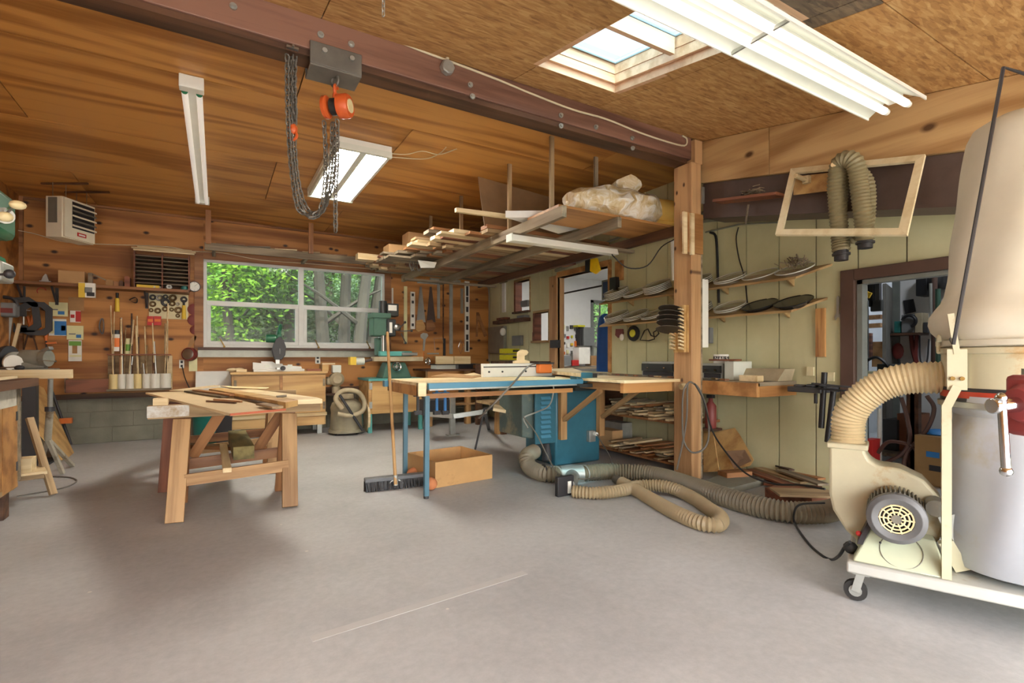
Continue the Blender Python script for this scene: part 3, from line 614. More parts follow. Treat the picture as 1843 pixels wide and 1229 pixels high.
# plastic bag of foam
m, t, b = nodes('plastic_film', .25); b.inputs['Base Color'].default_value = rgb(214, 196, 160); b.inputs['Transmission Weight'].default_value = 0
mp = mapped(t, (9, 9, 9)); n_ = N(t, 'ShaderNodeTexNoise', Scale=1.0, Detail=6.0, Distortion=1.2); t.links.new(mp.outputs[0], n_.inputs['Vector']); r_ = ramp(t, [(.35, rgb(196, 168, 120)), (.5, rgb(214, 196, 158)), (.62, rgb(232, 226, 212))]); t.links.new(n_.outputs[0], r_.inputs[0]); t.links.new(r_.outputs[0], b.inputs['Base Color']); bump(t, b, n_.outputs[0], .9, .03)
bg_ = T('foam_bag', 'clear plastic bag stuffed with yellow foam on the rack beside the post', 'bag', (3.1, 3.5, RZ+.03))
mb = MB(); nn, mm = 22, 14; x0, x1 = P(1020, 350, Y=3.62).x, 3.56
vs = []; fs = []
for i in range(nn+1):
    u = i/nn; rr = (.02+.98*min(1, (math.sin(math.pi*min(.5, u*.8+.04))**.5 if u < .8 else 1-.9*(u-.8))))*1.0; 
    for j in range(mm):
        a = 2*math.pi*j/mm; wob = 1+.06*math.sin(7*u*3+3*a)+.05*math.sin(5*a+9*u); vs.append((x0+(x1-x0)*u, 3.60-.10*u+.24*rr*wob*math.cos(a), RZ+.20+.17*rr*wob*math.sin(a)-.02*u))
for i in range(nn): fs += [(i*mm+j, i*mm+(j+1) % mm, (i+1)*mm+(j+1) % mm, (i+1)*mm+j) for j in range(mm)]
fs.append(tuple(range(mm-1, -1, -1))); mb.add(vs, fs); mb.build('bag_film', 'plastic_film', bg_)
plain('foam_yellow', (226, 184, 92), .8, var=.1)
mb = MB()
for k, (dz, rr) in enumerate(((.20, .11), (.075, .05))): mb.lathe([(.0, .0), (rr*.8, .004), (rr, .03), (rr, .33), (rr*.7, .36)], (3.86, 3.42, RZ+dz), (-1, .12, 0), 16)
mb.build('foam_roll', 'foam_yellow', bg_)
mb = MB(); q = V((P(1128, 335, Y=3.55).x, 3.55, RZ+.30)); vs = []; fs = []
for i in range(7):
    u = i/6; rr = .03+.10*u**1.2
    for j in range(14): a = 2*math.pi*j/14; vs.append(q+V((rr*(1+.35*math.sin(3*a+i))*math.cos(a)+.02*u, rr*math.sin(a), .15*u*(1+.25*math.sin(2*a)))))
for i in range(6): fs += [(i*14+j, i*14+(j+1) % 14, (i+1)*14+(j+1) % 14, (i+1)*14+j) for j in range(14)]
mb.add(vs, fs).build('bag_knot', 'plastic_film', bg_)
# lamp under the rack
f4 = T('strip_light', 'white tubeless strip light hanging below the lumber rack', 'ceiling light', P(1010, 435, Y=3.75))
a, b = P(918, 428, Y=3.85), P(1108, 450, Y=3.85)
d_ = (b-a); d_.z = 0; b = V((b.x, a.y, a.z-.0))
MB().hexa([(a.x, a.y-.05, a.z-.03), (b.x, a.y-.05, a.z-.03), (b.x, a.y+.05, a.z-.03), (a.x, a.y+.05, a.z-.03)], [(a.x, a.y-.03, a.z+.03), (b.x, a.y-.03, a.z+.03), (b.x, a.y+.03, a.z+.03), (a.x, a.y+.03, a.z+.03)]).build('housing', 'white_enamel', f4, bev=.005)
for x in (a.x+.1, b.x-.15): MB().cyl((x, a.y, a.z+.03), (x, a.y, RZ-.12), .004, n=6).build('hanger_wire', 'steel', f4)
MB().box(a.x-.012, a.x, a.y-.05, a.y+.05, a.z-.035, a.z+.032).build('end_cap', 'reflector', f4); MB().tube(smooth_path([(b.x-.05, a.y, a.z-.02), P(1105, 462, Y=3.75), P(1130, 482, Y=3.7), P(1165, 478, Y=3.6), P(1190, 445, Y=3.5), P(1215, 430, Y=3.3)], 5), .006, 6).build('power_cord', 'cable_black', f4)

# ---------------- shelf of offcuts above the window
ws = T('window_rack', 'rough timber rail rack with hangers above the window', 'rack', P(530, 450, Y=7.4))
a, b = P(368, 441, Y=7.4), P(720, 478, Y=7.4); zr = (a.z+b.z)/2
board('rail', (a.x, 7.4, zr), (b.x+.3, 7.4, zr), .04, .095, 'grey_wood', ws, bev=.003)
for px in (375, 559): x = P(px, 400, Y=7.4).x; board('hanger', (x, 7.37, zr+.03), (x, 7.37, ZC-.002), .06, .03, 'shelf_wood', ws, up=(0, 1, 0))
for x in (a.x+.1, a.x+1.2, a.x+2.2): board('bearer', (x, 7.4, zr-.03), (x, YB-.002, zr-.03), .04, .04, 'grey_wood', ws)
random.seed(8)
for k in range(16):
    px = 392+k*17+R(-6, 6); q = P(px, 430, Y=7.42); ln = R(.2, .34); yy = 7.48+.115*(k % 3)
    tag(board('offcut_board', (q.x, yy, zr+.062+.014*(k % 3)), (q.x+ln, yy+R(-.012, .012), zr+.062+.014*(k % 3)+R(0, .02)), R(.06, .085), .013, random.choice(['pine_dull', 'shelf_wood', 'grey_wood', 'pine'])), 'short offcut board on the rail rack above the window, %s from its left end' % ORD[k], 'board', 'offcuts above the window')
tag(MB().tube(smooth_path([P(px, py, Y=7.78) for px, py in ((5, 410), (60, 420), (120, 436), (200, 440), (300, 444), (345, 452), (400, 455), (470, 468), (550, 474), (620, 480), (690, 486))], 4), .005, 5).build('wall_cable', 'cable_white'), 'thin cream cable strung along the back wall under the heater', 'cable')
# ------------------------------------------------------------------ back wall, left half
def wb_(name, x0, y0, x1, y1, mat, depth=.015, Y=YB, parent=None, bev=0):
    """box hung on a wall plane, given by its seen corners"""
    a, b = P(x0, (y0+y1)/2, Y=Y-depth), P(x1, (y0+y1)/2, Y=Y-depth); xm = (x0+x1)/2; zt, zb = P(xm, y0, Y=Y-depth).z, P(xm, y1, Y=Y-depth).z
    return MB().box(a.x, b.x, Y-depth, Y-.001, zb, zt).build(name, mat, parent, bev=bev)
def hang(name, x0, y0, x1, y1, mat, label, cat, depth=.015, Y=YB, parts=(), group=None):
    if not parts:
        return tag(wb_(name, x0, y0, x1, y1, mat, depth, Y), label, cat, group)
    r = T(name, label, cat, P((x0+x1)/2, y1, Y=Y), group); wb_('card' if depth < .03 else 'body', x0, y0, x1, y1, mat, depth, Y, r)
    for (n, a, b, c, d, m) in parts: wb_(n, a, b, c, d, m, depth+.003, Y, r)
    return r
for n, c in (('p_yellow', (226, 190, 60)), ('p_white', (232, 230, 220)), ('p_pale', (226, 222, 170)), ('p_red', (190, 44, 40)), ('p_blue', (52, 122, 186)), ('p_green', (110, 160, 60)), ('p_orange', (224, 120, 50)), ('p_grey', (120, 122, 122)), ('p_dark', (44, 42, 44)), ('p_teal', (40, 110, 104)), ('sand_red', (120, 50, 44)), ('iron', (58, 58, 60))): plain(n, c, .5, var=.06)
plain('paper_brown', (168, 128, 84), .8); plain('bronze', (110, 88, 56), .4, .6, var=.2); plain('cream_board', (214, 204, 164), .6)
YS = 7.56
zs = P(180, 512, Y=YS).z
sh_ = T('wall_shelf', 'long brown plank shelf on black brackets left of the window', 'shelf', P(180, 520, Y=7.7))
x0, x1 = P(14, 505, Y=YS).x, P(339, 520, Y=YS).x
board('shelf_plank', (x0, (YS+YB)/2-.001, zs-.02), (x1, (YS+YB)/2-.001, zs-.02), YB-YS-.006, .035, 'shelf_wood', sh_, bev=.002)
for px in (36, 97, 262):
    x = P(px, 530, Y=7.7).x; MB().bar((x, YB-.012, zs-.24), (x, YB-.012, zs-.04), .03, .012, (0, 1, 0)).bar((x, YB-.02, zs-.22), (x, YS+.05, zs-.05), .02, .014).build('bracket', 'iron', sh_)
ZS = zs-.0005
def on_shelf(px, dy=.12): return P(px, 500, Y=YB-dy).x
x0, x1 = on_shelf(108), on_shelf(155); mb = MB().box(x0, x1, 7.64, 7.80, ZS, ZS+.15)
one('cardboard_box', mb, 'cardboard', 'plain brown cardboard box on the shelf below the heater', 'box')
x = on_shelf(165); one('paint_scraper', MB().bar((x, 7.66, ZS+.14), (x+.22, 7.68, ZS+.03), .02, .012).box(x-.02, x+.02, 7.63, 7.69, ZS, ZS+.14), 'grey_wood', 'thin stick leaning on a block right of the cardboard box', 'stick')
pl_ = T('hand_plane', 'small steel hand plane on the left end of the shelf', 'plane', (on_shelf(84), 7.68, ZS)); x = on_shelf(84)
MB().box(x-.05, x+.05, 7.66, 7.70, ZS, ZS+.02).build('sole', 'steel', pl_); MB().prism([(-.035, 0), (.03, 0), (.012, .07), (0, .08), (-.02, .05)], (x, 7.665, ZS+.02), (1, 0, 0), (0, 0, 1), (0, .03, 0)).build('iron_blade', 'steel', pl_); MB().ball((x+.03, 7.68, ZS+.04), .014).build('knob', 'dark_wood', pl_)
for k, (a, b, hh, mt, lb) in enumerate(((193, 206, .075, 'paper_brown', 'left brown wooden block beside the paper rack'), (207, 216, .06, 'shelf_wood', 'short tan wooden block in the row beside the paper rack'), (217, 224, .07, 'dark_wood', 'narrow dark wooden block next to the paper rack'), (226, 236, .13, 'red_wood', 'tall rounded reddish block touching the paper rack'))):
    xa_, xb_ = on_shelf(a), on_shelf(b); h2 = hh
    one('wood_block', MB().prism([(0, 0), (xb_-xa_, 0), (xb_-xa_, h2*.85), ((xb_-xa_)*.6, h2), (0, h2*.95)], (xa_, 7.62, ZS), (1, 0, 0), (0, 0, 1), (0, .1, 0)), mt, lb, 'block')
pr = T('paper_rack', 'wooden sandpaper rack with two columns of slots on the shelf', 'rack', (on_shelf(290), 7.7, ZS))
x0, x1 = on_shelf(242, .2), on_shelf(340, .2); xm = (x0+x1)/2; h = P(290, 455, Y=7.6).z-ZS
for x in (x0, xm, x1): MB().box(x-.006, x+.006, 7.62, 7.83, ZS, ZS+h).build('upright', 'red_wood', pr)
for k in range(8): MB().box(x0+.006, xm-.006, 7.625, 7.83, ZS+.055+h*.93*k/8.6, ZS+.062+h*.93*k/8.6).build('shelf_slat', 'grey_wood', pr); MB().box(xm+.006, x1-.006, 7.625, 7.83, ZS+.055+h*.93*k/8.6, ZS+.062+h*.93*k/8.6).build('shelf_slat', 'grey_wood', pr)
MB().box(x0-.006, x1+.006, 7.828, 7.836, ZS, ZS+h).build('back_panel', 'dark_wood', pr)
for k, (a, b, za, zb, lb) in enumerate(((240, 350, .0, -.05, 'lowest pale batten lying on the paper rack'), (236, 352, .045, -.0, 'middle pale batten lying on the paper rack'), (246, 345, .085, .03, 'top pale batten lying on the paper rack'))):
    oneb('batten', (on_shelf(a, .2), 7.64+.03*k, ZS+h+.02+za*.6), (on_shelf(b, .2), 7.64+.03*k, ZS+h+.02+za*.6+.004), .03, .018, 'pine', lb, 'batten')
oneb('spirit_level', (x0+.02, 7.64, ZS+.02), (xm-.03, 7.64, ZS+.02), .03, .032, 'p_yellow', 'small yellow level in the bottom slot of the paper rack', 'level')
one('paper_roll', MB().cyl((xm-.09, 7.63, ZS+.016), (xm-.02, 7.66, ZS+.016), .014), 'p_white', 'short white roll in the bottom of the paper rack', 'roll')
one('steel_reel', MB().lathe([(.012, 0), (.03, 0), (.03, .03), (.012, .03), (.012, 0)], (xm+.07, 7.65, ZS+.031), (0, 1, 0), 14), 'steel', 'round steel ring standing in the paper rack', 'ring')
one('tape_reel', MB().lathe([(.0, 0), (.036, 0), (.04, .02), (.03, .05), (0, .055)], (x1-.05, 7.66, ZS+.0005), (0, 0, 1), 14), 'p_teal', 'dark teal reel in the right corner of the paper rack', 'reel')
# gauge, sanding discs
def disc(name, px, py, rpx, mat, label, cat, th=.012, parts=True):
    c = P(px, py, Y=YB-.008); r = rpx*(c.dot(FW)-0)/FPX
    c = P(px, py, Y=YB-.002); return tag(MB().lathe([(0, 0), (r, 0), (r, th), (r*.92, th+.003), (0, th+.002)], c, (0, -1, 0), 24).build(name, mat), label, cat)
g = T('dial_thermometer', 'round white dial thermometer at the end of the shelf', 'thermometer', P(350, 525, Y=7.8))
c = P(350, 516, Y=YB-.002); MB().lathe([(.066, 0), (.07, .01), (.07, .02), (.06, .022)], c, (0, -1, 0), 24).build('rim', 'p_dark', g); MB().lathe([(0, .02), (.06, .02), (.06, .024), (0, .024)], c, (0, -1, 0), 24).build('face', 'p_white', g)
MB().bar(c+V((0, -.027, 0)), c+V((.03, -.027, .03)), .004, .002).build('needle', 'p_dark', g)
for i in range(8): a = i*math.pi/4; MB().bar(c+V((.044*math.cos(a), -.026, .044*math.sin(a))), c+V((.054*math.cos(a), -.026, .054*math.sin(a))), .004, .002).build('tick', 'p_dark', g)
disc('sanding_disc', 349, 557, 10, 'sand_red', 'uppermost dark red sanding disc beside the window', 'disc'); disc('sanding_disc', 349, 576, 10, 'sand_red', 'middle dark red sanding disc beside the window', 'disc'); disc('sanding_disc', 351, 594, 8, 'sand_red', 'lowest greyish red sanding disc beside the window', 'disc')
q = P(345, 612, Y=YB-.02); one('shop_brush', MB().prism([(-.05, -.1), (-.02, -.11), (.03, -.02), (.06, .05), (.02, .06), (-.02, .0)], q, (1, 0, 0), (0, 0, 1), (0, .018, 0)), 'paper_brown', 'frayed brown cloth hanging below the sanding discs', 'cloth')
ds = T('sanding_drum', 'dark sanding drum with silver face on a white bracket beside the window', 'sander', P(343, 655, Y=7.75))
c = P(344, 638, Y=YB-.03); MB().lathe([(0, 0), (.085, 0), (.09, .02), (.085, .07), (0, .075)], c+V((0, -.0, 0)), (-.5, -1, .1), 22).build('drum', 'sand_red', ds); MB().lathe([(0, .076), (.07, .076), (.05, .084), (0, .084)], c, (-.5, -1, .1), 22).build('face_plate', 'steel', ds); wb_('bracket', 340, 640, 355, 668, 'p_pale', .02, YB, ds)
# outlets
def outlet(px, py, lb, w=9, hh=15, Y=YB):
    r = T('wall_outlet', lb, 'outlet', P(px, py+hh/2, Y=Y)); wb_('cover_plate', px-w/2, py-hh/2, px+w/2, py+hh/2, 'white_enamel', .012, Y, r, .002)
    for d in (-.24, .24): wb_('socket', px-w*.22, py+hh*d-2.2, px+w*.22, py+hh*d+2.2, 'p_dark', .016, Y, r)
outlet(327, 655, 'double wall outlet left of the window with a cord plugged in'); outlet(572, 647, 'double wall outlet on the plywood below the window')
one('outlet_cable', MB().tube(smooth_path([P(*q, Y=YB-.03) for q in ((328, 660), (333, 680), (341, 698), (352, 715))], 5), .006, 6), 'cable_black', 'black cord running down from the left wall outlet', 'cord')
# packages and tools
hang('tool_package', 141, 509, 171, 535, 'p_white', 'yellow and white package hanging on the shelf edge', 'package', .05, YS-.003, (('panel', 141, 509, 153, 535, 'p_yellow'), ('picture', 152, 517, 166, 527, 'p_grey'), ('picture', 156, 526, 170, 533, 'p_dark')))
hang('blister_card', 88, 544, 122, 569, 'p_pale', 'pale yellow blister card with blue tool, highest on the wall', 'package', .012, YB, (('picture', 104, 560, 116, 566, 'p_blue'), ('blister', 92, 556, 104, 558, 'p_grey')))
hang('paper_bag', 123, 535, 151, 559, 'paper_brown', 'flat brown paper envelope pinned right of the pale card', 'envelope', .01)
hang('red_package', 126, 559, 145, 580, 'p_white', 'small red and white package under the brown envelope', 'package', .014, YB, (('panel', 136, 560, 145, 579, 'p_red'), ('panel', 127, 566, 134, 572, 'p_red')))
hang('blue_package', 88, 574, 119, 604, 'p_white', 'blue and white package with a grey picture on the plywood', 'package', .014, YB, (('panel', 98, 578, 119, 603, 'p_blue'), ('picture', 110, 586, 118, 595, 'p_grey'), ('panel', 90, 578, 97, 600, 'p_pale')))
hang('blister_card', 120, 586, 150, 611, 'p_pale', 'pale yellow blister card with blue tool, right of the blue package', 'package', .016, YB, (('picture', 137, 602, 146, 608, 'p_blue'), ('blister', 124, 600, 136, 602, 'p_grey')))
hang('seed_packet', 123, 612, 147, 650, 'p_white', 'long white packet with green print, lowest of the wall packages', 'package', .012, YB, (('panel', 124, 614, 146, 622, 'p_green'), ('picture', 130, 622, 139, 636, 'paper_brown'), ('panel', 125, 639, 146, 642, 'p_pale')))
def glue(px, y0, y1, lb):
    r = T('glue_tube', lb, 'tube', P(px, y1, Y=7.8)); a, b = P(px, y1, Y=YB-.025), P(px, y0, Y=YB-.025); MB().cyl(a, a.lerp(b, .72), .026, .02).build('tube_body', 'p_yellow', r); MB().cyl(a.lerp(b, .72), b, .012, .016).build('cap', 'p_dark', r)
glue(211, 527, 561, 'yellow glue tube with black cap hanging under the shelf middle'); glue(331, 540, 574, 'yellow glue tube with black cap in front of the ring board')
for px, py, lb in ((240, 540, 'crumpled dark sanding belt under the shelf'), (183, 587, 'hanging grey sanding belt loop left of the dowel holder')):
    c = P(px, py, Y=YB-.04); mb = MB(); pts = [c+V((.028*math.sin(a)*(1.5 if py < 560 else .8), 0, .05*math.cos(a)*(.6 if py < 560 else 1.9)+.012*math.sin(2*a))) for a in [2*math.pi*i/20 for i in range(20)]]
    vs = [p+V((0, d, 0)) for p in pts for d in (-.03, .03)]; mb.add(vs, [(2*i, 2*i+1, (2*i+3) % 40, (2*i+2) % 40) for i in range(20)]); o = one('sanding_belt', mb, 'p_dark' if py < 560 else 'p_grey', lb, 'belt'); sm = o.modifiers.new('thick', 'SOLIDIFY'); sm.thickness = .004
rb = T('ring_board', 'cream board hung with many metal rings under the shelf', 'board', P(304, 575, Y=YB))
wb_('backing_board', 268, 529, 339, 574, 'cream_board', .012, YB, rb)
for px, py, r_ in ((275, 535, 5), (287, 536, 5.5), (298, 534, 4), (311, 536, 6), (331, 539, 5.5), (275, 547, 5), (298, 544, 7), (310, 546, 5), (320, 547, 3), (284, 559, 5), (297, 556, 4.5), (309, 557, 3.5), (321, 558, 6), (272, 558, 3.5), (320, 568, 3.5)):
    c = P(px, py, Y=YB-.02); MB().torus(c, (0, 1, 0), r_*.0065*.8, r_*.0024, 14, 6).build('ring', random.choice(['bronze', 'iron', 'bronze', 'steel']), rb)
for k, (a, b, lb) in enumerate(((265, 276, 'left red tin below the ring board'), (277, 290, 'right red tin below the ring board'))): hang('match_tin', a, 569, b, 585, 'p_red', lb, 'tin', .04, YB, (('label', a+1, 574, b-1, 579, 'p_orange'),))
c = P(75, 524, Y=YB-.02); one('bungee_hook', MB().torus(c, (0, 1, 0), .04, .004, 14, 5, 2.5, 6.0, (1, 0, 0)), 'p_red', 'thin red wire hook hanging under the shelf left part', 'hook')
# dowel holder
dh = T('dowel_holder', 'row of pipe cups and rail holding dowels on the back wall', 'holder', P(250, 704, Y=7.7))
YD = 7.70
x0, x1 = P(193, 700, Y=YD).x, P(308, 700, Y=YD).x; zl = P(250, 699, Y=YD).z; zr_ = P(250, 638, Y=YD).z
board('ledge', (x0, YD+.02, zl-.012), (x1, YD+.02, zl-.012), .16, .024, 'grey_wood', dh); board('rail', (x0, YD, zr_), (x1, YD, zr_), .06, .014, 'red_wood', dh); wb_('backer', 194, 640, 308, 697, 'pine_dull', .03, YB, dh); wb_('backer', 300, 640, 310, 700, 'pine', .04, YB, dh)
cups = ((204, 6.5, 'pvc_cream'), (219, 6, 'pvc_white'), (234, 6, 'pvc_white'), (248, 6, 'pvc_cream'), (263, 6, 'pvc_white'), (279, 8, 'pvc_white'), (298, 8.5, 'pvc_white'))
random.seed(3); kd = 0
for px, r_, mt in cups:
    c = P(px, 697, Y=YD); rr = r_*.0068; h = .18; MB().lathe([(rr*.88, .01), (rr*.88, h), (rr, h), (rr, 0), (0, 0)], (c.x, YD, zl+.001), (0, 0, 1), 16).build('pipe_cup', mt, dh)
    for k in range(4):
        top = P(px+R(-10, 10), 0, Y=YD+.03).x; hz_ = R(.3, .95) if kd % 3 else R(.75, 1.1); mt2 = ['pine', 'pine_dull', 'dark_wood', 'pine', 'steel', 'shelf_wood'][kd % 6]
        a = V((c.x+R(-.5, .5)*rr, YD+R(-.4, .4)*rr, zl+.02)); b = V((c.x+R(-.035, .035), YD+R(0, .06), zl+hz_)); tag(MB().cyl(a, b, R(.005, .010), n=7).build('dowel_rod', mt2), ('steel rod' if mt2 == 'steel' else 'dark wooden rod' if mt2 == 'dark_wood' else 'pale wooden rod')+' standing in the %s pipe cup from left, %s in it' % (ORD[kd//4], ORD[kd % 4]), 'dowel', 'dowels in the pipe cups'); kd += 1
for px, y0, y1, c1, c2, lb in ((210, 594, 632, 'p_orange', 'p_white', 'white and orange canister with dark lid above the dowel rail'), (231, 609, 637, 'p_green', 'p_pale', 'green and white can above the dowel rail')):
    r = T('spray_can', lb, 'can', P(px, y1, Y=7.76)); a, b = P(px, y1, Y=7.77), P(px, y0, Y=7.77); rr = .05 if px < 220 else .042
    MB().cyl(a, a.lerp(b, .8), rr, n=16).build('can_body', c2, r); MB().cyl(a.lerp(b, .2), a.lerp(b, .62), rr+.001, n=16).build('label_band', c1, r); MB().cyl(a.lerp(b, .8), b, rr*.95, rr*.8, n=16).build('lid', 'p_dark' if px < 220 else 'p_pale', r)
hang('wall_trough', 116, 682, 196, 706, 'shelf_wood', 'low wooden wall trough left of the dowel cups', 'box', .14, YB, (('front_board', 117, 683, 194, 706, 'red_wood'), ('end_board', 116, 681, 118, 706, 'grey_wood')))

# heater
ht = T('unit_heater', 'cream unit heater with dark louvres hanging below the plywood ceiling', 'heater', P(120, 440, D=5.4))
plain('heater_cream', (222, 214, 190), .45, var=.04); plain('heater_grey', (108, 104, 92), .5)
def CF(l, z, h): return V((FW.x*z+RT.x*l, FW.y*z+RT.y*l, h))
D0 = 5.25; l1 = (115-CXP)/FPX*D0; l0 = (82-CXP)/FPX*D0; zt = HC+(HOR-352)*D0/FPX; zb = HC+(HOR-426)*D0/FPX; D1 = D0+.40
def hx(l0, l1, d0, d1, z0, z1): return MB().hexa([CF(l0, d0, z0), CF(l1, d0, z0), CF(l1, d1, z0), CF(l0, d1, z0)], [CF(l0, d0, z1), CF(l1, d0, z1), CF(l1, d1, z1), CF(l0, d1, z1)])
hx(l0, l1-.02, D0, D1, zb, zt).build('cabinet', 'heater_cream', ht, bev=.006); hx(l1-.019, l1, D0+.01, D1-.01, zb+.01, zt-.01).build('front_frame', 'heater_cream', ht)
hx(l0+.03, l1-.07, D0-.006, D0, zb+.15, zt-.015).build('side_grille', 'heater_grey', ht)
hx(l1, l1+.004, D0+.1, D1-.02, zb+.12, zt-.03).build('louvre_recess', 'p_dark', ht)
for k in range(5): z = zb+.14+k*.052; mb = MB().hexa([CF(l1+.004, D0+.1, z), CF(l1+.03, D0+.1, z-.01), CF(l1+.03, D1-.02, z-.01), CF(l1+.004, D1-.02, z)], [CF(l1+.004, D0+.1, z+.018), CF(l1+.03, D0+.1, z+.006), CF(l1+.03, D1-.02, z+.006), CF(l1+.004, D1-.02, z+.018)]); mb.build('louvre', 'heater_grey' if k % 2 else 'heater_cream', ht)
hx(l1+.001, l1+.006, D0+.16, D0+.27, zb+.045, zb+.085).build('name_plate', 'p_red', ht); hx(l1+.006, l1+.007, D0+.175, D0+.255, zb+.056, zb+.072).build('lettering', 'p_white', ht)
for l, d in ((l0+.03, D0+.05), (l0+.03, D1-.06), (l1-.05, D0+.08), (l1-.05, D1-.06)): MB().cyl(CF(l, d, zt), CF(l, d, ZC-.002), .004, n=6).build('hanger_rod', 'steel', ht)
for z_, d in ((0, D0+.06), (0, D1-.06)): MB().bar(CF(l0-.1, d, ZC-.012), CF(l1+.2, d, ZC-.012), .02, .018).build('hanger_channel', 'dark_wood', ht)

# clamps in the left corner
def cclamp(px, py, s, rz, lb):
    r = T('c_clamp', lb, 'clamp', P(px, py+20*s, Y=7.62)); c = P(px, py, Y=7.62); u = V((math.cos(rz), 0, math.sin(rz))); v = V((-math.sin(rz), 0, math.cos(rz)))
    pts = [(-.13, .05), (-.13, .17), (-.06, .22), (.08, .22), (.15, .15), (.15, -.1), (.09, -.16), (-.05, -.16), (-.12, -.12), (-.12, -.05), (-.06, -.05), (-.06, -.1), (.05, -.1), (.09, -.07), (.09, .12), (.05, .16), (-.03, .16), (-.07, .13), (-.07, .05)]
    MB().prism([(a*s, b*s) for a, b in pts], c, u, v, (0, .03, 0)).build('frame', 'iron', r, bev=.003)
    MB().cyl(c+u*(-.095*s)+v*(.05*s)+V((0, .015, 0)), c+u*(-.095*s)+v*(-.04*s)+V((0, .015, 0)), .01, n=8).build('screw', 'steel', r); MB().bar(c+u*(-.15*s)+v*(.12*s)+V((0, .015, 0)), c+u*(-.04*s)+v*(.12*s)+V((0, .015, 0)), .01, .01).build('tommy_bar', 'steel', r)
cclamp(62, 578, 1.0, .0, 'large black iron clamp hanging in the left corner, right one'); cclamp(38, 572, 1.05, .1, 'large black iron clamp hanging in the left corner, left one')
def barclamp(x0, y0, x1, y1, lb, mt='steel', hm='p_orange'):
    a, b = P(x0, y0, Y=7.815), P(x1, y1, Y=7.815); r = T('bar_clamp', lb, 'clamp', b); MB().bar(a, b, .022, .01).build('bar', mt, r); d = (b-a).normalized()
    MB().cyl(a-d*.02, a+d*.1, .017, n=8).build('handle', hm, r); MB().bar(a+d*.13, a+d*.13+V((.09, 0, .01)), .03, .02).build('jaw', hm, r); MB().bar(b, b+V((.08, 0, .0)), .03, .02).build('jaw', mt, r)
barclamp(50, 572, 70, 640, 'orange handled bar clamp crossing below the iron clamps', 'dark_wood'); barclamp(58, 570, 40, 640, 'orange handled bar clamp leaning left below the iron clamps', 'dark_wood'); barclamp(82, 598, 85, 650, 'orange ended bar clamp hanging nearest the pale packages', 'p_dark')
oneb('aluminium_strip', P(20, 568, Y=7.5), P(10, 650, Y=7.5), .03, .012, 'galv', 'pale metal strip standing in the left corner', 'strip', up=(0, 1, 0)); oneb('wood_strip', P(35, 582, Y=7.5), P(18, 650, Y=7.5), .03, .02, 'pine', 'thin pine strip leaning beside the metal strip', 'strip', up=(0, 1, 0))
r = T('belt_sander', 'grey and red power tool hung in the left corner above the grinder', 'power tool', P(10, 575, Y=7.3)); c = P(10, 560, Y=7.3)
MB().box(c.x-.12, c.x+.09, 7.25, 7.4, c.z-.06, c.z+.09).build('body', 'p_grey', r, bev=.02); MB().box(c.x-.1, c.x+.07, 7.24, 7.25, c.z-.02, c.z+.03).build('side_panel', 'sand_red', r); MB().tube(smooth_path([c+V((-.1, .02, .09)), c+V((-.04, .02, .15)), c+V((.06, .02, .13)), c+V((.09, .02, .06))], 4), .018, 8).build('handle', 'p_dark', r)

# ---------------- left bench and what stands about it
BX, BY = -1.05, 4.77
be = T('work_bench', 'thick topped wooden work bench at the left edge', 'workbench', (-1.5, 3.6, 0))
for k in range(4): board('top_plank', (XL+.16+.2*k+.005, 2.2, .873), (XL+.16+.2*k+.005, BY, .873), .198, .055, 'dark_wood' if k == 3 else 'pine_dull', be, bev=.003)
plain('apron_white', (208, 202, 186), .6, dirt=(170, 160, 140, .55))
MB().box(BX-.14, BX-.12, 2.4, BY-.12, .72, .845).build('apron', 'apron_white', be)
MB().box(BX-.16, BX-.12, 2.4, BY-.4, .2, .72).build('door', 'orange_ply', be); MB().box(BX-.165, BX-.118, BY-.39, BY-.12, .17, .72).build('door', 'orange_ply', be)
for z in (.28, .62): MB().box(BX-.119, BX-.113, BY-.15, BY-.125, z, z+.06).build('hinge', 'iron', be)
for y in (2.5, BY-.3): MB().box(BX-.22, BX-.125, y-.05, y+.05, .002, .2).build('leg', 'dark_wood', be, bev=.004); MB().box(XL+.1, XL+.2, y-.05, y+.05, .002, .84).build('leg', 'dark_wood', be)
MB().box(BX-.22, BX-.12, BY-.13, BY-.04, .2, .844).build('corner_post', 'grey_wood', be); MB().box(BX-.17, BX-.12, 2.4, BY-.1, .165, .195).build('bottom_rail', 'pine_dull', be)
oneb('bench_board', (-1.20, 3.2, .911), (-1.24, 4.7, .911), .12, .018, 'pine', 'pale thin board lying along the left bench top', 'board'); 
a, b = P(70, 676, D=3.9), P(130, 676, D=4.0)
oneb('crossbar_board', (a.x-.25, a.y, .915), (b.x, b.y, .915), .06, .07, 'pine', 'stout pale crossbar resting on the pole stand', 'board')
ps = T('pole_stand', 'rusty white pole stand with splayed legs behind the left bench', 'stand', P(90, 815, D=4.45)); plain('pole_paint', (176, 170, 152), .5, var=.2, dirt=(110, 90, 60, .52))
pt = P(91, 682, D=4.15); pb = P(86, 790, D=4.3); MB().cyl(pt, P(90, 735, D=4.2), .018).build('inner_pole', 'galv', ps); MB().cyl(P(90, 735, D=4.2), pb, .026).build('outer_pole', 'pole_paint', ps); MB().cyl(P(90, 732, D=4.2), P(90, 740, D=4.2), .034).bar(P(84, 745, D=4.2), P(96, 738, D=4.2), .01, .01).build('collar', 'iron', ps)
for px, py in ((113, 852), (131, 838), (72, 838)): MB().bar(pb, P(px, py, Z=.012), .03, .024).build('leg', 'pole_paint', ps)
lp_ = [P(66, 692, X=-1.72), P(79, 698, X=-1.68), P(136, 820, X=-1.33), P(112, 828, X=-1.33), P(65, 772, X=-1.55)]
zmin = min(p.z for p in lp_)
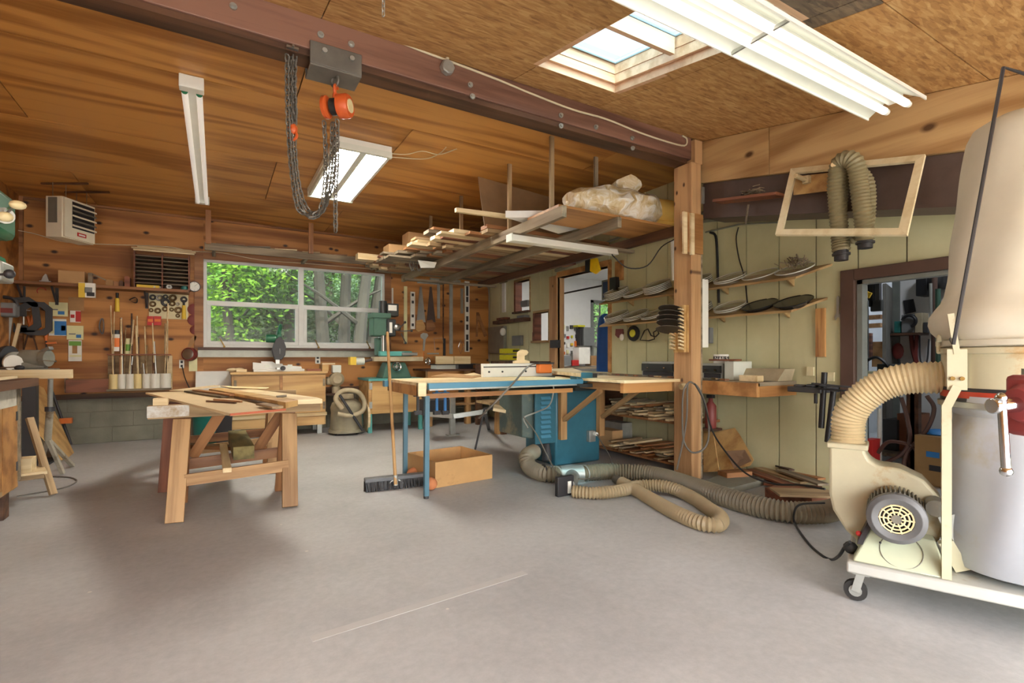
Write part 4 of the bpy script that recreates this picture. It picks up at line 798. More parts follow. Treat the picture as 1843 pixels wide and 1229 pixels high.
one('plywood_offcut', MB().plan([p-V((0, 0, max(0, zmin-.01)))*0 for p in lp_], (-.012, -.004, 0)), 'oak_ply', 'triangular plywood offcut leaning against the left wall behind the stand', 'panel')
pf = P(125, 835, Z=.01); r = T('pipe_clamp', 'long dark pipe clamp with orange jaw leaning by the block wall', 'clamp', pf); a = V((-1.62, 7.3, .01)); b = V((-1.88, 7.55, 1.1)); MB().cyl(P(128, 800, Y=7.55), P(92, 700, Y=7.72), .014).build('pipe', 'iron', r); q = P(118, 757, Y=7.6); MB().box(q.x-.05, q.x+.06, q.y-.04, q.y+.02, q.z-.03, q.z+.03).build('jaw', 'p_orange', r)
af = T('folding_trestle', 'small wooden trestle with lower tray standing beside the left bench', 'trestle', P(75, 890, Z=0)); q1 = P(96, 892, Z=.004); q0 = P(53, 752, D=3.85)
board('leg', q0, q1+V((0, 0, .01)), .045, .025, 'pine_dull', af); board('leg', q0+V((-.3, .25, 0)), q1+V((-.32, .3, .01)), .045, .025, 'pine_dull', af); t1 = P(82, 845, D=3.75); board('tray', t1, t1+V((-.34, -.1, -.0)), .28, .02, 'pine', af); board('tray_lip', t1+V((.02, -.13, -.02)), t1+V((-.33, -.23, -.02)), .03, .05, 'pine_dull', af, up=(0, 1, 0))
one('wood_scrap', MB().box(t1.x-.2, t1.x-.05, t1.y-.12, t1.y, t1.z+.0105, t1.z+.11), 'pine', 'small pine block standing on the trestle tray', 'block')
one('floor_cable', MB().tube(smooth_path([P(px, py, Z=.006) for px, py in ((30, 893), (60, 888), (95, 882), (125, 874), (138, 865), (125, 859), (95, 858), (60, 862))], 6), .006, 6), 'cable_grey', 'dark cord curling over the floor behind the left bench', 'cord')
# bench grinder on its pedestal
gr = T('bench_grinder', 'grey bench grinder with white wheel on a pedestal in the left corner', 'grinder', (-1.55, 6.35, 0)); plain('grinder_grey', (134, 132, 120), .5, var=.12)
DG = 4.95
def G(px, py, d=0): return P(px, py, D=DG+d)
gz = G(50, 667).z; c = G(55, 645); ax = (RT+FW*.15).normalized()
MB().lathe([(.0, 0), (.07, .0), (.085, .02), (.085, .2), (.07, .22), (0, .22)], G(36, 645), ax, 20).build('motor', 'grinder_grey', gr)
MB().lathe([(.0, 0), (.12, 0), (.125, .015), (.125, .05), (.1, .06), (0, .06)], G(8, 645), ax, 24).build('wheel_guard', 'iron', gr); MB().lathe([(0, 0), (.075, 0), (.075, .025), (0, .025)], G(22, 653, -.12), (ax-FW*.6), 22).build('grinding_wheel', 'p_white', gr)
MB().lathe([(.0, 0), (.075, 0), (.08, .015), (.08, .06), (0, .065)], G(76, 645), ax, 20).build('wheel_guard', 'grinder_grey', gr)
q = G(55, 667); MB().box(q.x-.2, q.x+.2, q.y-.1, q.y+.1, gz-.02, gz+.02).build('base_plate', 'grinder_grey', gr, bev=.006); MB().box(q.x-.05, q.x+.05, q.y-.05, q.y+.05, .02, gz-.02).build('pedestal', 'iron', gr); MB().box(q.x-.18, q.x+.18, q.y-.18, q.y+.18, .001, .02).build('foot', 'iron', gr)
MB().bar(G(70, 648, -.15), G(100, 650, -.12), .03, .006).build('tool_rest', 'steel', gr); MB().bar(G(0, 662, -.2), G(34, 660, -.2), .012, .012).build('arm', 'steel', gr); MB().ball(G(35, 662, -.2), .03, 12, (1.3, 1, .9)).build('knob', 'p_dark', gr); MB().lathe([(.04, 0), (.088, 0), (.092, .012), (.092, .035), (.085, .04), (.04, .04)], G(25, 650, -.06), (ax-FW*.6), 24).build('wheel_guard', 'grinder_grey', gr); MB().box(q.x-.12, q.x+.12, q.y-.06, q.y+.06, gz+.02, G(55, 652).z).build('motor_cradle', 'grinder_grey', gr, bev=.01); MB().bar(G(78, 632), G(92, 626), .05, .03).build('spark_shield', 'galv', gr)
# drill press at the very left edge
dp = T('drill_press', 'green drill press with cream ball handles cut by the left edge', 'drill press', (-.85, 2.66, 0)); plain('machine_green', (34, 104, 72), .4, var=.1)
q = P(0, 385, D=2.0); col = P(-110, 385, D=2.1)
MB().cyl((col.x, col.y, .03), (col.x, col.y, 1.75), .04).build('column', 'steel', dp); MB().box(col.x-.35, col.x-.0, col.y-.1, col.y+.2, .002, .04).build('base', 'machine_green', dp, bev=.01)
MB().box(col.x-.12, q.x+.02, q.y-.1, q.y+.12, q.z-.09, q.z+.09).build('head', 'machine_green', dp, bev=.025)
MB().cyl(P(0, 388, D=1.92), P(9, 388, D=1.9), .03).build('hub', 'steel', dp)
for a, b in (((6, 388), (27, 370)), ((5, 392), (10, 390))): pass
MB().bar(P(6, 386, D=1.9), P(24, 371, D=1.86), .01, .01).build('lever', 'steel', dp); MB().ball(P(32, 369, D=1.86), .022, 12, (1.15, 1.1, .75)).ball(P(9, 390, D=1.85), .022, 12, (1.1, 1, .85)).build('lever_ball', 'tag_cream', dp)
mb = MB().box(q.x-.3, P(9, 490, D=2.0).x, q.y-.04, q.y+.1, P(0, 506, D=2.0).z, P(0, 470, D=2.0).z); mb.build('table_casting', 'galv', dp, bev=.01); MB().bar(P(2, 494, D=1.92), P(14, 493, D=1.9), .008, .008).ball(P(17, 493, D=1.9), .018, 12).build('table_crank', 'p_dark', dp)
MB().tube([P(0, 470, D=2.05), P(-30, 470, D=2.1)], .02).build('table_arm', 'machine_green', dp)
# ------------------------------------------------------------------ sawhorses and boards in the middle
def sawhorse(label, xa, xb, yc, zt, lx, fy, bx0, bx1, sp=.26):
    r = T('sawhorse', label, 'sawhorse', ((xa+xb)/2, yc, 0))
    board('top_beam', (bx0, yc, zt-.045), (bx1, yc, zt-.045), .05, .09, 'pine_dull', r, bev=.003)
    for x, s in ((xa, -1), (xb, 1)):
        for d in (-1, 1): board('leg', (x, yc+d*.04, zt-.1 if d < 0 else zt-.09), (x+(s*lx if s < 0 else -.02), yc+d*sp, .006), .1, .04, 'fir_x' if d < 0 else 'shelf_wood', r, up=(0, 1, 0), bev=.003)
    for d in (-1, 1): yy = yc+d*(.04+(sp-.04)*.62); board('stretcher', (xa+.02, yy, .27+.02*d), (xb-.02, yy, .30+.02*d), .025, .075, 'fir_x' if d < 0 else 'shelf_wood', r)
    return r
wood('fir_x', (190, 144, 88), (146, 102, 54), 'X', 20, 4, .6, vary=.1)
s1 = sawhorse('nearer of the two wooden sawhorses under the plywood pile', -.20, .46, 4.06, .73, .03, 0, -.39, .68)
s2 = sawhorse('farther wooden sawhorse under the plywood pile', -.28, .46, 5.25, .73, .06, 0, -.42, .66)
plain('paint_white_worn', (206, 204, 196), .6, dirt=(160, 132, 90, .5))
MB().box(-.393, -.16, 4.033, 4.0345, .65, .725).build('paint_smear', 'paint_white_worn', s1)
for k, (x, y) in enumerate(((-.05, 4.3), (.36, 4.28))): board('diagonal_brace', (x-.1, 4.28, .33), (x+.08, 4.16, .66), .07, .03, 'shelf_wood', s1, up=(0, 1, 0))
ZT = .732
def flat(name, pts, z, t, mat, label, cat='board'):
    return one(name, MB().plan([P(px, py, Z=z+t)-V((0, 0, t)) for px, py in pts], (0, 0, t)), mat, label, cat)
plain('ply_pale', (216, 192, 150), .6, var=.06, scale=5); plain('ply_edge', (176, 92, 62), .7)
sh1 = flat('plywood_sheet_piece', ((262, 706.5), (352, 703.5), (514, 735), (414, 744)), ZT, .014, 'ply_pale', 'wide pale plywood piece pointing at the viewer on the sawhorses')
e0, e1 = P(414, 744, Z=ZT+.014), P(514, 735, Z=ZT+.014); oneb('edge_strip', e0+V((0, -.004, -.006)), e1+V((0, -.004, -.006)), .006, .012, 'ply_edge', 'thin red edge strip on the front of the pale plywood', 'strip')
flat('plank', ((376, 699.5), (392, 697), (536, 720), (514, 724)), ZT+.016, .035, 'oak_ply', 'thick oak plank lying lengthwise on the sawhorse pile')
flat('plank', ((455, 700), (570, 715), (580, 718), (536, 719.5), (395, 697.5)), ZT+.02, .028, 'pine', 'broad pale plank right of the thick oak plank', 'board')
flat('plywood_strip', ((305, 702), (385, 693), (398, 694), (330, 703)), ZT+.016, .006, 'ply_pale', 'thin pale veneer strip at the back left of the sawhorse pile')
flat('veneer_strip', ((396, 694), (440, 696), (484, 697), (478, 699), (420, 698)), ZT+.055, .004, 'pine', 'curled pale veneer strip at the back of the sawhorse pile')
for k, (a, b, w_, mt, z_, lb) in enumerate((((337, 704), (405, 714), .05, 'grey_wood', .016, 'grey strip across the pale plywood, left one'), ((352, 702), (420, 711), .05, 'shelf_wood', .03, 'brown strip across the pale plywood behind the grey one'), ((420, 712), (498, 730), .05, 'dark_wood', .016, 'dark strip along the right edge of the pale plywood'), ((372, 722), (424, 725), .012, 'dark_wood', .016, 'thin dark stick lying on the pale plywood front'), ((385, 719), (435, 723), .01, 'shelf_wood', .016, 'thinner tan stick lying on the pale plywood front'), ((470, 727), (500, 733), .06, 'pine_dull', .024, 'short pine block at the right corner of the pale plywood'))):
    oneb('wood_strip', P(a[0], a[1], Z=ZT+z_+.008), P(b[0], b[1], Z=ZT+z_+.008), w_, .012, mt, lb, 'strip')
one('wood_shim', MB().box(-.36, -.28, 4.02, 4.1, .7315, .775), 'pine', 'small pale wood block on the left end of the sawhorse beam', 'block')
flat('square_offcut', ((497, 712), (516, 710), (516, 713), (499, 715)), ZT+.05, .004, 'grey_wood', 'small square grey offcut lying on the oak plank')
wood('mossy', (128, 112, 58), (84, 74, 36), 'X', 16, 4, .8, vary=.05)
oneb('mossy_timber', (.15, 4.95, .37), (.165, 4.0, .375), .13, .09, 'mossy', 'mossy old timber lying across the sawhorse stretchers', 'timber')
oneb('short_batten', (.045, 4.6, .35), (.06, 3.82, .30), .05, .03, 'pine', 'short pale batten across the sawhorse stretchers left of the mossy timber', 'batten')
oneb('lower_plank', (-.3, 5.0, .32), (.3, 4.35, .335), .09, .03, 'shelf_wood', 'brown plank lying diagonally across the sawhorse stretchers', 'board')
# tall dark board leaning inside the sawhorses
oneb('leaning_board', (-.30, 4.7, .005), (-.25, 4.62, .70), .18, .02, 'red_wood', 'dark reddish board standing inside the left sawhorse legs', 'board', up=(0, 1, 0))
# barrel, white panel and boxes by the back wall
plain('barrel_teal', (22, 120, 112), .4, var=.08)
tb = T('plastic_barrel', 'teal plastic barrel behind the sawhorses', 'barrel', (-.05, 7.15, 0)); MB().lathe([(0, .001), (.17, .001), (.19, .05), (.2, .3), (.21, .34), (.2, .36), (.19, .55), (.17, .57)], (-.05, 7.15, 0), (0, 0, 1), 22).build('barrel_body', 'barrel_teal', tb); MB().lathe([(.0, .575), (.18, .575), (.18, .6), (0, .6)], (-.05, 7.15, 0), (0, 0, 1), 22).build('barrel_lid', 'p_teal', tb)
one('waste_bin', MB().hexa([(.0, 6.75, .002), (.14, 6.75, .002), (.14, 6.95, .002), (.0, 6.95, .002)], [(-.02, 6.72, .36), (.16, 6.72, .36), (.16, 6.98, .36), (-.02, 6.98, .36)]), 'p_dark', 'dark box bin between the teal barrel and the plywood cabinet', 'bin')
x0, x1 = P(352, 680, Y=7.75).x, P(418, 680, Y=7.75).x; one('white_hardboard', MB().hexa([(x0, 7.6, ZBLK-.18), (x1, 7.6, ZBLK-.18), (x1, 7.612, ZBLK-.18), (x0, 7.612, ZBLK-.18)], [(x0, 7.77, P(380, 668, Y=7.77).z), (x1, 7.77, P(380, 668, Y=7.77).z), (x1, 7.785, P(380, 668, Y=7.77).z), (x0, 7.785, P(380, 668, Y=7.77).z)]), 'white_paint', 'white panel leaning on the wall left of the plywood cabinet', 'panel')
# ---------------- plywood cabinet with the mitre saw
CY = 7.22; cx0, cx1 = P(416, 720, Y=CY).x, P(588, 720, Y=CY).x; cz = P(500, 669, Y=CY).z
cb = T('plywood_cabinet', 'wide two door plywood cabinet under the window', 'cabinet', ((cx0+cx1)/2, 7.5, 0))
MB().box(cx0+.01, cx1-.01, CY+.02, 7.78, .13, cz-.03).build('carcass', 'oak_ply', cb); MB().box(cx0-.01, cx1+.01, CY-.02, 7.79, cz-.03, cz).build('top', 'oak_ply', cb, bev=.002)
xm = P(506, 700, Y=CY).x
for a, b in ((cx0+.03, xm-.02), (xm+.02, cx1-.02)):
    d = MB().box(a, b, CY, CY+.018, .3, cz-.05).build('door', 'oak_ply', cb)
    for z in (cz-.2, .34): MB().box((a if a < xm else b-.03), (a+.03 if a < xm else b), CY-.004, CY, z, z+.1).build('hinge', 'grey_wood', d)
MB().box(xm-.018, xm+.018, CY-.008, CY+.018, .3, cz-.05).build('centre_stile', 'orange_ply', cb); MB().box(cx0, cx1, CY-.02, CY+.018, .255, .295).build('kick_rail', 'pine', cb); MB().box(cx0+.01, cx1-.03, CY-.003, CY+.018, .13, .25).build('drawer_front', 'oak_ply', cb)
for x in (cx0+.08, cx1-.08):
    for y in (CY+.1, 7.7): MB().box(x-.03, x+.03, y-.03, y+.03, .001, .13).build('foot', 'galv', cb)
ms = T('miter_saw', 'green mitre saw with white fences on the plywood cabinet', 'saw', ((cx0+cx1)/2, 7.45, cz)); YM = 7.5
plain('saw_white', (226, 226, 218), .45, var=.05)
a, b = P(455, 660, Y=YM), P(545, 660, Y=YM)
MB().prism([(0, 0), (b.x-a.x, 0), (b.x-a.x-.02, .06), (b.x-a.x-.25, .08), (b.x-a.x-.26, .1), (b.x-a.x-.34, .1), (b.x-a.x-.38, .13), (.1, .135), (.1, .11), (.02, .12), (0, .12)], (a.x, YM, cz+.001), (1, 0, 0), (0, 0, 1), (0, .03, 0)).build('fence', 'saw_white', ms)
MB().box(a.x, b.x, YM-.16, YM+.1, cz+.0005, cz+.03).build('table', 'saw_white', ms)
for px in (481, 522): q = P(px, 661, Y=YM-.001); MB().box(q.x-.03, q.x+.03, YM-.004, YM, cz+.05, cz+.09).build('fence_window', 'reflector', ms)
xs = P(500, 600, Y=YM).x; MB().prism([(-.05, .16), (-.08, .28), (-.06, .36), (-.03, .44), (.02, .47), (.06, .42), (.09, .33), (.08, .22), (.04, .16)], (xs, YM-.12, cz), (1, 0, 0), (0, 0, 1), (0, .1, 0)).build('blade_guard', 'iron', ms, bev=.006)
MB().lathe([(0, 0), (.09, 0), (.09, .004), (0, .004)], (xs-.005, YM-.04, cz+.27), (1, .2, 0), 26).build('blade', 'steel', ms); MB().box(xs-.02, xs+.035, YM-.1, YM-.04, cz+.35, cz+.55).build('arm', 'machine_green', ms, bev=.01); MB().lathe([(0, 0), (.05, .0), (.055, .02), (.055, .12), (.04, .13), (0, .13)], (xs-.15, YM-.06, cz+.44), (1, 0, 0), 18).build('motor', 'machine_green', ms); MB().tube(smooth_path([(xs, YM-.09, cz+.5), (xs+.01, YM-.12, cz+.6), (xs+.03, YM-.1, cz+.62), (xs+.03, YM-.05, cz+.56)], 4), .016).build('handle', 'machine_green', ms)
MB().box(xs-.03, xs+.03, YM-.2, YM+.1, cz+.03, cz+.05).box(xs-.025, xs+.025, YM+.02, YM+.08, cz+.05, cz+.3).build('pivot_arm', 'steel', ms); q = P(506, 660, Y=YM-.2); MB().cyl((xs+.04, YM-.26, cz+.045), (xs+.04, YM-.2, cz+.045), .03).build('lock_knob', 'p_dark', ms)
one('wood_block', MB().box(P(425, 665, Y=7.4).x, P(444, 665, Y=7.4).x, 7.35, 7.45, cz+.0005, cz+.035), 'pine', 'pale block on the left end of the plywood cabinet', 'block'); one('wood_block', MB().box(P(552, 665, Y=7.4).x, P(580, 665, Y=7.4).x, 7.35, 7.42, cz+.0005, cz+.03), 'red_wood', 'brown block stack on the right end of the plywood cabinet', 'block'); one('glove_pair', MB().ball((cx0+.03, 7.5, cz+.024), .05, 12, (1.6, .7, .5)).ball((cx0+.1, 7.5, cz+.026), .05, 12, (1.3, .8, .5)), 'pine', 'crumpled tan rag on the left cabinet corner', 'rag'); one('jig_block', MB().box(P(579, 660, Y=7.3).x, P(590, 660, Y=7.3).x, 7.25, 7.5, cz+.0005, cz+.09), 'oak_ply', 'upright wooden jig block at the right cabinet corner', 'block'); one('jig_bar', MB().box(P(579, 653, Y=7.3).x, P(602, 653, Y=7.3).x, 7.25, 7.3, cz+.0905, cz+.11), 'pine', 'pale bar balanced on the upright jig block', 'bar')
# ---------------- dusty motor and shop vacuum
plain('dusty_motor', (176, 162, 132), .7, var=.15); plain('vac_grey', (150, 142, 118), .6, var=.15)
mo = T('dusty_motor_grinder', 'dust covered motor grinder on the wall shelf right of the plywood cabinet', 'grinder', P(606, 700, Y=7.5)); c = P(605, 682, Y=7.5)
MB().lathe([(0, 0), (.07, 0), (.1, .03), (.1, .12), (.06, .16), (0, .16)], c+V((0, .05, 0)), (0, -1, 0), 18).build('motor', 'dusty_motor', mo); MB().box(c.x-.14, c.x-.02, 7.45, 7.6, c.z-.08, c.z+.03).build('housing', 'dusty_motor', mo, bev=.02); MB().box(c.x-.06, c.x+.06, 7.44, 7.56, c.z+.09, c.z+.2).build('hopper', 'reflector', mo, bev=.01); MB().cyl((c.x, 7.5, c.z-.1), (c.x, 7.5, c.z-.2), .06).build('base', 'dusty_motor', mo); MB().box(c.x-.15, c.x+.15, 7.4, YB-.002, c.z-.225, c.z-.2).build('shelf', 'dark_wood', mo)
vc = T('shop_vacuum', 'dusty grey shop vacuum with coiled hose beside the cabinet', 'vacuum', P(614, 780, Z=0)); vx, vy = 1.53, 7.08
MB().lathe([(.0, .05), (.2, .05), (.215, .08), (.2, .3), (.21, .36), (.19, .42), (.12, .47), (0, .48)], (vx, vy, 0), (0, 0, 1), 22).build('drum', 'vac_grey', vc); MB().lathe([(.21, .03), (.235, .03), (.235, .07), (.21, .07), (.21, .03)], (vx, vy, 0), (0, 0, 1), 22).build('dolly_ring', 'vac_grey', vc)
for a in range(4): MB().ball((vx+.2*math.cos(a*1.57+.6), vy+.2*math.sin(a*1.57+.6), .031), .03, 8).build('caster', 'rubber', vc)
MB().tube(smooth_path([(vx-.1, vy-.22, .36), (vx-.18, vy-.2, .5), (vx-.08, vy-.2, .6), (vx+.1, vy-.2, .58), (vx+.2, vy-.16, .45), (vx+.17, vy-.2, .32), (vx, vy-.24, .27), (vx-.16, vy-.22, .3)], 6), .032, 10).build('hose', 'dusty_motor', vc); MB().cyl((vx-.14, vy-.25, .55), (vx+.16, vy-.25, .06), .018).build('wand', 'iron', vc); MB().lathe([(0, .48), (.1, .48), (.09, .54), (0, .55)], (vx, vy, 0), (0, 0, 1), 18).build('motor_head', 'dusty_motor', vc)
one('wooden_disc', MB().lathe([(0, 0), (.21, 0), (.21, .03), (0, .03)], (1.80, 7.1, .2115), (1, -.1, 0), 26), 'pine', 'round pale wooden disc standing on edge beside the vacuum', 'disc')
# ---------------- mill on its cabinet
MY = 6.93; mx0, mx1 = P(664, 720, Y=MY).x, P(760, 720, Y=MY).x; mz = P(700, 681, Y=MY).z
plain('teal_paint', (84, 158, 150), .45, var=.06); plain('mill_green', (74, 108, 92), .45, .2, var=.12); plain('mill_dark', (46, 48, 46), .45, var=.15)
mc = T('machine_cabinet', 'oak plywood cabinet with teal frame carrying the milling machine', 'cabinet', ((mx0+mx1)/2, 7.2, 0))
MB().box(mx0, mx1, MY+.02, 7.5, .26, mz-.03).build('carcass', 'oak_ply', mc); d = MB().box(mx0+.04, mx1-.02, MY, MY+.02, .27, mz-.035).build('door', 'oak_ply', mc)
for z in (.34, .6): MB().box(mx0+.005, mx0+.045, MY-.006, MY, z, z+.09).build('hinge', 'galv', d)
MB().box(mx0-.01, mx1+.01, MY-.02, 7.52, mz-.03, mz).build('top', 'teal_paint', mc)
for x in (mx0+.02, mx1-.02):
    for y in (MY+.03, 7.47): MB().box(x-.025, x+.025, y-.025, y+.025, .001, .26).build('leg', 'teal_paint', mc)
mi = T('milling_machine', 'green bench milling machine beside the window', 'milling machine', ((mx0+mx1)/2, 7.2, mz)); YC_ = 7.15
def M_(px, py, y=YC_): return P(px, py, Y=y)
def mbx(n, x0, y0, x1, y1, m, y=YC_, d=.2, bev=.01): a, b = M_(x0, (y0+y1)/2, y), M_(x1, (y0+y1)/2, y); xm = (x0+x1)/2; return MB().box(a.x, b.x, y, y+d, M_(xm, y1, y).z, M_(xm, y0, y).z).build(n, m, mi, bev=bev)
z0 = mz; a = M_(683, 676); b = M_(735, 676)
MB().hexa([(a.x, 7.0, mz+.001), (b.x, 7.0, mz+.001), (b.x, 7.35, mz+.001), (a.x, 7.35, mz+.001)], [(a.x+.08, 7.05, M_(700, 652).z), (b.x-.08, 7.05, M_(700, 652).z), (b.x-.08, 7.3, M_(700, 652).z), (a.x+.08, 7.3, M_(700, 652).z)]).build('base', 'mill_green', mi, bev=.01)
mbx('cross_table', 673, 642, 762, 650, 'dusty_motor', 7.0, .16, .004); mbx('vise', 684, 632, 742, 641, 'teal_paint', 7.03, .1); mbx('vise_jaw', 724, 634, 752, 640, 'steel', 7.0, .1); mbx('column_foot', 678, 608, 690, 640, 'mill_green', 7.2, .14)
q = M_(690, 600, 7.3); MB().cyl((q.x, 7.3, M_(690, 645, 7.3).z), (q.x, 7.3, M_(690, 560, 7.3).z), .06).build('column', 'steel', mi)
mbx('head_casting', 672, 568, 702, 605, 'mill_green', 7.1, .25, .02); mbx('spindle_block', 697, 574, 713, 605, 'mill_dark', 7.05, .2, .015); mbx('head_cap', 671, 563, 704, 572, 'mill_green', 7.08, .28, .006); mbx('depth_scale', 701, 580, 706, 599, 'p_white', 7.04, .01, 0)
mbx('motor_box', 697, 546, 718, 569, 'mill_dark', 7.1, .2, .012); mbx('motor_plate', 699, 549, 714, 559, 'p_white', 7.095, .006, 0); q = M_(691, 550); MB().cyl((q.x, 7.2, M_(691, 570).z), (q.x, 7.2, M_(691, 541).z), .065, .058, 16).build('motor', 'mill_dark', mi, bev=.005)
q = M_(688, 612); MB().cyl((q.x, 7.1, M_(688, 632).z), (q.x, 7.1, M_(688, 604).z), .03).build('spindle', 'steel', mi); q = M_(714, 589, 7.03); MB().lathe([(0, 0), (.05, 0), (.05, .03), (.03, .05), (0, .05)], q, (.3, -1, 0), 18).build('feed_hub', 'steel', mi)
for a_, b_ in (((718, 592), (729, 580)), ((720, 596), (741, 595)), ((722, 600), (730, 617))): MB().bar(M_(*a_, 6.99), M_(*b_, 6.95), .012, .012).ball(M_(*b_, 6.95), .02, 8).build('feed_lever', 'mill_dark', mi)
q = M_(714, 660, 6.98); MB().torus(q, (0, 1, 0), .06, .012, 20, 6).bar(q-V((.06, 0, 0)), q+V((.06, 0, 0)), .02, .01).bar(q-V((0, 0, .06)), q+V((0, 0, .06)), .02, .01, (1, 0, 0)).cyl(q, q+V((0, .06, 0)), .02).build('handwheel', 'chrome', mi); q = M_(770, 650, 7.08); MB().torus(q, (1, .2, 0), .055, .01, 18, 6).bar(q-V((0, 0, .05)), q+V((0, 0, .05)), .016, .01, (0, 1, 0)).cyl(q-V((.05, 0, 0)), q, .015).build('handwheel', 'chrome', mi)
q = M_(642, 650, 7.1); MB().lathe([(0, 0), (.05, 0), (.05, .16), (0, .16)], q+V((-.06, 0, 0)), (1, 0, 0), 14).build('power_feed', 'reflector', mi); MB().box(q.x-.1, q.x-.02, 7.03, 7.17, q.z-.05, q.z+.06).build('power_feed_cap', 'p_yellow', mi); MB().cyl(q+V((.1, 0, 0)), M_(676, 646, 7.1), .02).build('feed_shaft', 'dark_steel', mi)
# ---------------- tools on the wall right of the window
def wallpoly(name, pts, mat, label, cat, d=.008, off=.012): return one(name, MB().plan([P(x, y, Y=YB-off) for x, y in pts], (0, d, 0)), mat, label, cat)
hang('steel_rule', 702, 519, 704.5, 546, 'galv', 'left thin pale stick behind the milling machine top', 'stick', .01); hang('steel_rule', 705.5, 518, 708, 546, 'p_white', 'right thin pale stick behind the milling machine top', 'stick', .01)
hang('yardstick', 727, 515, 733, 618, 'p_pale', 'cream yardstick hanging right of the milling machine', 'ruler', .01)
def level(x0, y0, x1, y1, lb, marks): hang('spirit_level', x0, y0, x1, y1, 'p_white', lb, 'level', .03, YB, [('vial', x0+2, m, x1-2, m+(y1-y0)*.075, 'p_dark') for m in marks])
level(739, 525, 747, 592, 'short white spirit level hanging beside the hand saws', (528, 541, 566, 582)); level(837, 506, 845, 633, 'long white spirit level hanging at the dark wall end', (515, 523, 534, 552, 569, 584, 602, 614, 622))
for k, (x, mt, hm, lb) in enumerate(((757, 'steel', 'oak_ply', 'bright steel hand saw with wooden handle on the back wall'), (775, 'dark_steel', 'shelf_wood', 'dark rusty hand saw with wooden handle on the back wall'))):
    r = T('hand_saw', lb, 'saw', P(x, 597, Y=YB)); MB().plan([P(px, py, Y=YB-.02) for px, py in ((x-1.5, 516), (x+2, 516), (x+9, 580), (x-7, 578))], (0, .003, 0)).build('blade', mt, r); MB().plan([P(px, py, Y=YB-.028) for px, py in ((x-8, 577), (x+3, 575), (x+9, 588), (x+7, 594), (x-4, 597), (x-8, 594))], (0, .02, 0)).build('handle', hm, r, bev=.003)
sq = T('framing_square', 'steel framing square hung with its long arm level', 'square', P(790, 573, Y=YB)); wb_('tongue', 751, 505.5, 792, 511, 'galv', .012, YB, sq); wb_('blade', 787, 511, 792, 573, 'galv', .012, YB, sq)
sq = T('tee_square', 'long grey tee square hanging below the rack joist ends', 'square', P(812, 637, Y=YB)); wb_('head', 774, 502, 829, 508, 'galv', .022, YB, sq); wb_('blade', 809, 508, 815, 637, 'galv', .014, YB, sq)
hang('brown_rod', 797, 510, 799, 612, 'dark_wood', 'thin brown rod between the square and the tee square', 'rod', .012); hang('grey_ruler', 829, 519, 834, 564, 'alu', 'short grey ruler left of the long level', 'ruler', .008)
wallpoly('wood_triangle', ((858, 562), (862, 562), (877, 604), (872, 606), (861, 575), (860, 606), (857, 606)), 'shelf_wood', 'open wooden triangle hanging near the dark corner', 'triangle', .015, .018)
wallpoly('bevel_gauge', ((757, 602), (762, 599), (769, 600), (771, 604), (766, 611), (764, 631), (761, 631), (762, 611), (757, 607)), 'galv', 'grey hooked gauge hanging under the hand saws', 'gauge')
one('coping_saw', MB().tube([P(x, y, Y=YB-.012) for x, y in ((783, 632), (781, 609), (797, 608), (799, 628))], .004, 6), 'steel', 'thin wire coping saw frame on the back wall', 'saw'); hang('try_square', 798, 609, 802, 640, 'p_dark', 'black upright bar below the thin brown rod', 'square', .02)
one('steel_rhombus', MB().tube([P(x, y, Y=YB-.012) for x, y in ((829, 611), (834, 624), (829, 637), (825, 624))], .006, 6, closed=True), 'chrome', 'small rhombus shaped steel caliper left of the long level', 'caliper'); hang('small_bar', 769, 635, 790, 637.5, 'galv', 'short level steel bar under the hooked gauge', 'bar', .012)
one('red_pencil', MB().cyl(P(763, 634, Y=YB-.015), P(761, 648, Y=YB-.015), .006), 'p_orange', 'thin red pencil hanging under the hooked gauge', 'pencil')
# ---------------- router table and back bench between mill and green wall
bb = T('back_bench', 'low plywood back bench behind the table saw', 'workbench', (3.1, 7.4, 0)); x0, x1 = 2.72, 4.12
MB().box(x0, x1, 7.1, 7.78, .83, .86).build('top', 'dark_wood', bb); MB().box(x0, x0+.5, 7.12, 7.14, .45, .83).build('drawer_front', 'orange_ply', bb)
for x in (x0+.04, 3.4, x1-.05): MB().box(x-.04, x+.04, 7.13, 7.21, .001, .83).build('leg', 'fir_z', bb)
MB().box(x0, x1, 7.12, 7.6, .3, .33).build('lower_shelf', 'fir_x', bb)
rt = T('router_table', 'black topped router table with pine fence on the back bench', 'router table', P(818, 675, Y=7.3)); YR = 7.25
a, b = P(785, 648, Y=YR), P(870, 648, Y=YR); zt_ = P(820, 655, Y=YR).z
MB().box(a.x, b.x, YR-.05, 7.7, zt_-.015, zt_).build('table_top', 'black', rt)
x0, xm, x1 = P(785, 650, Y=YR).x, P(817, 650, Y=YR).x, P(847, 650, Y=YR).x; h_ = P(815, 641, Y=YR).z-zt_
MB().box(x0, xm-.005, YR, YR+.03, zt_, zt_+h_).build('fence', 'pine', rt); MB().box(xm+.005, x1, YR, YR+.03, zt_, zt_+h_).build('fence', 'pine', rt); MB().box(x0, x1, YR+.03, YR+.12, zt_+h_-.01, zt_+h_).build('fence_cap', 'pine_dull', rt)
MB().box(P(786, 660, Y=YR).x, P(820, 660, Y=YR).x, YR, YR+.25, .8605, zt_-.015).build('side_panel', 'reflector', rt); MB().box(P(825, 660, Y=YR).x, P(853, 660, Y=YR).x, YR+.03, YR+.25, .8605, zt_-.015).build('opening', 'p_dark', rt); MB().box(P(820, 660, Y=YR).x, P(825, 660, Y=YR).x, YR-.005, YR+.02, .8605, zt_-.015).build('switch', 'p_grey', rt)
plain('safety_yellow', (206, 200, 40), .45, var=.05)
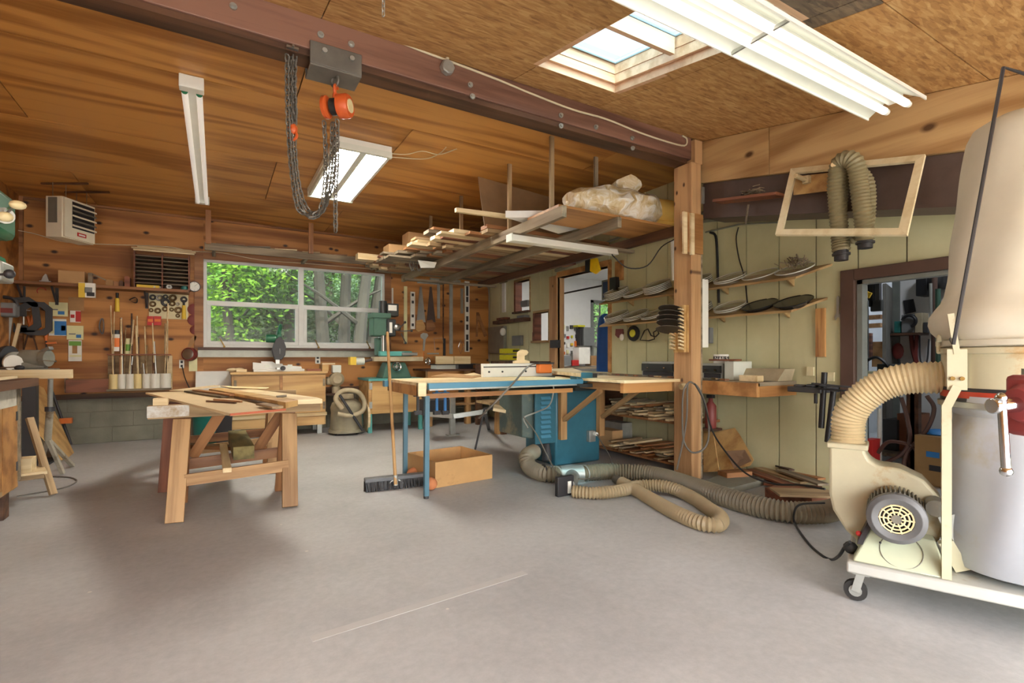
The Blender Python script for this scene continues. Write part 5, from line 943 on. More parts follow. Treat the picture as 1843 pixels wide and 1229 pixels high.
for k, (y0, y1, lb) in enumerate(((627, 636, 'upper yellow clamp case on the back bench'), (638, 648, 'lower yellow clamp case on the back bench'))):
    r = T('yellow_case', lb, 'case', P(932, y1, Y=6.8)); a, b = P(907, y1, Y=6.8), P(958, y0, Y=6.8); MB().box(a.x, b.x, 6.8, 6.95, a.z, P(932, y0, Y=6.8).z-.003).build('case_body', 'safety_yellow', r, bev=.006); q = P(932, (y0+y1)/2, Y=6.798); MB().box(q.x-.09, q.x+.09, 6.792, 6.8, q.z-.014, q.z+.014).build('case_label', 'p_dark', r)
o = P(930, 649, Y=6.8); sb_ = T('side_bench', 'brown timber side bench carrying the yellow cases along the green wall', 'workbench', (3.7, 6.4, 0))
MB().box(P(900, 655, Y=6.75).x, 4.13, 5.9, 7.05, o.z-.05, o.z-.004).build('top', 'dark_wood', sb_)
for x, y in ((3.35, 5.95), (4.05, 5.95), (3.5, 6.98), (4.05, 6.98)): MB().box(x-.04, x+.04, y-.04, y+.04, .001, o.z-.05).build('leg', 'dark_wood', sb_)
x0, x1 = P(959, 640, Y=6.5).x, P(990, 640, Y=6.5).x; one('brown_crate', MB().box(x0, x1, 6.5, 6.8, o.z-.003, P(970, 627, Y=6.5).z), 'red_wood', 'reddish brown wooden crate right of the yellow cases', 'crate')
# ------------------------------------------------------------------ table saw with its wooden extension tables
plain('saw_blue', (46, 98, 114), .4, var=.1, dirt=(90, 116, 112, .62)); plain('saw_dark', (76, 92, 88), .45, var=.15, dirt=(130, 124, 98, .5)); plain('rail_blue', (76, 134, 160), .35, var=.05); plain('steel_leg', (74, 112, 128), .4, var=.08)
ts = T('table_saw', 'blue cabinet table saw with louvred motor cover and wooden extension tables', 'table saw', (2.9, 3.95, 0))
SZ = .86; SY = 3.93
x0, x1 = P(1000, 700, Y=SY).x, P(1080, 700, Y=SY).x
MB().box(x0, x1, SY, SY+.55, .002, .74).build('cabinet', 'saw_blue', ts, bev=.02)
mcx = P(918, 740, Y=SY+.28).x
mc_ = MB().hexa([(mcx, SY+.06, .30), (x0-.002, SY+.02, .24), (x0-.002, SY+.5, .24), (mcx, SY+.5, .30)], [(mcx, SY+.06, .74), (x0-.002, SY+.02, .74), (x0-.002, SY+.5, .74), (mcx, SY+.5, .74)]).build('motor_cover', 'saw_dark', ts, bev=.01)
xf = P(962, 740, Y=SY).x
dr = MB().box(xf, x0-.004, SY-.012, SY+.012, .235, .735).build('louvre_door', 'saw_blue', ts, bev=.004)
for k in range(9): z = .29+k*.045; MB().hexa([(xf+.06, SY-.013, z), (xf+.17, SY-.013, z), (xf+.17, SY-.03, z), (xf+.06, SY-.03, z)], [(xf+.06, SY-.013, z+.026), (xf+.17, SY-.013, z+.026), (xf+.17, SY-.013, z+.024), (xf+.06, SY-.013, z+.024)]).build('louvre', 'rail_blue', dr)
plain('cast_iron', (120, 122, 118), .35, .8)
MB().box(x0-.12, x1+.1, SY-.32, SY+.5, SZ-.07, SZ-.005).build('saw_top', 'cast_iron', ts, bev=.004); MB().box(x0+.02, x1-.02, SY-.28, SY+.45, .74, SZ-.07).build('trunnion', 'mill_dark', ts)
# left extension
ex0, ey0, ey1 = P(700, 688, Y=3.75).x, 3.53, 4.28; ex0 = 1.27
for k in range(2): MB().box(ex0, x0-.125, ey0+.375*k, ey0+.375*(k+1)-.003, SZ-.022, SZ).build('extension_board', 'pine', ts)
MB().box(ex0, ex0+.02, ey0, ey1, SZ-.10, SZ-.023).build('extension_apron', 'orange_ply', ts); MB().box(ex0, x0-.13, ey1-.02, ey1, SZ-.1, SZ-.023).build('extension_apron', 'orange_ply', ts); MB().box(ex0, ex0+.06, ey0-.02, ey0+.02, SZ-.1, SZ-.001).build('corner_block', 'pine', ts); MB().box(ex0+.06, x0-.1, ey0, ey0+.02, SZ-.12, SZ-.085).build('extension_apron', 'orange_ply', ts)
MB().box(ex0+.07, x0-.02, ey0-.045, ey0-.004, SZ-.055, SZ-.005).build('fence_rail', 'rail_blue', ts, bev=.003); MB().box(ex0+.07, x0-.02, ey0-.06, ey0-.046, SZ-.058, SZ-.046).build('rail_edge', 'galv', ts)
MB().box(ex0-.06, ex0+.001, ey1-.12, ey1-.06, SZ-.06, SZ-.01).build('rear_rail_end', 'rail_blue', ts)
for px, py, yy in ((767, 897, ey0+.01), (729, 860, ey1-.06)):
    q = P(px, py, Z=0); MB().bar((q.x, q.y, .02), (q.x+.005, q.y, SZ-.1), .034, .034, (0, 1, 0)).build('steel_leg', 'steel_leg', ts); MB().cyl((q.x, q.y, .001), (q.x, q.y, .02), .02, n=10).build('levelling_foot', 'iron', ts)
# fence and its carriage
MB().box(P(870, 668, Y=4.12).x, P(994, 668, Y=4.12).x, 4.12, 4.17, SZ+.0005, SZ+.125).build('fence', 'saw_white', ts, bev=.003); MB().box(P(870, 668, Y=4.12).x, P(994, 668, Y=4.12).x, 4.115, 4.12, SZ+.09, SZ+.1).build('fence_slot', 'p_dark', ts)
for px in (880, 904, 946): q = P(px, 671, Y=4.118); MB().cyl((q.x, 4.118, SZ+.05), (q.x, 4.11, SZ+.05), .009, n=8).build('fence_bolt', 'p_dark', ts)
q = P(977, 673, Y=4.1); MB().box(q.x-.075, q.x+.07, 4.04, 4.11, SZ+.03, SZ+.12).build('feather_guard', 'p_orange', ts, bev=.008); MB().box(q.x-.09, q.x+.08, 4.02, 4.12, SZ+.12, SZ+.135).build('guard_cap', 'p_dark', ts)
MB().box(x0-.08, x0+.10, SY-.43, SY-.33, SZ-.04, SZ+.05).build('fence_head', 'saw_blue', ts, bev=.006); MB().box(x0+.101, x0+.16, SY-.42, SY-.34, SZ-.02, SZ+.04).build('fence_lock', 'p_dark', ts, bev=.004); MB().box(x0-.1, x1+.12, SY-.5, SY-.33, SZ-.075, SZ-.045).build('front_rail', 'mill_dark', ts)
# wooden fold out table in front with brackets
MB().plan([(x0-.02, SY-.02, SZ-.02), (x0-.02, 2.97, SZ-.02), (x1+.02, 2.93, SZ-.02), (x1+.05, SY-.02, SZ-.02)], (0, 0, .022)).build('wing_board', 'pine', ts); MB().box(x0, x1, 3.0, 3.04, SZ-.10, SZ-.021).build('wing_apron', 'orange_ply', ts)
for x in (x0+.06, x1-.02):
    board('bracket_upright', (x, SY-.03, .26), (x, SY-.03, SZ-.022), .07, .05, 'fir_x', ts, up=(0, 1, 0)); board('bracket_arm', (x, SY-.05, SZ-.06), (x, 3.05, SZ-.06), .04, .06, 'fir_x', ts); board('bracket_brace', (x, SY-.06, .45), (x, 3.35, SZ-.1), .035, .045, 'fir_x', ts, up=(1, 0, 0))
    MB().box(x-.03, x+.03, SY-.058, SY-.053, SZ-.09, SZ-.05).build('hinge', 'iron', ts)
q = P(1062, 785, Y=SY-.01); MB().box(q.x-.04, q.x+.04, SY-.05, SY-.002, q.z-.05, q.z+.06).build('switch_box', 'galv', ts, bev=.003); MB().cyl((q.x+.02, SY-.09, q.z+.03), (q.x+.02, SY-.05, q.z+.03), .018).build('plug', 'p_white', ts)
tag(MB().tube(smooth_path([(q.x+.02, SY-.09, q.z+.03), P(1085, 800, Y=SY-.2), P(1098, 822, Y=SY-.4), P(1103, 848, Y=3.4), P(1085, 858, Y=3.3), P(1040, 862, Y=3.2), P(1005, 852, Y=3.3), P(985, 820, Y=3.5), P(965, 780, Y=3.6), P(942, 750, Y=3.7)], 5), .006, 6).build('saw_cable', 'cable_grey'), 'grey power cord looping from the saw switch box over the hoses', 'cord')
tag(MB().tube(smooth_path([P(985, 656, Y=4.3), P(968, 654, Y=4.2), P(950, 660, Y=3.9), P(925, 688, Y=3.45), P(903, 712, Y=3.42), P(880, 735, Y=3.5), P(862, 752, Y=3.8)], 6), .008, 6).build('rail_cable', 'cable_grey'), 'grey cable arching over the saw fence and hanging below the rail', 'cable')
tag(MB().tube(smooth_path([P(994, 683, Y=3.52), P(996, 705, Y=3.55), P(988, 730, Y=3.6), P(965, 742, Y=3.7), P(943, 752, Y=3.75), P(950, 770, Y=3.75)], 6), .007, 6).build('switch_cable', 'galv'), 'pale grey cable hanging in front of the louvred cover', 'cable')
MB().cyl(P(985, 800, Y=SY+.15), P(985, 830, Y=SY+.1), .05).build('dust_port', 'iron', ts)
flat('paper_sheet', ((775, 677), (800, 672), (840, 673), (872, 676), (850, 680)), SZ+.001, .003, 'paper_brown', 'brown paper pattern lying on the saw extension table', 'paper'); flat('paper_sheet', ((835, 674), (853, 670.5), (868, 675), (850, 676)), SZ+.006, .003, 'ply_pale', 'pale paper piece on top of the brown pattern', 'paper')
one('push_block', MB().prism([(-.09, 0), (.09, 0), (.09, .02), (.03, .035), (.03, .075), (.06, .085), (.075, .11), (.055, .13), (.0, .135), (-.04, .11), (-.045, .03), (-.09, .02)], P(935, 655, Y=4.25)*0+V((P(935, 655, Y=4.3).x, 4.25, SZ+.126)), (1, 0, 0), (0, 0, 1), (0, .03, 0)), 'pine', 'pale wooden hook shaped push block on the saw fence', 'push block')
flat('rip_strip', ((985, 664), (1030, 662), (1048, 668), (1045, 672), (1000, 668)), SZ+.02, .03, 'pine', 'pale wood strip lying behind the saw fence head', 'strip')
# hanging clamps and bits under the extension
for k, (px, mt, lb) in enumerate(((752, 'iron', 'dark wrench hanging below the extension table left end'), (786, 'p_blue', 'left blue clamp hanging under the extension table'), (801, 'p_blue', 'right blue clamp hanging under the extension table'))):
    a, b = P(px, 697, Y=4.24), P(px, 742, Y=4.24); r = T('hanging_clamp', lb, 'clamp', b); MB().bar((a.x, a.y, SZ-.101), b, .02, .02, (0, 1, 0)).build('bar', mt, r); MB().box(b.x-.03, b.x+.03, b.y-.02, b.y+.02, b.z-.02, b.z+.015).build('jaw', 'p_dark' if k else 'iron', r); MB().box(a.x-.035, a.x+.035, a.y-.02, a.y+.02, SZ-.16, SZ-.13).build('jaw', mt, r)
# ---------------- roller stand, folding steel stand, low table behind
rs = T('roller_stand', 'folding grey support stand with splayed legs behind the saw', 'stand', P(840, 790, Z=0))
tp = P(836, 735, D=5.7)
for px, py in ((818, 782), (858, 785)): pass
b0 = P(814, 782, Z=.005); MB().box(b0.x-.035, b0.x+.035, b0.y-.03, b0.y+.03, .002, .50).build('leg', 'galv', rs, bev=.003); MB().box(b0.x-.08, b0.x+.08, b0.y-.06, b0.y+.04, .001, .012).build('foot', 'galv', rs)
b1 = P(880, 772, Z=.005); MB().bar((b1.x, b1.y, .002), P(872, 738, D=5.7), .04, .03).build('leg', 'iron', rs); b2 = P(762, 770, Z=.005); MB().bar((b2.x, b2.y, .002), P(772, 715, D=5.9), .035, .03).build('leg', 'galv', rs)
MB().bar(P(770, 745, D=5.7), P(816, 749, D=5.6), .03, .05).build('cross_rail', 'galv', rs); MB().bar(P(816, 749, D=5.6), P(876, 740, D=5.7), .03, .05).build('cross_rail', 'galv', rs)
one('tool_heap', MB().box(P(785, 728, D=5.8).x, P(785, 728, D=5.8).x+.3, 5.75, 6.0, .33, .52), 'p_dark', 'dark tool case on the folding steel stand', 'case')
wt = T('wood_trestle_table', 'low pine plank table with scraps behind the roller stand', 'table', (2.95, 6.2, 0)); q = P(905, 722, Y=5.9)
MB().box(q.x-.25, q.x+.2, 5.8, 6.2, q.z-.03, q.z).build('top', 'pine_dull', wt); MB().box(q.x-.05, q.x+.05, 5.95, 6.05, .001, q.z-.03).build('leg', 'fir_z', wt); MB().box(q.x-.06, q.x+.3, 5.78, 5.84, q.z-.12, q.z-.06).build('rail', 'shelf_wood', wt)
pd = T('support_rod', 'slanted grey rod with wooden pad leaning below the cable', 'rod', P(850, 795, Z=0)); a, b = P(850, 794, D=5.0), P(872, 735, D=5.1); MB().bar((a.x, a.y, .004), b, .014, .014).build('rod', 'iron', pd); board('pad', P(888, 733, D=5.0), P(938, 742, D=5.0), .12, .03, 'pine', pd, up=(0, -.3, 1)); MB().bar(b, P(890, 736, D=5.0), .02, .02).build('pivot', 'iron', pd)
# ---------------- box, rag, broom
bxr = T('open_carton', 'open tan wooden box standing on the floor under the saw rail', 'box', P(810, 870, Z=0))
A, B, Cc = P(783.5, 879, Z=0), P(886, 861, Z=0), P(735, 849, Z=0); u = B-A; v_ = (Cc-A); v_ = v_-u*(v_.dot(u)/u.dot(u)); vl = .52; v_ = v_.normalized()*vl; hb_ = .205; un = u.normalized()*.012; vn = v_.normalized()*.012
def wall4(p, q, off): return MB().plan([p, q, q+V((0, 0, hb_)), p+V((0, 0, hb_))], off)
for p, q, off in ((A, B, vn), (A+v_-vn, B+v_-vn, vn), (A+vn, A+v_-vn, un), (B+vn-un, B+v_-vn-un, un)): wall4(p+V((0, 0, .002)), q+V((0, 0, .002)), off).build('side_panel', 'cardboard' if False else plain('box_tan', (186, 144, 92), .7, var=.08, scale=6, dirt=(140, 102, 60, .64)), bxr)
MB().plan([A+un+vn+V((0, 0, .002)), B-un+vn+V((0, 0, .002)), B-un+v_-vn+V((0, 0, .002)), A+un+v_-vn+V((0, 0, .002))], (0, 0, .012)).build('bottom_panel', 'box_tan', bxr)
q = P(748, 862, Z=0); one('orange_rag', MB().ball((q.x, q.y, .052), .06, 14, (1.3, 1, .85)), plain('terracotta', (196, 124, 80), .8, var=.15), 'left rounded terracotta lump beside the tan box', 'lump'); q = P(775, 884, Z=0); one('orange_rag', MB().ball((q.x+.01, q.y+.03, .052), .06, 14, (.9, 1, .85)), 'terracotta', 'right rounded terracotta lump at the saw leg foot', 'lump')
br = T('push_broom', 'wide black push broom with long wooden handle in front of the saw table', 'broom', P(712, 880, Z=0)); a, b = P(656, 884, Z=0), P(764, 872, Z=0)
up_ = V((0, 0, 1)); d = (b-a).normalized(); n = V((0, 0, 1)).cross(d)
board('broom_block', a+V((0, 0, .085)), b+V((0, 0, .085)), .075, .03, plain('broom_grey', (96, 98, 100), .5), br, bev=.006)
mb = MB(); random.seed(2); ln = (b-a).length
for i in range(90):
    for j in range(4):
        p = a+d*(ln*(i+.5)/90)+n*(-.028+.019*j); q = p+d*R(-.01, .01)+n*((j-1.5)*.016+R(-.006, .006)); mb.bar(q+V((0, 0, .004)), p+V((0, 0, .072)), .007, .005)
o = mb.build('bristles', 'black', br); o['kind'] = 'stuff'
hb0 = P(713, 862, D=4.05); ht_ = P(697, 599, D=4.3); MB().cyl(P(712, 872, D=3.98), ht_, .0135, .012, 10).build('handle', 'fir_z', br); MB().ball(ht_, .0125, 8).build('handle_tip', 'fir_z', br); c_ = P(712, 866, D=4.0); MB().cyl(c_-V((0, 0, .03)), c_+V((0, 0, .05)), .022, .018).bar(c_-d*.06-V((0, 0, .02)), c_+V((0, 0, .03)), .01, .008).bar(c_+d*.06-V((0, 0, .02)), c_+V((0, 0, .03)), .01, .008).build('brace', 'galv', br)

# ------------------------------------------------------------------ right hand bench along the green wall
XB = 3.62; yR = P(1365, 690, X=XB).y; bt = .85
rbn = T('wall_bench', 'long timber wall bench with lower shelves along the green wall', 'workbench', (3.85, 4, 0))
MB().box(XB-.0, XG-.002, yR, 5.55, bt-.03, bt).build('bench_top', 'grey_wood', rbn); MB().box(XB-.02, XB+.02, yR, 5.55, bt-.115, bt-.005).build('front_rail', 'orange_ply', rbn, bev=.003); MB().box(XB+.02, XG-.002, yR, yR+.04, bt-.115, bt-.031).build('end_rail', 'orange_ply', rbn)
MB().box(XB, XG-.01, 3.12, 5.5, .43, .455).build('lower_shelf', 'shelf_wood', rbn); MB().box(XB, XG-.01, 3.12, 5.5, .05, .07).build('bottom_shelf', 'shelf_wood', rbn)
for y in (3.16, 4.45, 5.45): MB().box(XB, XB+.06, y-.03, y+.03, .002, bt-.115).build('leg', 'fir_z', rbn)
MB().box(XB+.06, XG-.01, 4.44, 4.46, .07, bt-.115).build('divider', 'dark_wood', rbn)
random.seed(21)
for lo in (1, 0):
    for ly in range(5 if lo else 6):
        for j in range(6):
            y = 3.26+.165*j+.03*(ly % 3)+R(-.012, .012); a = V((XB+R(-.14, .06), y, (.0715 if lo else .4565)+.024*ly+.012)); b = V((min(a.x+R(.3, .5), XG-.03), y+R(-.035, .035), a.z+R(0, .004)))
            if lo and j == 5: continue
            tag(board('offcut_strip', a, b, R(.03, .10), R(.012, .02), random.choice(['pine', 'pine_dull', 'shelf_wood', 'grey_wood', 'pine'])), 'thin offcut on the %s bench shelf, %s layer up, %s from the post' % ('bottom' if lo else 'middle', ORD[ly], ORD[j]), 'offcut', 'offcuts under the wall bench')
one('carton', MB().box(XB+.05, XB+.2, 4.12, 4.38, .0715, .25), 'cardboard', 'tan box standing on the bottom bench shelf', 'box'); one('white_tray', MB().box(XB+.21, XB+.36, 4.14, 4.42, .0715, .32), 'galv', 'grey flat metal tray on the bottom bench shelf behind the box', 'tray')
# things on the bench
def bx1(name, x0, x1, y0, y1, z0, z1, m, lb, cat): return one(name, MB().box(x0, x1, y0, y1, z0, z1), m, lb, cat, bev=.003)
def drawers(px0, px1, X, h, lb):
    y1, y0 = P(px0, 650, X=X).y, P(px1, 650, X=X).y; r = T('drawer_cabinet', lb, 'drawer unit', (X+.12, (y0+y1)/2, bt)); MB().box(X+.02, X+.26, y0, y1, bt+.001, bt+h).build('cabinet_body', 'galv', r, bev=.003)
    MB().box(X+.012, X+.02, y0+.02, y1-.02, bt+.01, bt+.05).build('open_slot', 'p_dark', r); d = MB().box(X, X+.02, y0+.012, y1-.012, bt+.055, bt+h-.02).build('drawer', 'mill_dark', r)
    for k in (.25, .75): q = y0+(y1-y0)*k; MB().ball((X-.012, q, bt+h*.58), .012, 8).cyl((X-.01, q, bt+h*.58), (X, q, bt+h*.58), .005).build('knob', 'chrome', d)
    return r
drawers(1153, 1212, 3.84, .15, 'grey metal drawer unit on the bench left of the post'); drawers(1262, 1298, 3.84, .14, 'grey metal drawer unit on the bench right of the post')
y1, y0 = P(1300, 660, X=3.8).y, P(1347, 660, X=4.0).y; bx1('metal_box', 3.8, 4.05, y0, y1-.02, bt+.001, bt+.16, 'reflector', 'pale green metal box beside the right drawer unit', 'box')
oneb('brown_board', (3.8, y1+.1, bt+.172), (3.83, y0-.02, bt+.172), .12, .015, 'red_wood', 'reddish board lying on the pale metal box', 'board')
c = P(1298, 641, X=3.9); nc = T('nails_can', 'white can lettered NAILS on the drawer unit', 'can', (c.x, c.y, bt+.141)); r_ = .065; cz0 = bt+.142; cc = V((3.93, P(1298, 641, X=3.93).y, cz0))
MB().lathe([(0, 0), (r_, 0), (r_, .075), (r_+.003, .08), (r_*.9, .08), (r_*.9, .07), (0, .06)], cc, (0, 0, 1), 22).build('can_body', 'p_white', nc); MB().lathe([(r_+.0012, .022), (r_+.0015, .024), (r_+.0015, .06), (r_+.0012, .062)], cc, (0, 0, 1), 22).build('label_band', 'p_dark', nc)
fc = bpy.data.curves.new('lettering', 'FONT'); fc.body = 'NAILS'; fc.size = .042; fc.extrude = .0008; fc.align_x = 'CENTER'; fc.align_y = 'CENTER'; f0 = bpy.data.objects.new('text_source', fc); COL.objects.link(f0); bpy.context.view_layer.update()
fm = bpy.data.meshes.new_from_object(f0.evaluated_get(bpy.context.evaluated_depsgraph_get())); bpy.data.objects.remove(f0); fo = bpy.data.objects.new('lettering', fm); COL.objects.link(fo); fo.parent = nc; fm.materials.clear(); fm.materials.append(MATS['p_white'])
dirc = V((0, 0, 0))-cc; dirc.z = 0; dirc.normalize(); fo.location = cc+dirc*(r_+.004)+V((0, 0, .042))-WL[nc.name]; fo.rotation_euler = (math.pi/2, 0, math.atan2(dirc.y, dirc.x)+math.pi/2)
bx1('scrap_block', 3.70, 3.78, P(1385, 680, X=3.7).y+.1, P(1350, 680, X=3.7).y+.1, bt+.001, bt+.05, 'pine', 'pale block on the bench near its right end', 'block'); bx1('scrap_block', 3.78, 3.84, yR+.12, yR+.26, bt+.001, bt+.045, 'dark_wood', 'dark block beside the pale block on the bench', 'block')
one('dust_pan', MB().hexa([(3.9, yR+.02, bt+.002), (4.1, yR+.02, bt+.002), (4.1, yR+.5, bt+.002), (3.9, yR+.5, bt+.002)], [(3.97, yR+.0, bt+.1), (4.11, yR+.0, bt+.1), (4.11, yR+.52, bt+.1), (3.97, yR+.52, bt+.1)]), 'dusty_motor', 'grey metal pan leaning on the wall at the bench right end', 'pan'); oneb('angle_bar', (4.0, yR+.55, bt+.17), (4.0, yR+.35, bt+.1), .03, .01, 'grey_wood', 'slanted bar propped behind the grey metal pan', 'bar')
random.seed(31)
for k in range(17):
    y = yR+.3+k*.15; a = V((XB+R(.03, .1), y, bt+.009)); b = a+V((R(.02, .1), R(.05, .11), 0)); tag(board('bench_scrap', a, b, R(.02, .045), .014, random.choice(['pine_dull', 'shelf_wood', 'pine', 'red_wood', 'grey_wood'])), 'small wood scrap on the dusty wall bench, %s from its right end' % ORD[k], 'scrap', 'scraps on the wall bench')
# ---------------- tilted shelves with glass pie plates
glassy('pie_glass', (246, 245, 238), .13, .05); glassy('rim_glass', (244, 242, 232), .6, .1); plain('pan_dark', (46, 46, 48), .25, .3, var=.1)
SD = .22; TL = .096
def shelf(hb, yr, yl, lb):
    r = T('plate_shelf', lb, 'shelf', (XG-.1, (yr+yl)/2, hb)); MB().plan([(XG-.002, yr, hb), (XG-SD, yr+.16, hb-TL), (XG-SD, yl, hb-TL), (XG-.002, yl, hb)], (-.008, 0, -.02)).build('plank', 'fir_y', r)
    y = yr+.3
    while y < yl: MB().prism([(0, 0), (0, -.12), (-.14, -.05)], (XG-.002, y, hb-.022), (1, 0, 0), (0, 0, 1), (0, .018, 0)).build('bracket', 'fir_y', r); y += .62
    return r
wood('fir_y', (186, 150, 92), (146, 110, 60), 'Y', 18, 4, .6, vary=.05)
yu, ylw, yl_ = P(1499, 474, X=XG).y, P(1490, 535, X=XG).y, P(1093, 540, X=XG-.1).y
shelf(1.776, yu, yl_, 'upper slanted wooden shelf of glass plates on the green wall'); shelf(1.516, ylw, yl_, 'lower slanted wooden shelf of plates on the green wall')
nrm = V((-TL, 0, SD)).normalized()*1.0; nrm = V((-TL/math.hypot(TL, SD), 0, SD/math.hypot(TL, SD)))
def plate(px, hb, n, r, mat, lb, grp=None, stack=1):
    y = P(px, 520, X=XG-.11).y; c = V((XG-.115, y, hb-TL*.5))+nrm*(-.012)
    for k in range(stack):
        o = c+nrm*(.016*k); p = tag(MB().lathe([(0, 0), (r*.72, 0), (r*.95, .04), (r*1.02, .044)], o, nrm, 26).build('pie_plate', mat), lb+(', %s up' % ORD[k] if stack > 1 else ''), 'plate', grp)
        MB().torus(o+nrm*.044, nrm, r*1.03, .0045, 28, 5).build('plate_rim', 'rim_glass' if mat == 'pie_glass' else mat, p)
        if mat != 'pie_glass': p.modifiers.new('thick', 'SOLIDIFY').thickness = .004
plate(1258, 1.776, 0, .135, 'pie_glass', 'clear glass pie plate of the upper shelf stack next to the post', 'upper plates by the post', 4); plate(1316, 1.776, 0, .135, 'pie_glass', 'clear glass pie plate on the upper shelf, second right of the post', 'upper plates', 2); plate(1370, 1.776, 0, .14, 'pie_glass', 'tilted clear glass pie plate in the middle of the upper shelf'); plate(1432, 1.776, 0, .14, 'pie_glass', 'glass pie plate holding dry sprigs at the upper shelf end')
plate(1258, 1.516, 0, .135, 'pie_glass', 'clear glass pie plate of the lower shelf stack next to the post', 'lower plates by the post', 4); plate(1316, 1.516, 0, .135, 'pie_glass', 'clear glass pie plate on the lower shelf left of the dark pans', 'lower plates', 2); plate(1369, 1.516, 0, .14, 'pan_dark', 'dark round pan on the lower shelf, left of two'); plate(1430, 1.516, 0, .14, 'pan_dark', 'dark round pan on the lower shelf, right of two')
for px, hb, lb, n in ((1113, 1.776, 'glass plate in the far left stack of the upper shelf', 5), (1147, 1.776, 'glass plate in the low middle stack left of the post, upper shelf', 2), (1186, 1.776, 'glass plate in the tall stack left of the post, upper shelf', 5), (1113, 1.516, 'glass plate in the far left stack of the lower shelf', 4), (1147, 1.516, 'glass plate in the middle stack left of the post, lower shelf', 3), (1180, 1.516, 'glass plate in the right stack left of the post, lower shelf', 2)): plate(px, hb, 0, .14, 'pie_glass', lb, lb.replace('glass plate in the', 'plates of the'), n)
q = V((XG-.12, P(1432, 480, X=XG-.11).y, 1.775)); mb = MB(); random.seed(4)
for k in range(26): a = q+V((R(-.05, .05), R(-.09, .09), R(-.02, .02))); mb.tube([a, a+V((R(-.03, .03), R(-.03, .03), .03)), a+V((R(-.05, .03), R(-.06, .06), R(.04, .08)))], .004, 4)
o = one('dry_sprigs', mb, 'grey_wood', 'dry brown sprigs heaped in the end glass plate', 'sprigs'); o['kind'] = 'stuff'
hangx = lambda name, x0, y0, x1, y1, mat, lb, cat, d=.015, X=XG: one(name, MB().box(X-d, X-.001, P(x1, 0, X=X).y, P(x0, 0, X=X).y, P((x0+x1)/2, y1, X=X).z, P((x0+x1)/2, y0, X=X).z), mat, lb, cat)
hangx('wood_sample', 1470, 555, 1487, 642, wood('bold_grain', (206, 150, 84), (140, 80, 34), 'Z', 30, 9, .5, vary=.03), 'boldly grained board strip hanging on the green wall', 'board', .02)
r = T('open_wrench', 'steel open end wrench hanging beside the brown door frame', 'wrench', P(1507, 577, X=XG)); MB().plan([P(x, y, X=XG-.012) for x, y in ((1505.5, 535), (1508, 532), (1510.5, 535), (1510, 566), (1505, 566))], (.008, 0, 0)).build('shank', 'galv', r); MB().plan([P(x, y, X=XG-.013) for x, y in ((1504, 564), (1511, 564), (1514.5, 570), (1512.5, 576), (1510, 571), (1505.5, 571), (1503, 576), (1501, 570))], (.01, 0, 0)).build('jaw', 'galv', r)
for k, (px, py, lb) in enumerate(((1460, 668, 'left small switch plate above the bench end'), (1497, 678, 'right small switch plate above the bench end'))): hangx('switch_plate', px-6, py-8, px+6, py+8, 'cream_board', lb, 'switch', .02)
# hanging bits left of the post
for px, py, lb, c1 in ((1147, 600, 'black sanding wheel with yellow hub on the green wall', 1),):
    c = P(1142, 600, X=XG-.02); r = T('sanding_disk', lb, 'wheel', c); MB().lathe([(0, 0), (.085, 0), (.09, .012), (.085, .03), (0, .03)], c, (-1, 0, 0), 24).build('tyre', 'rubber', r); MB().lathe([(0, .031), (.045, .031), (.04, .04), (0, .04)], c, (-1, 0, 0), 18).build('hub', 'safety_yellow', r)
one('rubber_belt', MB().tube([P(x, y, X=XG-.03) for x, y in ((1152, 612), (1160, 595), (1166, 592), (1172, 604), (1180, 606), (1186, 600), (1183, 594), (1176, 598), (1178, 610), (1168, 613))], .007, 6, closed=True), 'rubber', 'black rubber belt hanging right of the sanding wheel', 'belt'); one('leather_scrap', MB().plan([P(x, y, X=XG-.02) for x, y in ((1108, 592), (1121, 592), (1122, 600), (1112, 608), (1107, 603))], (.01, 0, 0)), 'sand_red', 'dark red scrap hanging under the lower plate shelf', 'scrap'); one('white_scoop', MB().ball(P(1119, 607, X=XG-.03), .035, 12, (.5, 1, 1.2)), 'p_white', 'small white scoop hanging under the dark red scrap', 'scoop')
hangx('wood_wedge', 1110, 470, 1123, 505, 'orange_ply', 'small brown wedge board on the green wall above the plates', 'board', .03)
hangx('power_outlet_box', 1270, 590, 1284, 618, 'p_grey', 'grey outlet box on the wall right of the post', 'electrical box', .05)
# conduits along the wall top
def pipe(name, pts, r, mat, lb, X=XG-.04, cat='conduit'): return one(name, MB().tube([P(x, y, X=X) for x, y in pts], r, 10), mat, lb, cat)
plain('conduit_grey', (138, 140, 124), .45, .3, var=.1)
pipe('wall_conduit', ((1000, 487), (1215, 404), (1280, 395), (1830, 374)), .022, 'conduit_grey', 'thick grey conduit along the top of the green wall'); pipe('wall_conduit', ((900, 510), (1000, 472), (1215, 388), (1290, 380), (1830, 356)), .014, 'conduit_grey', 'thin grey conduit above the thick one on the green wall', XG-.035); pipe('wall_conduit', ((1270, 418), (1330, 404), (1400, 400)), .008, 'conduit_grey', 'short thin conduit right of the post', XG-.03)
tag(MB().tube(smooth_path([P(x, y, X=XG-.03) for x, y in ((1278, 418), (1288, 425), (1291, 460), (1292, 500), (1294, 545))], 5), .012, 8).build('wall_cable', 'cable_black'), 'thick black cord hanging on the wall right of the post', 'cord'); tag(MB().tube(smooth_path([P(x, y, X=XG-.02) for x, y in ((1329, 409), (1325, 430), (1330, 465), (1340, 500), (1345, 545))], 5), .006, 6).build('wall_cable', 'cable_black'), 'thin dark cord hanging behind the glass plates', 'cord')
tb_ = P(1210, 432, X=3.95); one('spare_tube', MB().cyl(P(1210, 432, X=3.95), P(1212, 505, X=3.95), .018), 'white_enamel', 'white fluorescent tube standing behind the post left side', 'tube')
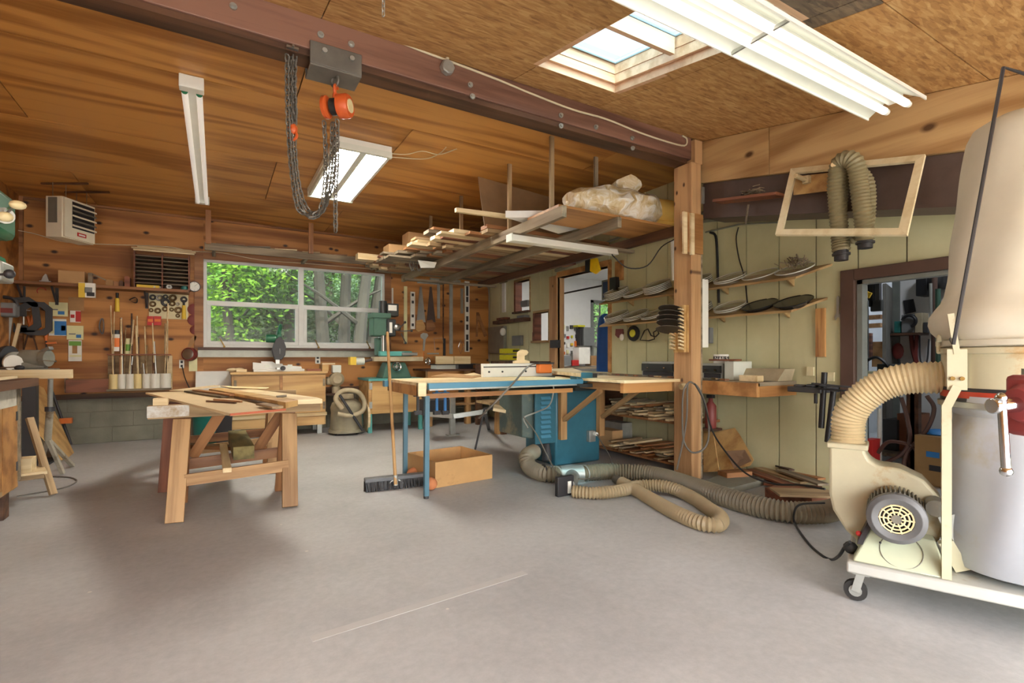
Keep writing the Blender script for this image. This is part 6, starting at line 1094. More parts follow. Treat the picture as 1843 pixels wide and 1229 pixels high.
# ---------------- on the post
jg = T('sled_jig', 'brown panel jig with two pale strips screwed high on the post', 'jig', P(1246, 455, Y=2.86)); zt, zb = P(1246, 383, Y=2.865).z, P(1246, 455, Y=2.865).z; xa_, xb_ = P(1228, 420, Y=2.865).x, P(1265, 420, Y=2.865).x
MB().box(xa_, xb_, 2.862, 2.882, zb, zt).build('panel', 'orange_ply', jg)
for a, b in ((1230, 1236), (1243, 1249)): MB().box(P(a, 420, Y=2.85).x, P(b, 420, Y=2.85).x, 2.843, 2.862, zb-.02, zt-.01).build('strip', 'pine', jg)
sd_ = T('blade_holder', 'yellow pine slotted holder full of round saw blades on the post', 'holder', P(1222, 632, X=3.44)); XP = 3.453
ya, yb = P(1218, 590, X=XP).y, P(1240, 590, X=XP).y; zt, zb = P(1230, 550, X=XP).z, P(1230, 634, X=XP).z
MB().box(XP-.02, XP, yb, ya, zb, zt).build('backer', 'oak_ply', sd_)
for yy in (yb+.01, ya-.03):
    MB().box(XP-.05, XP-.021, yy, yy+.022, zb, zt).build('comb_spine', 'oak_ply', sd_)
    for k in range(12): z = zb+.02+k*(zt-zb-.04)/12; MB().hexa([(XP-.10, yy, z+.012), (XP-.05, yy, z), (XP-.05, yy+.022, z), (XP-.10, yy+.022, z+.012)], [(XP-.10, yy, z+.026), (XP-.05, yy, z+.014), (XP-.05, yy+.022, z+.014), (XP-.10, yy+.022, z+.026)]).build('comb_tooth', 'pine', sd_)
plain('blade_rust', (92, 84, 76), .4, .6, var=.25)
for k, (py, r_, lb) in enumerate(((594, .12, 'lowest and largest round saw blade in the pine holder'), (582, .115, 'second lowest round saw blade in the pine holder'), (574, .115, 'middle round saw blade in the pine holder'), (565, .10, 'second highest round saw blade in the pine holder'), (556, .10, 'highest round saw blade in the pine holder'))):
    c = P(1206, py, X=3.33); n_ = 60; poly = [((r_ if i % 2 else r_*.955)*math.cos(2*math.pi*i/n_), (r_ if i % 2 else r_*.955)*math.sin(2*math.pi*i/n_)) for i in range(n_)]; ax = V((.25, .1, .95)).normalized(); u_ = ax.orthogonal().normalized(); one('circular_sawblade', MB().prism(poly, c, u_, ax.cross(u_), ax*.003), 'blade_rust', lb, 'blade')
one('gutter_piece', MB().box(3.604, 3.68, 2.898, 2.94, P(1263, 625, Y=2.88).z, P(1263, 501, Y=2.88).z), 'white_enamel', 'white channel strip fixed upright on the right side of the post', 'strip', bev=.004)
mb = MB(); c = P(1232, 690, X=3.44); mb.tube(smooth_path([P(x, y, D=4.15) for x, y in ((1237, 690), (1230, 705), (1228, 740), (1230, 790), (1242, 812), (1258, 813), (1272, 800), (1276, 770), (1270, 730), (1258, 700), (1248, 690), (1240, 688), (1237, 700), (1236, 750), (1228, 800), (1218, 845))], 5), .008, 6); one('coiled_cable', mb, 'cable_grey', 'grey cord looped over a peg on the post', 'cord')
tag(MB().tube(smooth_path([P(1250, 690, D=4.1), P(1266, 720, D=4.1), P(1280, 770, D=4.0), P(1300, 805, D=3.9), P(1340, 850, D=3.7), P(1390, 870, D=3.55), P(1440, 873, D=3.4), P(1485, 880, D=3.2)], 6), .007, 6).build('trailing_cable', 'cable_black'), 'black cord trailing from the post over the floor boards', 'cord')
one('cord_peg', MB().cyl(P(1232, 694, X=3.448), P(1225, 696, X=3.40), .025), 'pine', 'wooden peg on the post carrying the looped cord', 'peg')
fe = T('fire_extinguisher', 'red fire extinguisher standing behind the post under the bench', 'extinguisher', (3.8, 2.95, .45)); c = P(1279, 770, X=3.85); MB().lathe([(0, 0), (.045, 0), (.05, .01), (.05, .2), (.02, .24), (.018, .27), (0, .27)], c, (0, 0, 1), 16).build('cylinder', 'sand_red', fe); MB().box(c.x-.02, c.x+.02, c.y-.03, c.y+.03, c.z+.27, c.z+.3).build('valve', 'p_dark', fe); MB().box(c.x-.08, c.x+.08, c.y-.06, c.y+.06, c.z-.02, c.z-.001).build('shelf', 'dark_wood', fe)
# ---------------- header attachments: frame, hose, nest
pf_ = T('open_framework', 'empty rectangular pine frame hanging from the header', 'frame', P(1530, 420, X=3.4)); tl, tr, bl, brr = P(1423, 303, X=3.59), P(1665, 277, X=3.59), P(1395, 422, X=3.34), P(1632, 422, X=3.34)
nn_ = (tr-tl).cross(bl-tl).normalized()
def fb(a, b, inn): return MB().plan([a, b, b+inn, a+inn], nn_*.02)
w_ = .045; ux = (tr-tl).normalized(); uy = (bl-tl).normalized()
MB().plan([tl, tr, tr+uy*w_-ux*w_, tl+uy*w_+ux*w_], nn_*.02).build('rail', 'pine_pale', pf_); MB().plan([bl, brr, brr-uy*w_-ux*w_, bl-uy*w_+ux*w_], nn_*.02).build('rail', 'pine_pale', pf_); MB().plan([tl, tl+uy*w_+ux*w_, bl-uy*w_+ux*w_, bl], nn_*.02).build('stile', 'pine_pale', pf_); MB().plan([tr, tr+uy*w_-ux*w_, brr-uy*w_-ux*w_, brr], nn_*.02).build('stile', 'pine_pale', pf_)
def ribbed(pts, r, k=.012, amp=.10, n=12, mb=None):
    pts = [V(p) for p in pts]; out = [pts[0]]; acc = 0.0
    ln = [0]
    for i in range(1, len(pts)): ln.append(ln[-1]+(pts[i]-pts[i-1]).length)
    m = max(4, int(ln[-1]/k)); res = []; j = 1
    for i in range(m+1):
        s = ln[-1]*i/m
        while j < len(pts)-1 and ln[j] < s: j += 1
        res.append(pts[j-1].lerp(pts[j], max(0, min(1, (s-ln[j-1])/max(1e-9, ln[j]-ln[j-1])))))
    return (mb or MB()).tube(res, r, n, radii=[r*(1+(amp if i % 2 else -amp*.6)) for i in range(m+1)])
plain('hose_olive', (136, 126, 94), .55, var=.1); plain('hose_grey', (122, 112, 92), .55, var=.1); plain('hose_cream', (208, 190, 150), .5, var=.1, dirt=(150, 122, 80, .6))
hh = T('coiled_hose', 'ribbed olive vacuum hose looped over a peg on the header', 'hose', P(1530, 460, X=3.4))
hx_ = 3.46
ribbed(smooth_path([P(x, y, X=hx_+dx) for x, y, dx in ((1514, 452, .05), (1512, 430, .05), (1508, 380, .0), (1505, 330, -.03), (1510, 296, -.05), (1525, 286, -.06), (1540, 296, -.05), (1546, 330, -.02), (1552, 380, .0), (1556, 415, .04), (1556, 432, .05))], 6), .05, .0105).build('hose_tube', 'hose_olive', hh)
ribbed(smooth_path([P(x, y, X=hx_+dx) for x, y, dx in ((1509, 400, .13), (1515, 340, .12), (1524, 300, .1), (1540, 305, .1), (1560, 330, .1), (1562, 380, .12), (1556, 410, .13), (1530, 428, .13), (1511, 415, .13))], 6), .042, .0105).build('hose_tube', 'hose_olive', hh)
for px, y0, y1 in ((1514, 450, 469), (1557, 430, 447)): a, b = P(px, y0, X=hx_+.05), P(px, y1, X=hx_+.05); MB().cyl(a, b, .042, .04, 16).cyl(a.lerp(b, .3), a.lerp(b, .5), .052, n=16).build('cuff', 'p_dark', hh)
one('hose_peg', MB().cyl(P(1523, 305, X=3.61), P(1500, 296, X=3.36), .016), 'pine', 'round pine peg carrying the hose on the header', 'peg')
pbd = T('peg_board', 'pine board with a round peg fixed to the header behind the frame', 'peg board', P(1460, 350, X=3.6)); MB().plan([P(1428, 318, X=3.605), P(1500, 310, X=3.605), P(1500, 342, X=3.605), P(1428, 351, X=3.605)], (.015, 0, 0)).build('backer', 'oak_ply', pbd); MB().cyl(P(1452, 325, X=3.6), P(1432, 316, X=3.45), .016).build('peg', 'pine', pbd); MB().box(3.57, 3.604, P(1458, 325, X=3.59).y, P(1447, 325, X=3.59).y, P(1450, 331, X=3.59).z, P(1450, 318, X=3.59).z).build('peg_block', 'pine', pbd)
ns = T('nest_shelf', 'narrow wooden ledge on the dark beam holding a bird nest', 'shelf', P(1345, 360, X=3.55)); a, b = P(1292, 363, X=3.5), P(1406, 350, X=3.5); board('ledge', a, b, .13, .02, 'red_wood', ns)
q = P(1355, 345, X=3.53); mb = MB(); random.seed(9)
for k in range(60): t_ = R(0, 6.28); rr = R(.03, .07); a = q+V((rr*math.cos(t_), rr*math.sin(t_), R(-.025, .02))); mb.tube([a, a+V((-.05*math.sin(t_), .05*math.cos(t_), R(-.01, .01)))], .003, 4)
o = one('bird_nest', mb, 'grey_wood', 'small grey twig nest on the ledge of the dark beam', 'nest'); o['kind'] = 'stuff'
one('hanging_dowel', MB().cyl(P(1347, 368, X=3.6), P(1342, 402, X=3.6), .008), 'grey_wood', 'thin stick hanging down below the nest ledge', 'stick')
# ---------------- clamp rack by the door
cr = T('clamp_rack', 'black wall rack with pipe tools hanging beside the door', 'rack', P(1480, 710, X=4.0)); a, b = P(1430, 698, X=3.95), P(1500, 703, X=3.95)
MB().box(3.86, XG-.001, P(1512, 700, X=XG).y, P(1452, 700, X=XG).y, P(1480, 706, X=4.0).z, P(1480, 696, X=4.0).z).build('tray', 'iron', cr, bev=.006)
for px in (1440, 1462, 1485): q = P(px, 694, X=3.9); MB().torus((3.9, q.y, q.z), (0, 0, 1), .035, .01, 14, 6).build('ring', 'iron', cr)
for k, (px, y0, y1, px2, lb) in enumerate(((1484, 670, 770, 1478, 'shorter black pipe tool hanging through the clamp rack'), (1500, 704, 795, 1489, 'longer black pipe tool hanging through the clamp rack'), (1468, 708, 726, 1468, 'short black stub hanging through the clamp rack'))): one('pipe_tool', MB().cyl(P(px, y0, X=3.9), P(px2, y1, X=3.9), .02 if k < 2 else .012), 'black', lb, 'tool')
one('flat_bar', MB().bar(P(1462, 690, X=3.88), P(1532, 697, X=3.88), .03, .012), 'iron', 'black bar lying level on the clamp rack', 'bar'); one('flat_bar', MB().bar(P(1470, 699, X=3.84), P(1520, 703, X=3.84), .03, .012), 'black', 'second black bar lying in front on the clamp rack', 'bar')
# ---------------- boards leaning and lying right of the post
def lean(name, pts, mat, lb, th=(.014, .004, 0)): return one(name, MB().plan(pts, th), mat, lb, 'panel')
lean('leaning_plywood', [P(1266, 776, X=3.98), P(1283, 777, X=3.98), P(1294, 848, X=3.72), P(1266, 850, X=3.72)], 'oak_ply', 'narrow oak panel leaning right behind the post foot')
lean('leaning_plywood', [P(1275, 780, X=4.02), P(1322, 770, X=4.08), P(1332, 785, X=4.05), P(1356, 828, X=3.88), P(1350, 838, X=3.84), P(1298, 850, X=3.78)], 'oak_ply', 'large rounded oak panel leaning on the green wall'); lean('leaning_plywood', [P(1305, 812, X=3.83), P(1340, 810, X=3.90), P(1352, 830, X=3.82), P(1322, 844, X=3.74)], plain('brown_card', (128, 100, 76), .7), 'small brown panel in front of the large rounded panel')
one('concrete_curb', MB().plan([P(1262, 868, Z=.05), P(1300, 852, Z=.05), P(1378, 862, Z=.05), P(1290, 884, Z=.05)], (0, 0, -.049)), 'painted_block', 'low grey concrete slab on the floor right of the post', 'slab')
for k, (p0, p1, w_, t_, z_, mt, lb) in enumerate((((1300, 853), (1345, 850), .12, .04, .07, 'shelf_wood', 'thick short plank at the left of the floor board pile'), ((1345, 845), (1420, 872), .10, .015, .06, 'red_wood', 'reddish board on the floor pile beside the thick plank'), ((1365, 842), (1450, 868), .10, .015, .075, 'pine_dull', 'pale dull board across the middle of the floor pile'), ((1390, 838), (1480, 862), .09, .015, .09, 'shelf_wood', 'tan board near the back of the floor pile'), ((1405, 846), (1482, 872), .09, .015, .105, 'grey_wood', 'grey board on top of the floor pile'), ((1375, 868), (1480, 880), .12, .018, .03, 'red_wood', 'dark red board at the front of the floor pile'), ((1400, 838), (1425, 846), .05, .012, .115, 'dark_wood', 'small dark scrap at the back of the floor pile'))):
    a, b = P(p0[0], p0[1], Z=z_), P(p1[0], p1[1], Z=z_); oneb('floor_board', a, b, w_, t_, mt, lb, 'board')
one('scrap_box', MB().box(P(1405, 905, Z=.0).x, P(1405, 905, Z=.0).x+.28, P(1405, 905, Z=.0).y-.22, P(1405, 905, Z=0).y+.12, .001, .085), 'red_wood', 'low reddish box at the end of the floor hose', 'box'); q = P(1440, 885, Z=.1); oneb('box_cover', (q.x-.14, q.y+.1, .095), (q.x+.16, q.y-.14, .097), .2, .014, 'pine_dull', 'dusty tan board lying on the low reddish box', 'board')
# ------------------------------------------------------------------ dust collector on its wheeled base
def DC(u, v, h): return CF(1.43+.804*u+.594*v, 2.15-.594*u+.804*v, h)
UD = DC(1, 0, 0)-DC(0, 0, 0); VD = DC(0, 1, 0)-DC(0, 0, 0)
plain('collector_cream', (196, 190, 160), .4, var=.05, dirt=(176, 136, 82, .56)); plain('base_white', (186, 186, 178), .5, var=.06, dirt=(158, 130, 90, .58)); plain('pale_green', (190, 196, 168), .4, var=.05); plain('motor_grey', (112, 108, 96), .6, var=.15, dirt=(150, 132, 100, .55))
m = plain('bag_cloth', (200, 193, 174), .8, var=.06, scale=5, dirt=(166, 138, 100, .62)); plain('bag_plastic', (176, 180, 186), .4, var=.07, scale=4, dirt=(168, 158, 134, .58))
dc = T('dust_collector', 'cream dust collector with motor blower and tall cloth bag at the right edge', 'dust collector', DC(.5, .25, 0))
def dbox(u0, u1, v0, v1, h0, h1): return MB().hexa([DC(u0, v0, h0), DC(u1, v0, h0), DC(u1, v1, h0), DC(u0, v1, h0)], [DC(u0, v0, h1), DC(u1, v0, h1), DC(u1, v1, h1), DC(u0, v1, h1)])
dbox(0, 1.05, 0, .52, .128, .176).build('base', 'base_white', dc, bev=.008)
for u, v in ((.05, .05), (1.0, .05), (.05, .47), (1.0, .47)):
    c = DC(u, v, .045); cs_ = MB().cyl(c-VD*.014-UD*.02, c+VD*.014-UD*.02, .043, n=20).build('caster_wheel', 'rubber', dc); MB().cyl(c-VD*.017-UD*.02, c+VD*.017-UD*.02, .024, n=14).build('wheel_hub', 'galv', cs_); MB().bar(c-UD*.02+VD*.022, DC(u, v, .125)+VD*.018, .03, .006, VD).bar(c-UD*.02-VD*.022, DC(u, v, .125)-VD*.018, .03, .006, VD).bar(DC(u-.03, v, .122), DC(u+.03, v, .122), .05, .008).build('caster_fork', 'galv', dc)
# blower housing
pol = [(-.205, .229), (-.205, .0), (-.19, -.075), (-.14, -.16), (-.09, -.205), (.02, -.232), (.12, -.21), (.19, -.14), (.212, -.05), (.2, .037), (.14, .112), (.06, .15), (-.02, .154), (-.05, .174), (-.065, .206), (-.065, .229)]
bc_ = DC(.127, .20, .409)
MB().prism(pol, bc_, UD, V((0, 0, 1)), VD*.16).build('blower_housing', 'collector_cream', dc, bev=.012)
MB().prism([(-.215, .215), (-.055, .215), (-.055, .24), (-.215, .24)], bc_-VD*.008, UD, V((0, 0, 1)), VD*.176).build('outlet_flange', 'collector_cream', dc, bev=.006)
# motor in front, axis towards the viewer
mcen = DC(.17, .20, .385)
MB().lathe([(0, 0), (.082, 0), (.086, .02), (.086, .15), (0, .15)], mcen, -VD, 24).build('motor', 'motor_grey', dc)
for i in range(20): a = math.pi*(i+.5)/20*1.0+.1; d_ = UD*math.cos(a)+V((0, 0, math.sin(a))); MB().bar(mcen+d_*.092-VD*.02, mcen+d_*.092-VD*.14, .006, .022, d_).build('cooling_fin', 'motor_grey', dc)
fcn = mcen-VD*.15
MB().lathe([(.062, .0), (.098, .0), (.104, .010), (.102, .038), (.084, .05), (.06, .042), (.06, .02), (.062, 0)], fcn, -VD, 32).build('fan_cover', plain('cover_grey', (98, 98, 98), .5, var=.12, dirt=(140, 126, 100, .6)), dc, bev=.002); MB().lathe([(0, .0), (.062, .0), (.062, .004), (0, .004)], fcn, -VD, 24).build('fan_recess', 'black', dc)
for rr in (.056, .043, .028): MB().torus(fcn-VD*.039, VD, rr, .0035, 28, 5).build('grille_ring', 'tag_cream', dc)
for i in range(10): a = 2*math.pi*i/10; d_ = UD*math.cos(a)+V((0, 0, math.sin(a))); MB().bar(fcn-VD*.039+d_*.016, fcn-VD*.039+d_*.062, .005, .005, VD).build('grille_spoke', 'tag_cream', dc)
MB().lathe([(0, .036), (.018, .036), (.018, .044), (0, .044)], fcn, -VD, 16).build('grille_hub', 'motor_grey', dc)
MB().cyl(DC(.30, .10, .43), DC(.30, .19, .43), .034).build('capacitor', 'motor_grey', dc); MB().bar(DC(.335, .15, .40), DC(.39, .15, .27), .06, .04, VD).build('mount_bracket', 'galv', dc); MB().bar(DC(.33, .12, .30), DC(.385, .14, .19), .05, .03, VD).build('mount_strut', 'collector_cream', dc)
MB().bar(DC(.18, .03, .475), DC(.20, .03, .475), .006, .006).bar(DC(.18, .03, .475), DC(.19, .02, .44), .006, .006).build('wire_hook', 'p_dark', dc)
# motor pedestal
MB().hexa([DC(.02, .015, .177), DC(.335, .02, .177), DC(.335, .36, .177), DC(.02, .36, .177)], [DC(.09, .12, .315), DC(.30, .12, .29), DC(.30, .34, .29), DC(.09, .34, .315)]).build('pedestal', 'pale_green', dc, bev=.006)
pn = (DC(.335, .02, .177)-DC(.02, .015, .177)).cross(DC(.09, .12, .315)-DC(.02, .015, .177)).normalized(); pn = -pn if pn.dot(FW) > 0 else pn
pcn = (DC(.02, .015, .177)+DC(.335, .02, .177)+DC(.09, .12, .315)+DC(.30, .12, .29))/4; MB().torus(pcn+pn*.001, pn, .072, .0018, 36, 4).build('cover_seam', 'heater_grey', dc)
for s in (-1, 1): MB().ball(pcn+UD*(.07*s)-V((0, 0, .02*s))+pn*.003, .005, 8).build('cover_screw', 'p_dark', dc)
MB().hexa([DC(.035, .06, .24), DC(.055, .06, .24), DC(.055, .16, .24), DC(.035, .16, .24)], [DC(.07, .10, .33), DC(.09, .10, .33), DC(.09, .18, .33), DC(.07, .18, .33)]).build('switch_plate', 'p_dark', dc); MB().ball(DC(.04, .10, .275), .012, 10).build('stop_button', 'p_red', dc); MB().ball(DC(.01, .12, .20), .03, 10, (1, 1, .9)).build('cord_gland', 'rubber', dc)
# ring, lower and upper bag
cu, cv = .575, .235; RC = DC(cu, cv, 0)
MB().lathe([(.0, .90), (.245, .90), (.25, .905), (.25, 1.06), (.262, 1.065), (.262, 1.085), (.25, 1.09), (.0, 1.09)], RC, (0, 0, 1), 40).build('collector_drum', 'collector_cream', dc)
MB().lathe([(.2515, .885), (.2535, .887), (.2535, .912), (.2515, .914)], RC, (0, 0, 1), 40).build('red_stripe', plain('stripe_red', (176, 62, 40), .5), dc); MB().lathe([(.2512, .872), (.2527, .873), (.2527, .926), (.2512, .927)], RC, (0, 0, 1), 40).build('black_stripe', 'p_dark', dc)
MB().lathe([(.254, .845), (.262, .85), (.262, .87), (.254, .872), (.254, .845)], RC, (0, 0, 1), 40).build('band_clamp', 'galv', dc); MB().lathe([(.254, 1.09), (.268, 1.095), (.268, 1.115), (.254, 1.12), (.254, 1.09)], RC, (0, 0, 1), 40).build('band_clamp', 'bag_cloth', dc)
def bag(prof, wob, seed, sub=44):
    vs = []; fs = []; k = len(prof)
    for i, (r_, h) in enumerate(prof):
        for j in range(sub):
            a = 2*math.pi*j/sub; w2 = wob*(math.sin(3*a+seed+h*4)+.6*math.sin(7*a+seed*2-h*9)+.5*math.sin(11*h+2*a+seed)); rr = max(0, r_*(1+w2)); vs.append(RC+V((rr*math.cos(a), rr*math.sin(a), h)))
    for i in range(k-1): fs += [(i*sub+j, i*sub+(j+1) % sub, (i+1)*sub+(j+1) % sub, (i+1)*sub+j) for j in range(sub)]
    fs += [tuple(range(sub-1, -1, -1)), tuple(range((k-1)*sub, k*sub))]; return MB().add(vs, fs)
lower = [(.14, .18)]+[(.20+.045*math.sin(math.pi*min(1, t*1.1))**.6+.01*math.sin(9*t), .18+.66*t) for t in [i/24 for i in range(1, 24)]]+[(.25, .86), (.251, .895)]
bag(lower, .028, 1.0).build('lower_bag', 'bag_plastic', dc)
upper = [(.252, 1.09), (.255, 1.12)]+[(.268-.098*t**.9+.02*math.sin(15*t)*(1-t)**2+.014*math.exp(-((t-.10)/.07)**2)-.008*math.exp(-((t-.2)/.05)**2), 1.12+.80*t) for t in [i/26 for i in range(1, 26)]]+[(.168, 1.93), (.15, 1.975), (.11, 2.0), (.04, 2.01)]
bag(upper, .026, 2.2).build('upper_bag', 'bag_cloth', dc)
# support post, rod, straps
xl_ = DC(.327, .03, 0); MB().bar(DC(.327, .035, .177), DC(.327, .035, .86), .035, .03, UD).bar(DC(.327, .035, .85), DC(.36, .05, .93), .035, .03, UD).bar(DC(.36, .05, .92), DC(.36, .05, 1.08), .06, .012, VD).bar(DC(.36, .05, 1.06), DC(.34, .04, 1.22), .02, .016, VD).build('support_post', 'collector_cream', dc)
for h in (.965, .967): pass
for du in (-.014, .014): MB().cyl(DC(.36+du, .043, .965), DC(.36+du, .03, .965), .008, n=8).build('bolt', 'brass', dc)
MB().tube([DC(.34, .035, 1.12), P(1716, 620, D=1.84), P(1806, 121, D=1.80), P(1845, 133, D=1.84), P(1960, 165, D=1.97)], .006, 6).build('bag_rod', 'p_dark', dc)
MB().torus(DC(.31, .12, 1.10), UD, .035, .007, 16, 6, 1.2, 5.2).build('strap_loop', 'collector_cream', dc); MB().box(0, 0, 0, 0, 0, 0) if False else None
ribbed(smooth_path([DC(-.008, .28, .64), DC(-.008, .28, .70), DC(.0, .27, .78), DC(.05, .26, .86), DC(.13, .25, .925), DC(.22, .24, .955), DC(.335, .235, .962)], 8), .066, .0085, .075, 18).build('outlet_hose', 'hose_cream', dc)
# ---------------- hoses on the floor
hz_ = .066
h1 = T('floor_hose', 'long thick ribbed grey hose lying on the floor from the saw to the blower', 'hose', P(1200, 880, Z=0))
def FL(px, py, z): return P(px, py, Z=z)
ribbed(smooth_path([P(962, 812, D=4.75), P(948, 822, D=4.55), FL(955, 842, .07), FL(985, 853, hz_), FL(1040, 852, hz_), FL(1110, 848, hz_), FL(1180, 855, hz_), FL(1250, 876, hz_), FL(1330, 902, hz_), FL(1410, 920, hz_), FL(1475, 922, hz_), FL(1520, 914, .08), DC(.1, .55, .25), DC(.13, .37, .39)], 8), .062, .013, .15, 16).build('hose_tube', 'hose_grey', h1)
a = FL(1003, 854, hz_); MB().torus(a, V((1, .1, 0)), .066, .008, 20, 6).build('hose_clamp', 'galv', h1); a = FL(979, 852, hz_); MB().torus(a, V((1, -.2, 0)), .068, .011, 20, 6).build('hose_strap', 'rubber', h1); MB().cyl(FL(1008, 854, hz_), FL(1048, 852, hz_), .072, n=18).build('wye_fitting', 'galv', h1); MB().cyl(FL(1030, 858, hz_), FL(1022, 876, .06), .06, n=18).build('wye_branch', 'galv', h1); MB().torus(FL(1052, 852, hz_), V((1, 0, 0)), .068, .006, 20, 6).build('hose_clamp', 'galv', h1)
q = FL(1015, 892, 0); bg2 = T('blast_gate', 'dark plastic blast gate at the hose branch on the floor', 'blast gate', q); MB().box(q.x-.07, q.x+.08, q.y-.02, q.y+.02, .001, .15).build('gate_body', 'p_dark', bg2, bev=.006); MB().box(q.x+.02, q.x+.05, q.y-.026, q.y-.02, .02, .11).build('gate_label', 'p_white', bg2)
r2 = .046
h2 = T('branch_hose', 'thinner tan ribbed hose bent in a loop on the floor', 'hose', P(1200, 920, Z=0))
ribbed(smooth_path([FL(1030, 884, r2), FL(1070, 887, r2), FL(1115, 883, r2), FL(1155, 874, r2+.01), FL(1200, 876, r2+.02), FL(1240, 892, r2), FL(1275, 915, r2), FL(1297, 932, r2), FL(1290, 944, r2), FL(1258, 940, r2), FL(1215, 922, r2), FL(1175, 900, r2), FL(1145, 882, r2-.002), FL(1118, 868, r2)], 8), .042, .012, .15, 14).build('hose_tube', 'hose_grey' if False else plain('hose_tan', (152, 134, 102), .5, var=.08), h2); MB().cyl(FL(1128, 872, r2), FL(1108, 862, r2), .036, n=16).build('hose_end', 'cable_grey', h2)
tag(MB().tube(smooth_path([FL(1484, 905, .15), FL(1440, 908, .14), FL(1429, 925, .08), FL(1432, 945, .012), FL(1455, 978, .006), FL(1480, 1000, .006), FL(1497, 1007, .006), P(1510, 1000, D=2.3), P(1520, 985, D=2.25), P(1530, 975, D=2.2)], 6), .007, 6).build('blower_cable', 'cable_black'), 'black power cord from the blower switch over the floor hose', 'cord')
# ---------------- vise handle at the right edge
vs_ = T('bench_vise', 'red vise with chrome screw and hanging handle bar at the right edge', 'vise', P(1900, 1100, D=1.2)*1.0); vs_.location.z = 0; WL[vs_.name].z = 0
plain('vise_red', (150, 60, 60), .45, var=.1); Dv = 1.22
MB().cyl(P(1784, 731, D=Dv), P(1834, 728, D=Dv), .0195, .0185, 22).build('screw_head', 'chrome', vs_, bev=.003); MB().cyl(P(1830, 728, D=Dv), P(1846, 727, D=Dv), .038, .05, 20).build('jaw_boss', 'vise_red', vs_); MB().ball(P(1802, 716, D=Dv-.01), .013, 12).build('handle_ball', 'chrome', vs_)
MB().cyl(P(1803, 722, D=Dv-.01), P(1811, 848, D=Dv-.01), .0095, n=14).build('handle_bar', 'chrome', vs_); MB().ball(P(1811, 848, D=Dv-.01), .0135, 12).build('handle_ball', 'chrome', vs_)
ax_ = (P(1846, 727, D=Dv)-P(1830, 728, D=Dv)).normalized(); ax_.z = 0; ax_.normalize(); j0 = P(1846, 727, D=Dv); j0.z = .93; up3 = V((0, 0, 1))
MB().bar(j0, j0+ax_*.06, .11, .15).build('moving_jaw', 'vise_red', vs_, bev=.012); MB().bar(j0+ax_*.055+up3*.075, j0+ax_*.068+up3*.075, .13, .03).build('jaw_plate', 'steel', vs_); MB().bar(j0+ax_*.06-up3*.01, j0+ax_*.30-up3*.01, .06, .07).build('slide_bar', 'vise_red', vs_, bev=.006); MB().bar(j0+ax_*.13, j0+ax_*.25, .12, .15).build('fixed_jaw', 'vise_red', vs_, bev=.014); MB().bar(j0+ax_*.122+up3*.075, j0+ax_*.135+up3*.075, .13, .03).build('jaw_plate', 'steel', vs_)
vc_ = j0+ax_*.19; MB().lathe([(0, .80), (.11, .80), (.11, .82), (.075, .84), (.07, .86), (0, .86)], (vc_.x, vc_.y, 0), (0, 0, 1), 24).build('swivel_base', 'vise_red', vs_); MB().lathe([(0, .002), (.2, .002), (.2, .02), (.045, .03), (.045, .79), (.12, .79), (.12, .80), (0, .80)], (vc_.x, vc_.y, 0), (0, 0, 1), 24).build('pedestal', 'iron', vs_)
# ------------------------------------------------------------------ rooms behind the green wall
plain('annex_white', (222, 222, 220), .7, var=.03); plain('annex_ceiling', (206, 206, 204), .8, var=.03)
AX1, AY0, AY1, AZ = 8.5, 3.62, 8.7, 2.75
aw0, aw1 = P(1063, 600, Y=AY1).x, P(1112, 600, Y=AY1).x; az0, az1 = .92, P(1080, 541, Y=AY1).z
wa = T('wall_annex', None, None, (6.4, 6, 0)); st(wa, 'white walls of the bright room beyond the pass-through')
for b in ((XG+.1, aw0, AY1, AY1+.08, 0, AZ), (aw1, AX1, AY1, AY1+.08, 0, AZ), (aw0, aw1, AY1, AY1+.08, 0, az0), (aw0, aw1, AY1, AY1+.08, az1, AZ), (AX1, AX1+.08, AY0-.1, AY1+.08, 0, AZ), (XG+.1, AX1, AY0-.08, AY0, 0, AZ)): MB().box(*b).build('wall_panel', 'annex_white', wa)
MB().box(XG+.1, AX1+.08, AY0-.08, AY1+.08, AZ, AZ+.05).build('ceiling_panel', 'annex_ceiling', wa)
w3 = T('window_3', None, None, ((aw0+aw1)/2, AY1, az0)); st(w3, 'grey framed window in the far white wall beyond the pass-through')
for b in ((aw0, aw0+.06, az0, az1), (aw1-.06, aw1, az0, az1), (aw0, aw1, az0, az0+.06), (aw0, aw1, az1-.06, az1)): MB().box(b[0], b[1], AY1-.03, AY1+.03, b[2], b[3]).build('frame', 'grey_trim', w3)
for k in (1/3, 2/3): x = aw0+(aw1-aw0)*k; MB().box(x-.012, x+.012, AY1-.01, AY1+.02, az0, az1).build('mullion', 'grey_trim', w3)
for k in (.25, .5, .75): z = az0+(az1-az0)*k; MB().box(aw0, aw1, AY1-.012, AY1+.018, z-.012, z+.012).build('muntin', 'grey_trim', w3)
MB().box(aw0+.06, aw1-.06, AY1+.02, AY1+.024, az0+.06, az1-.06).build('pane', 'window_glass', w3)
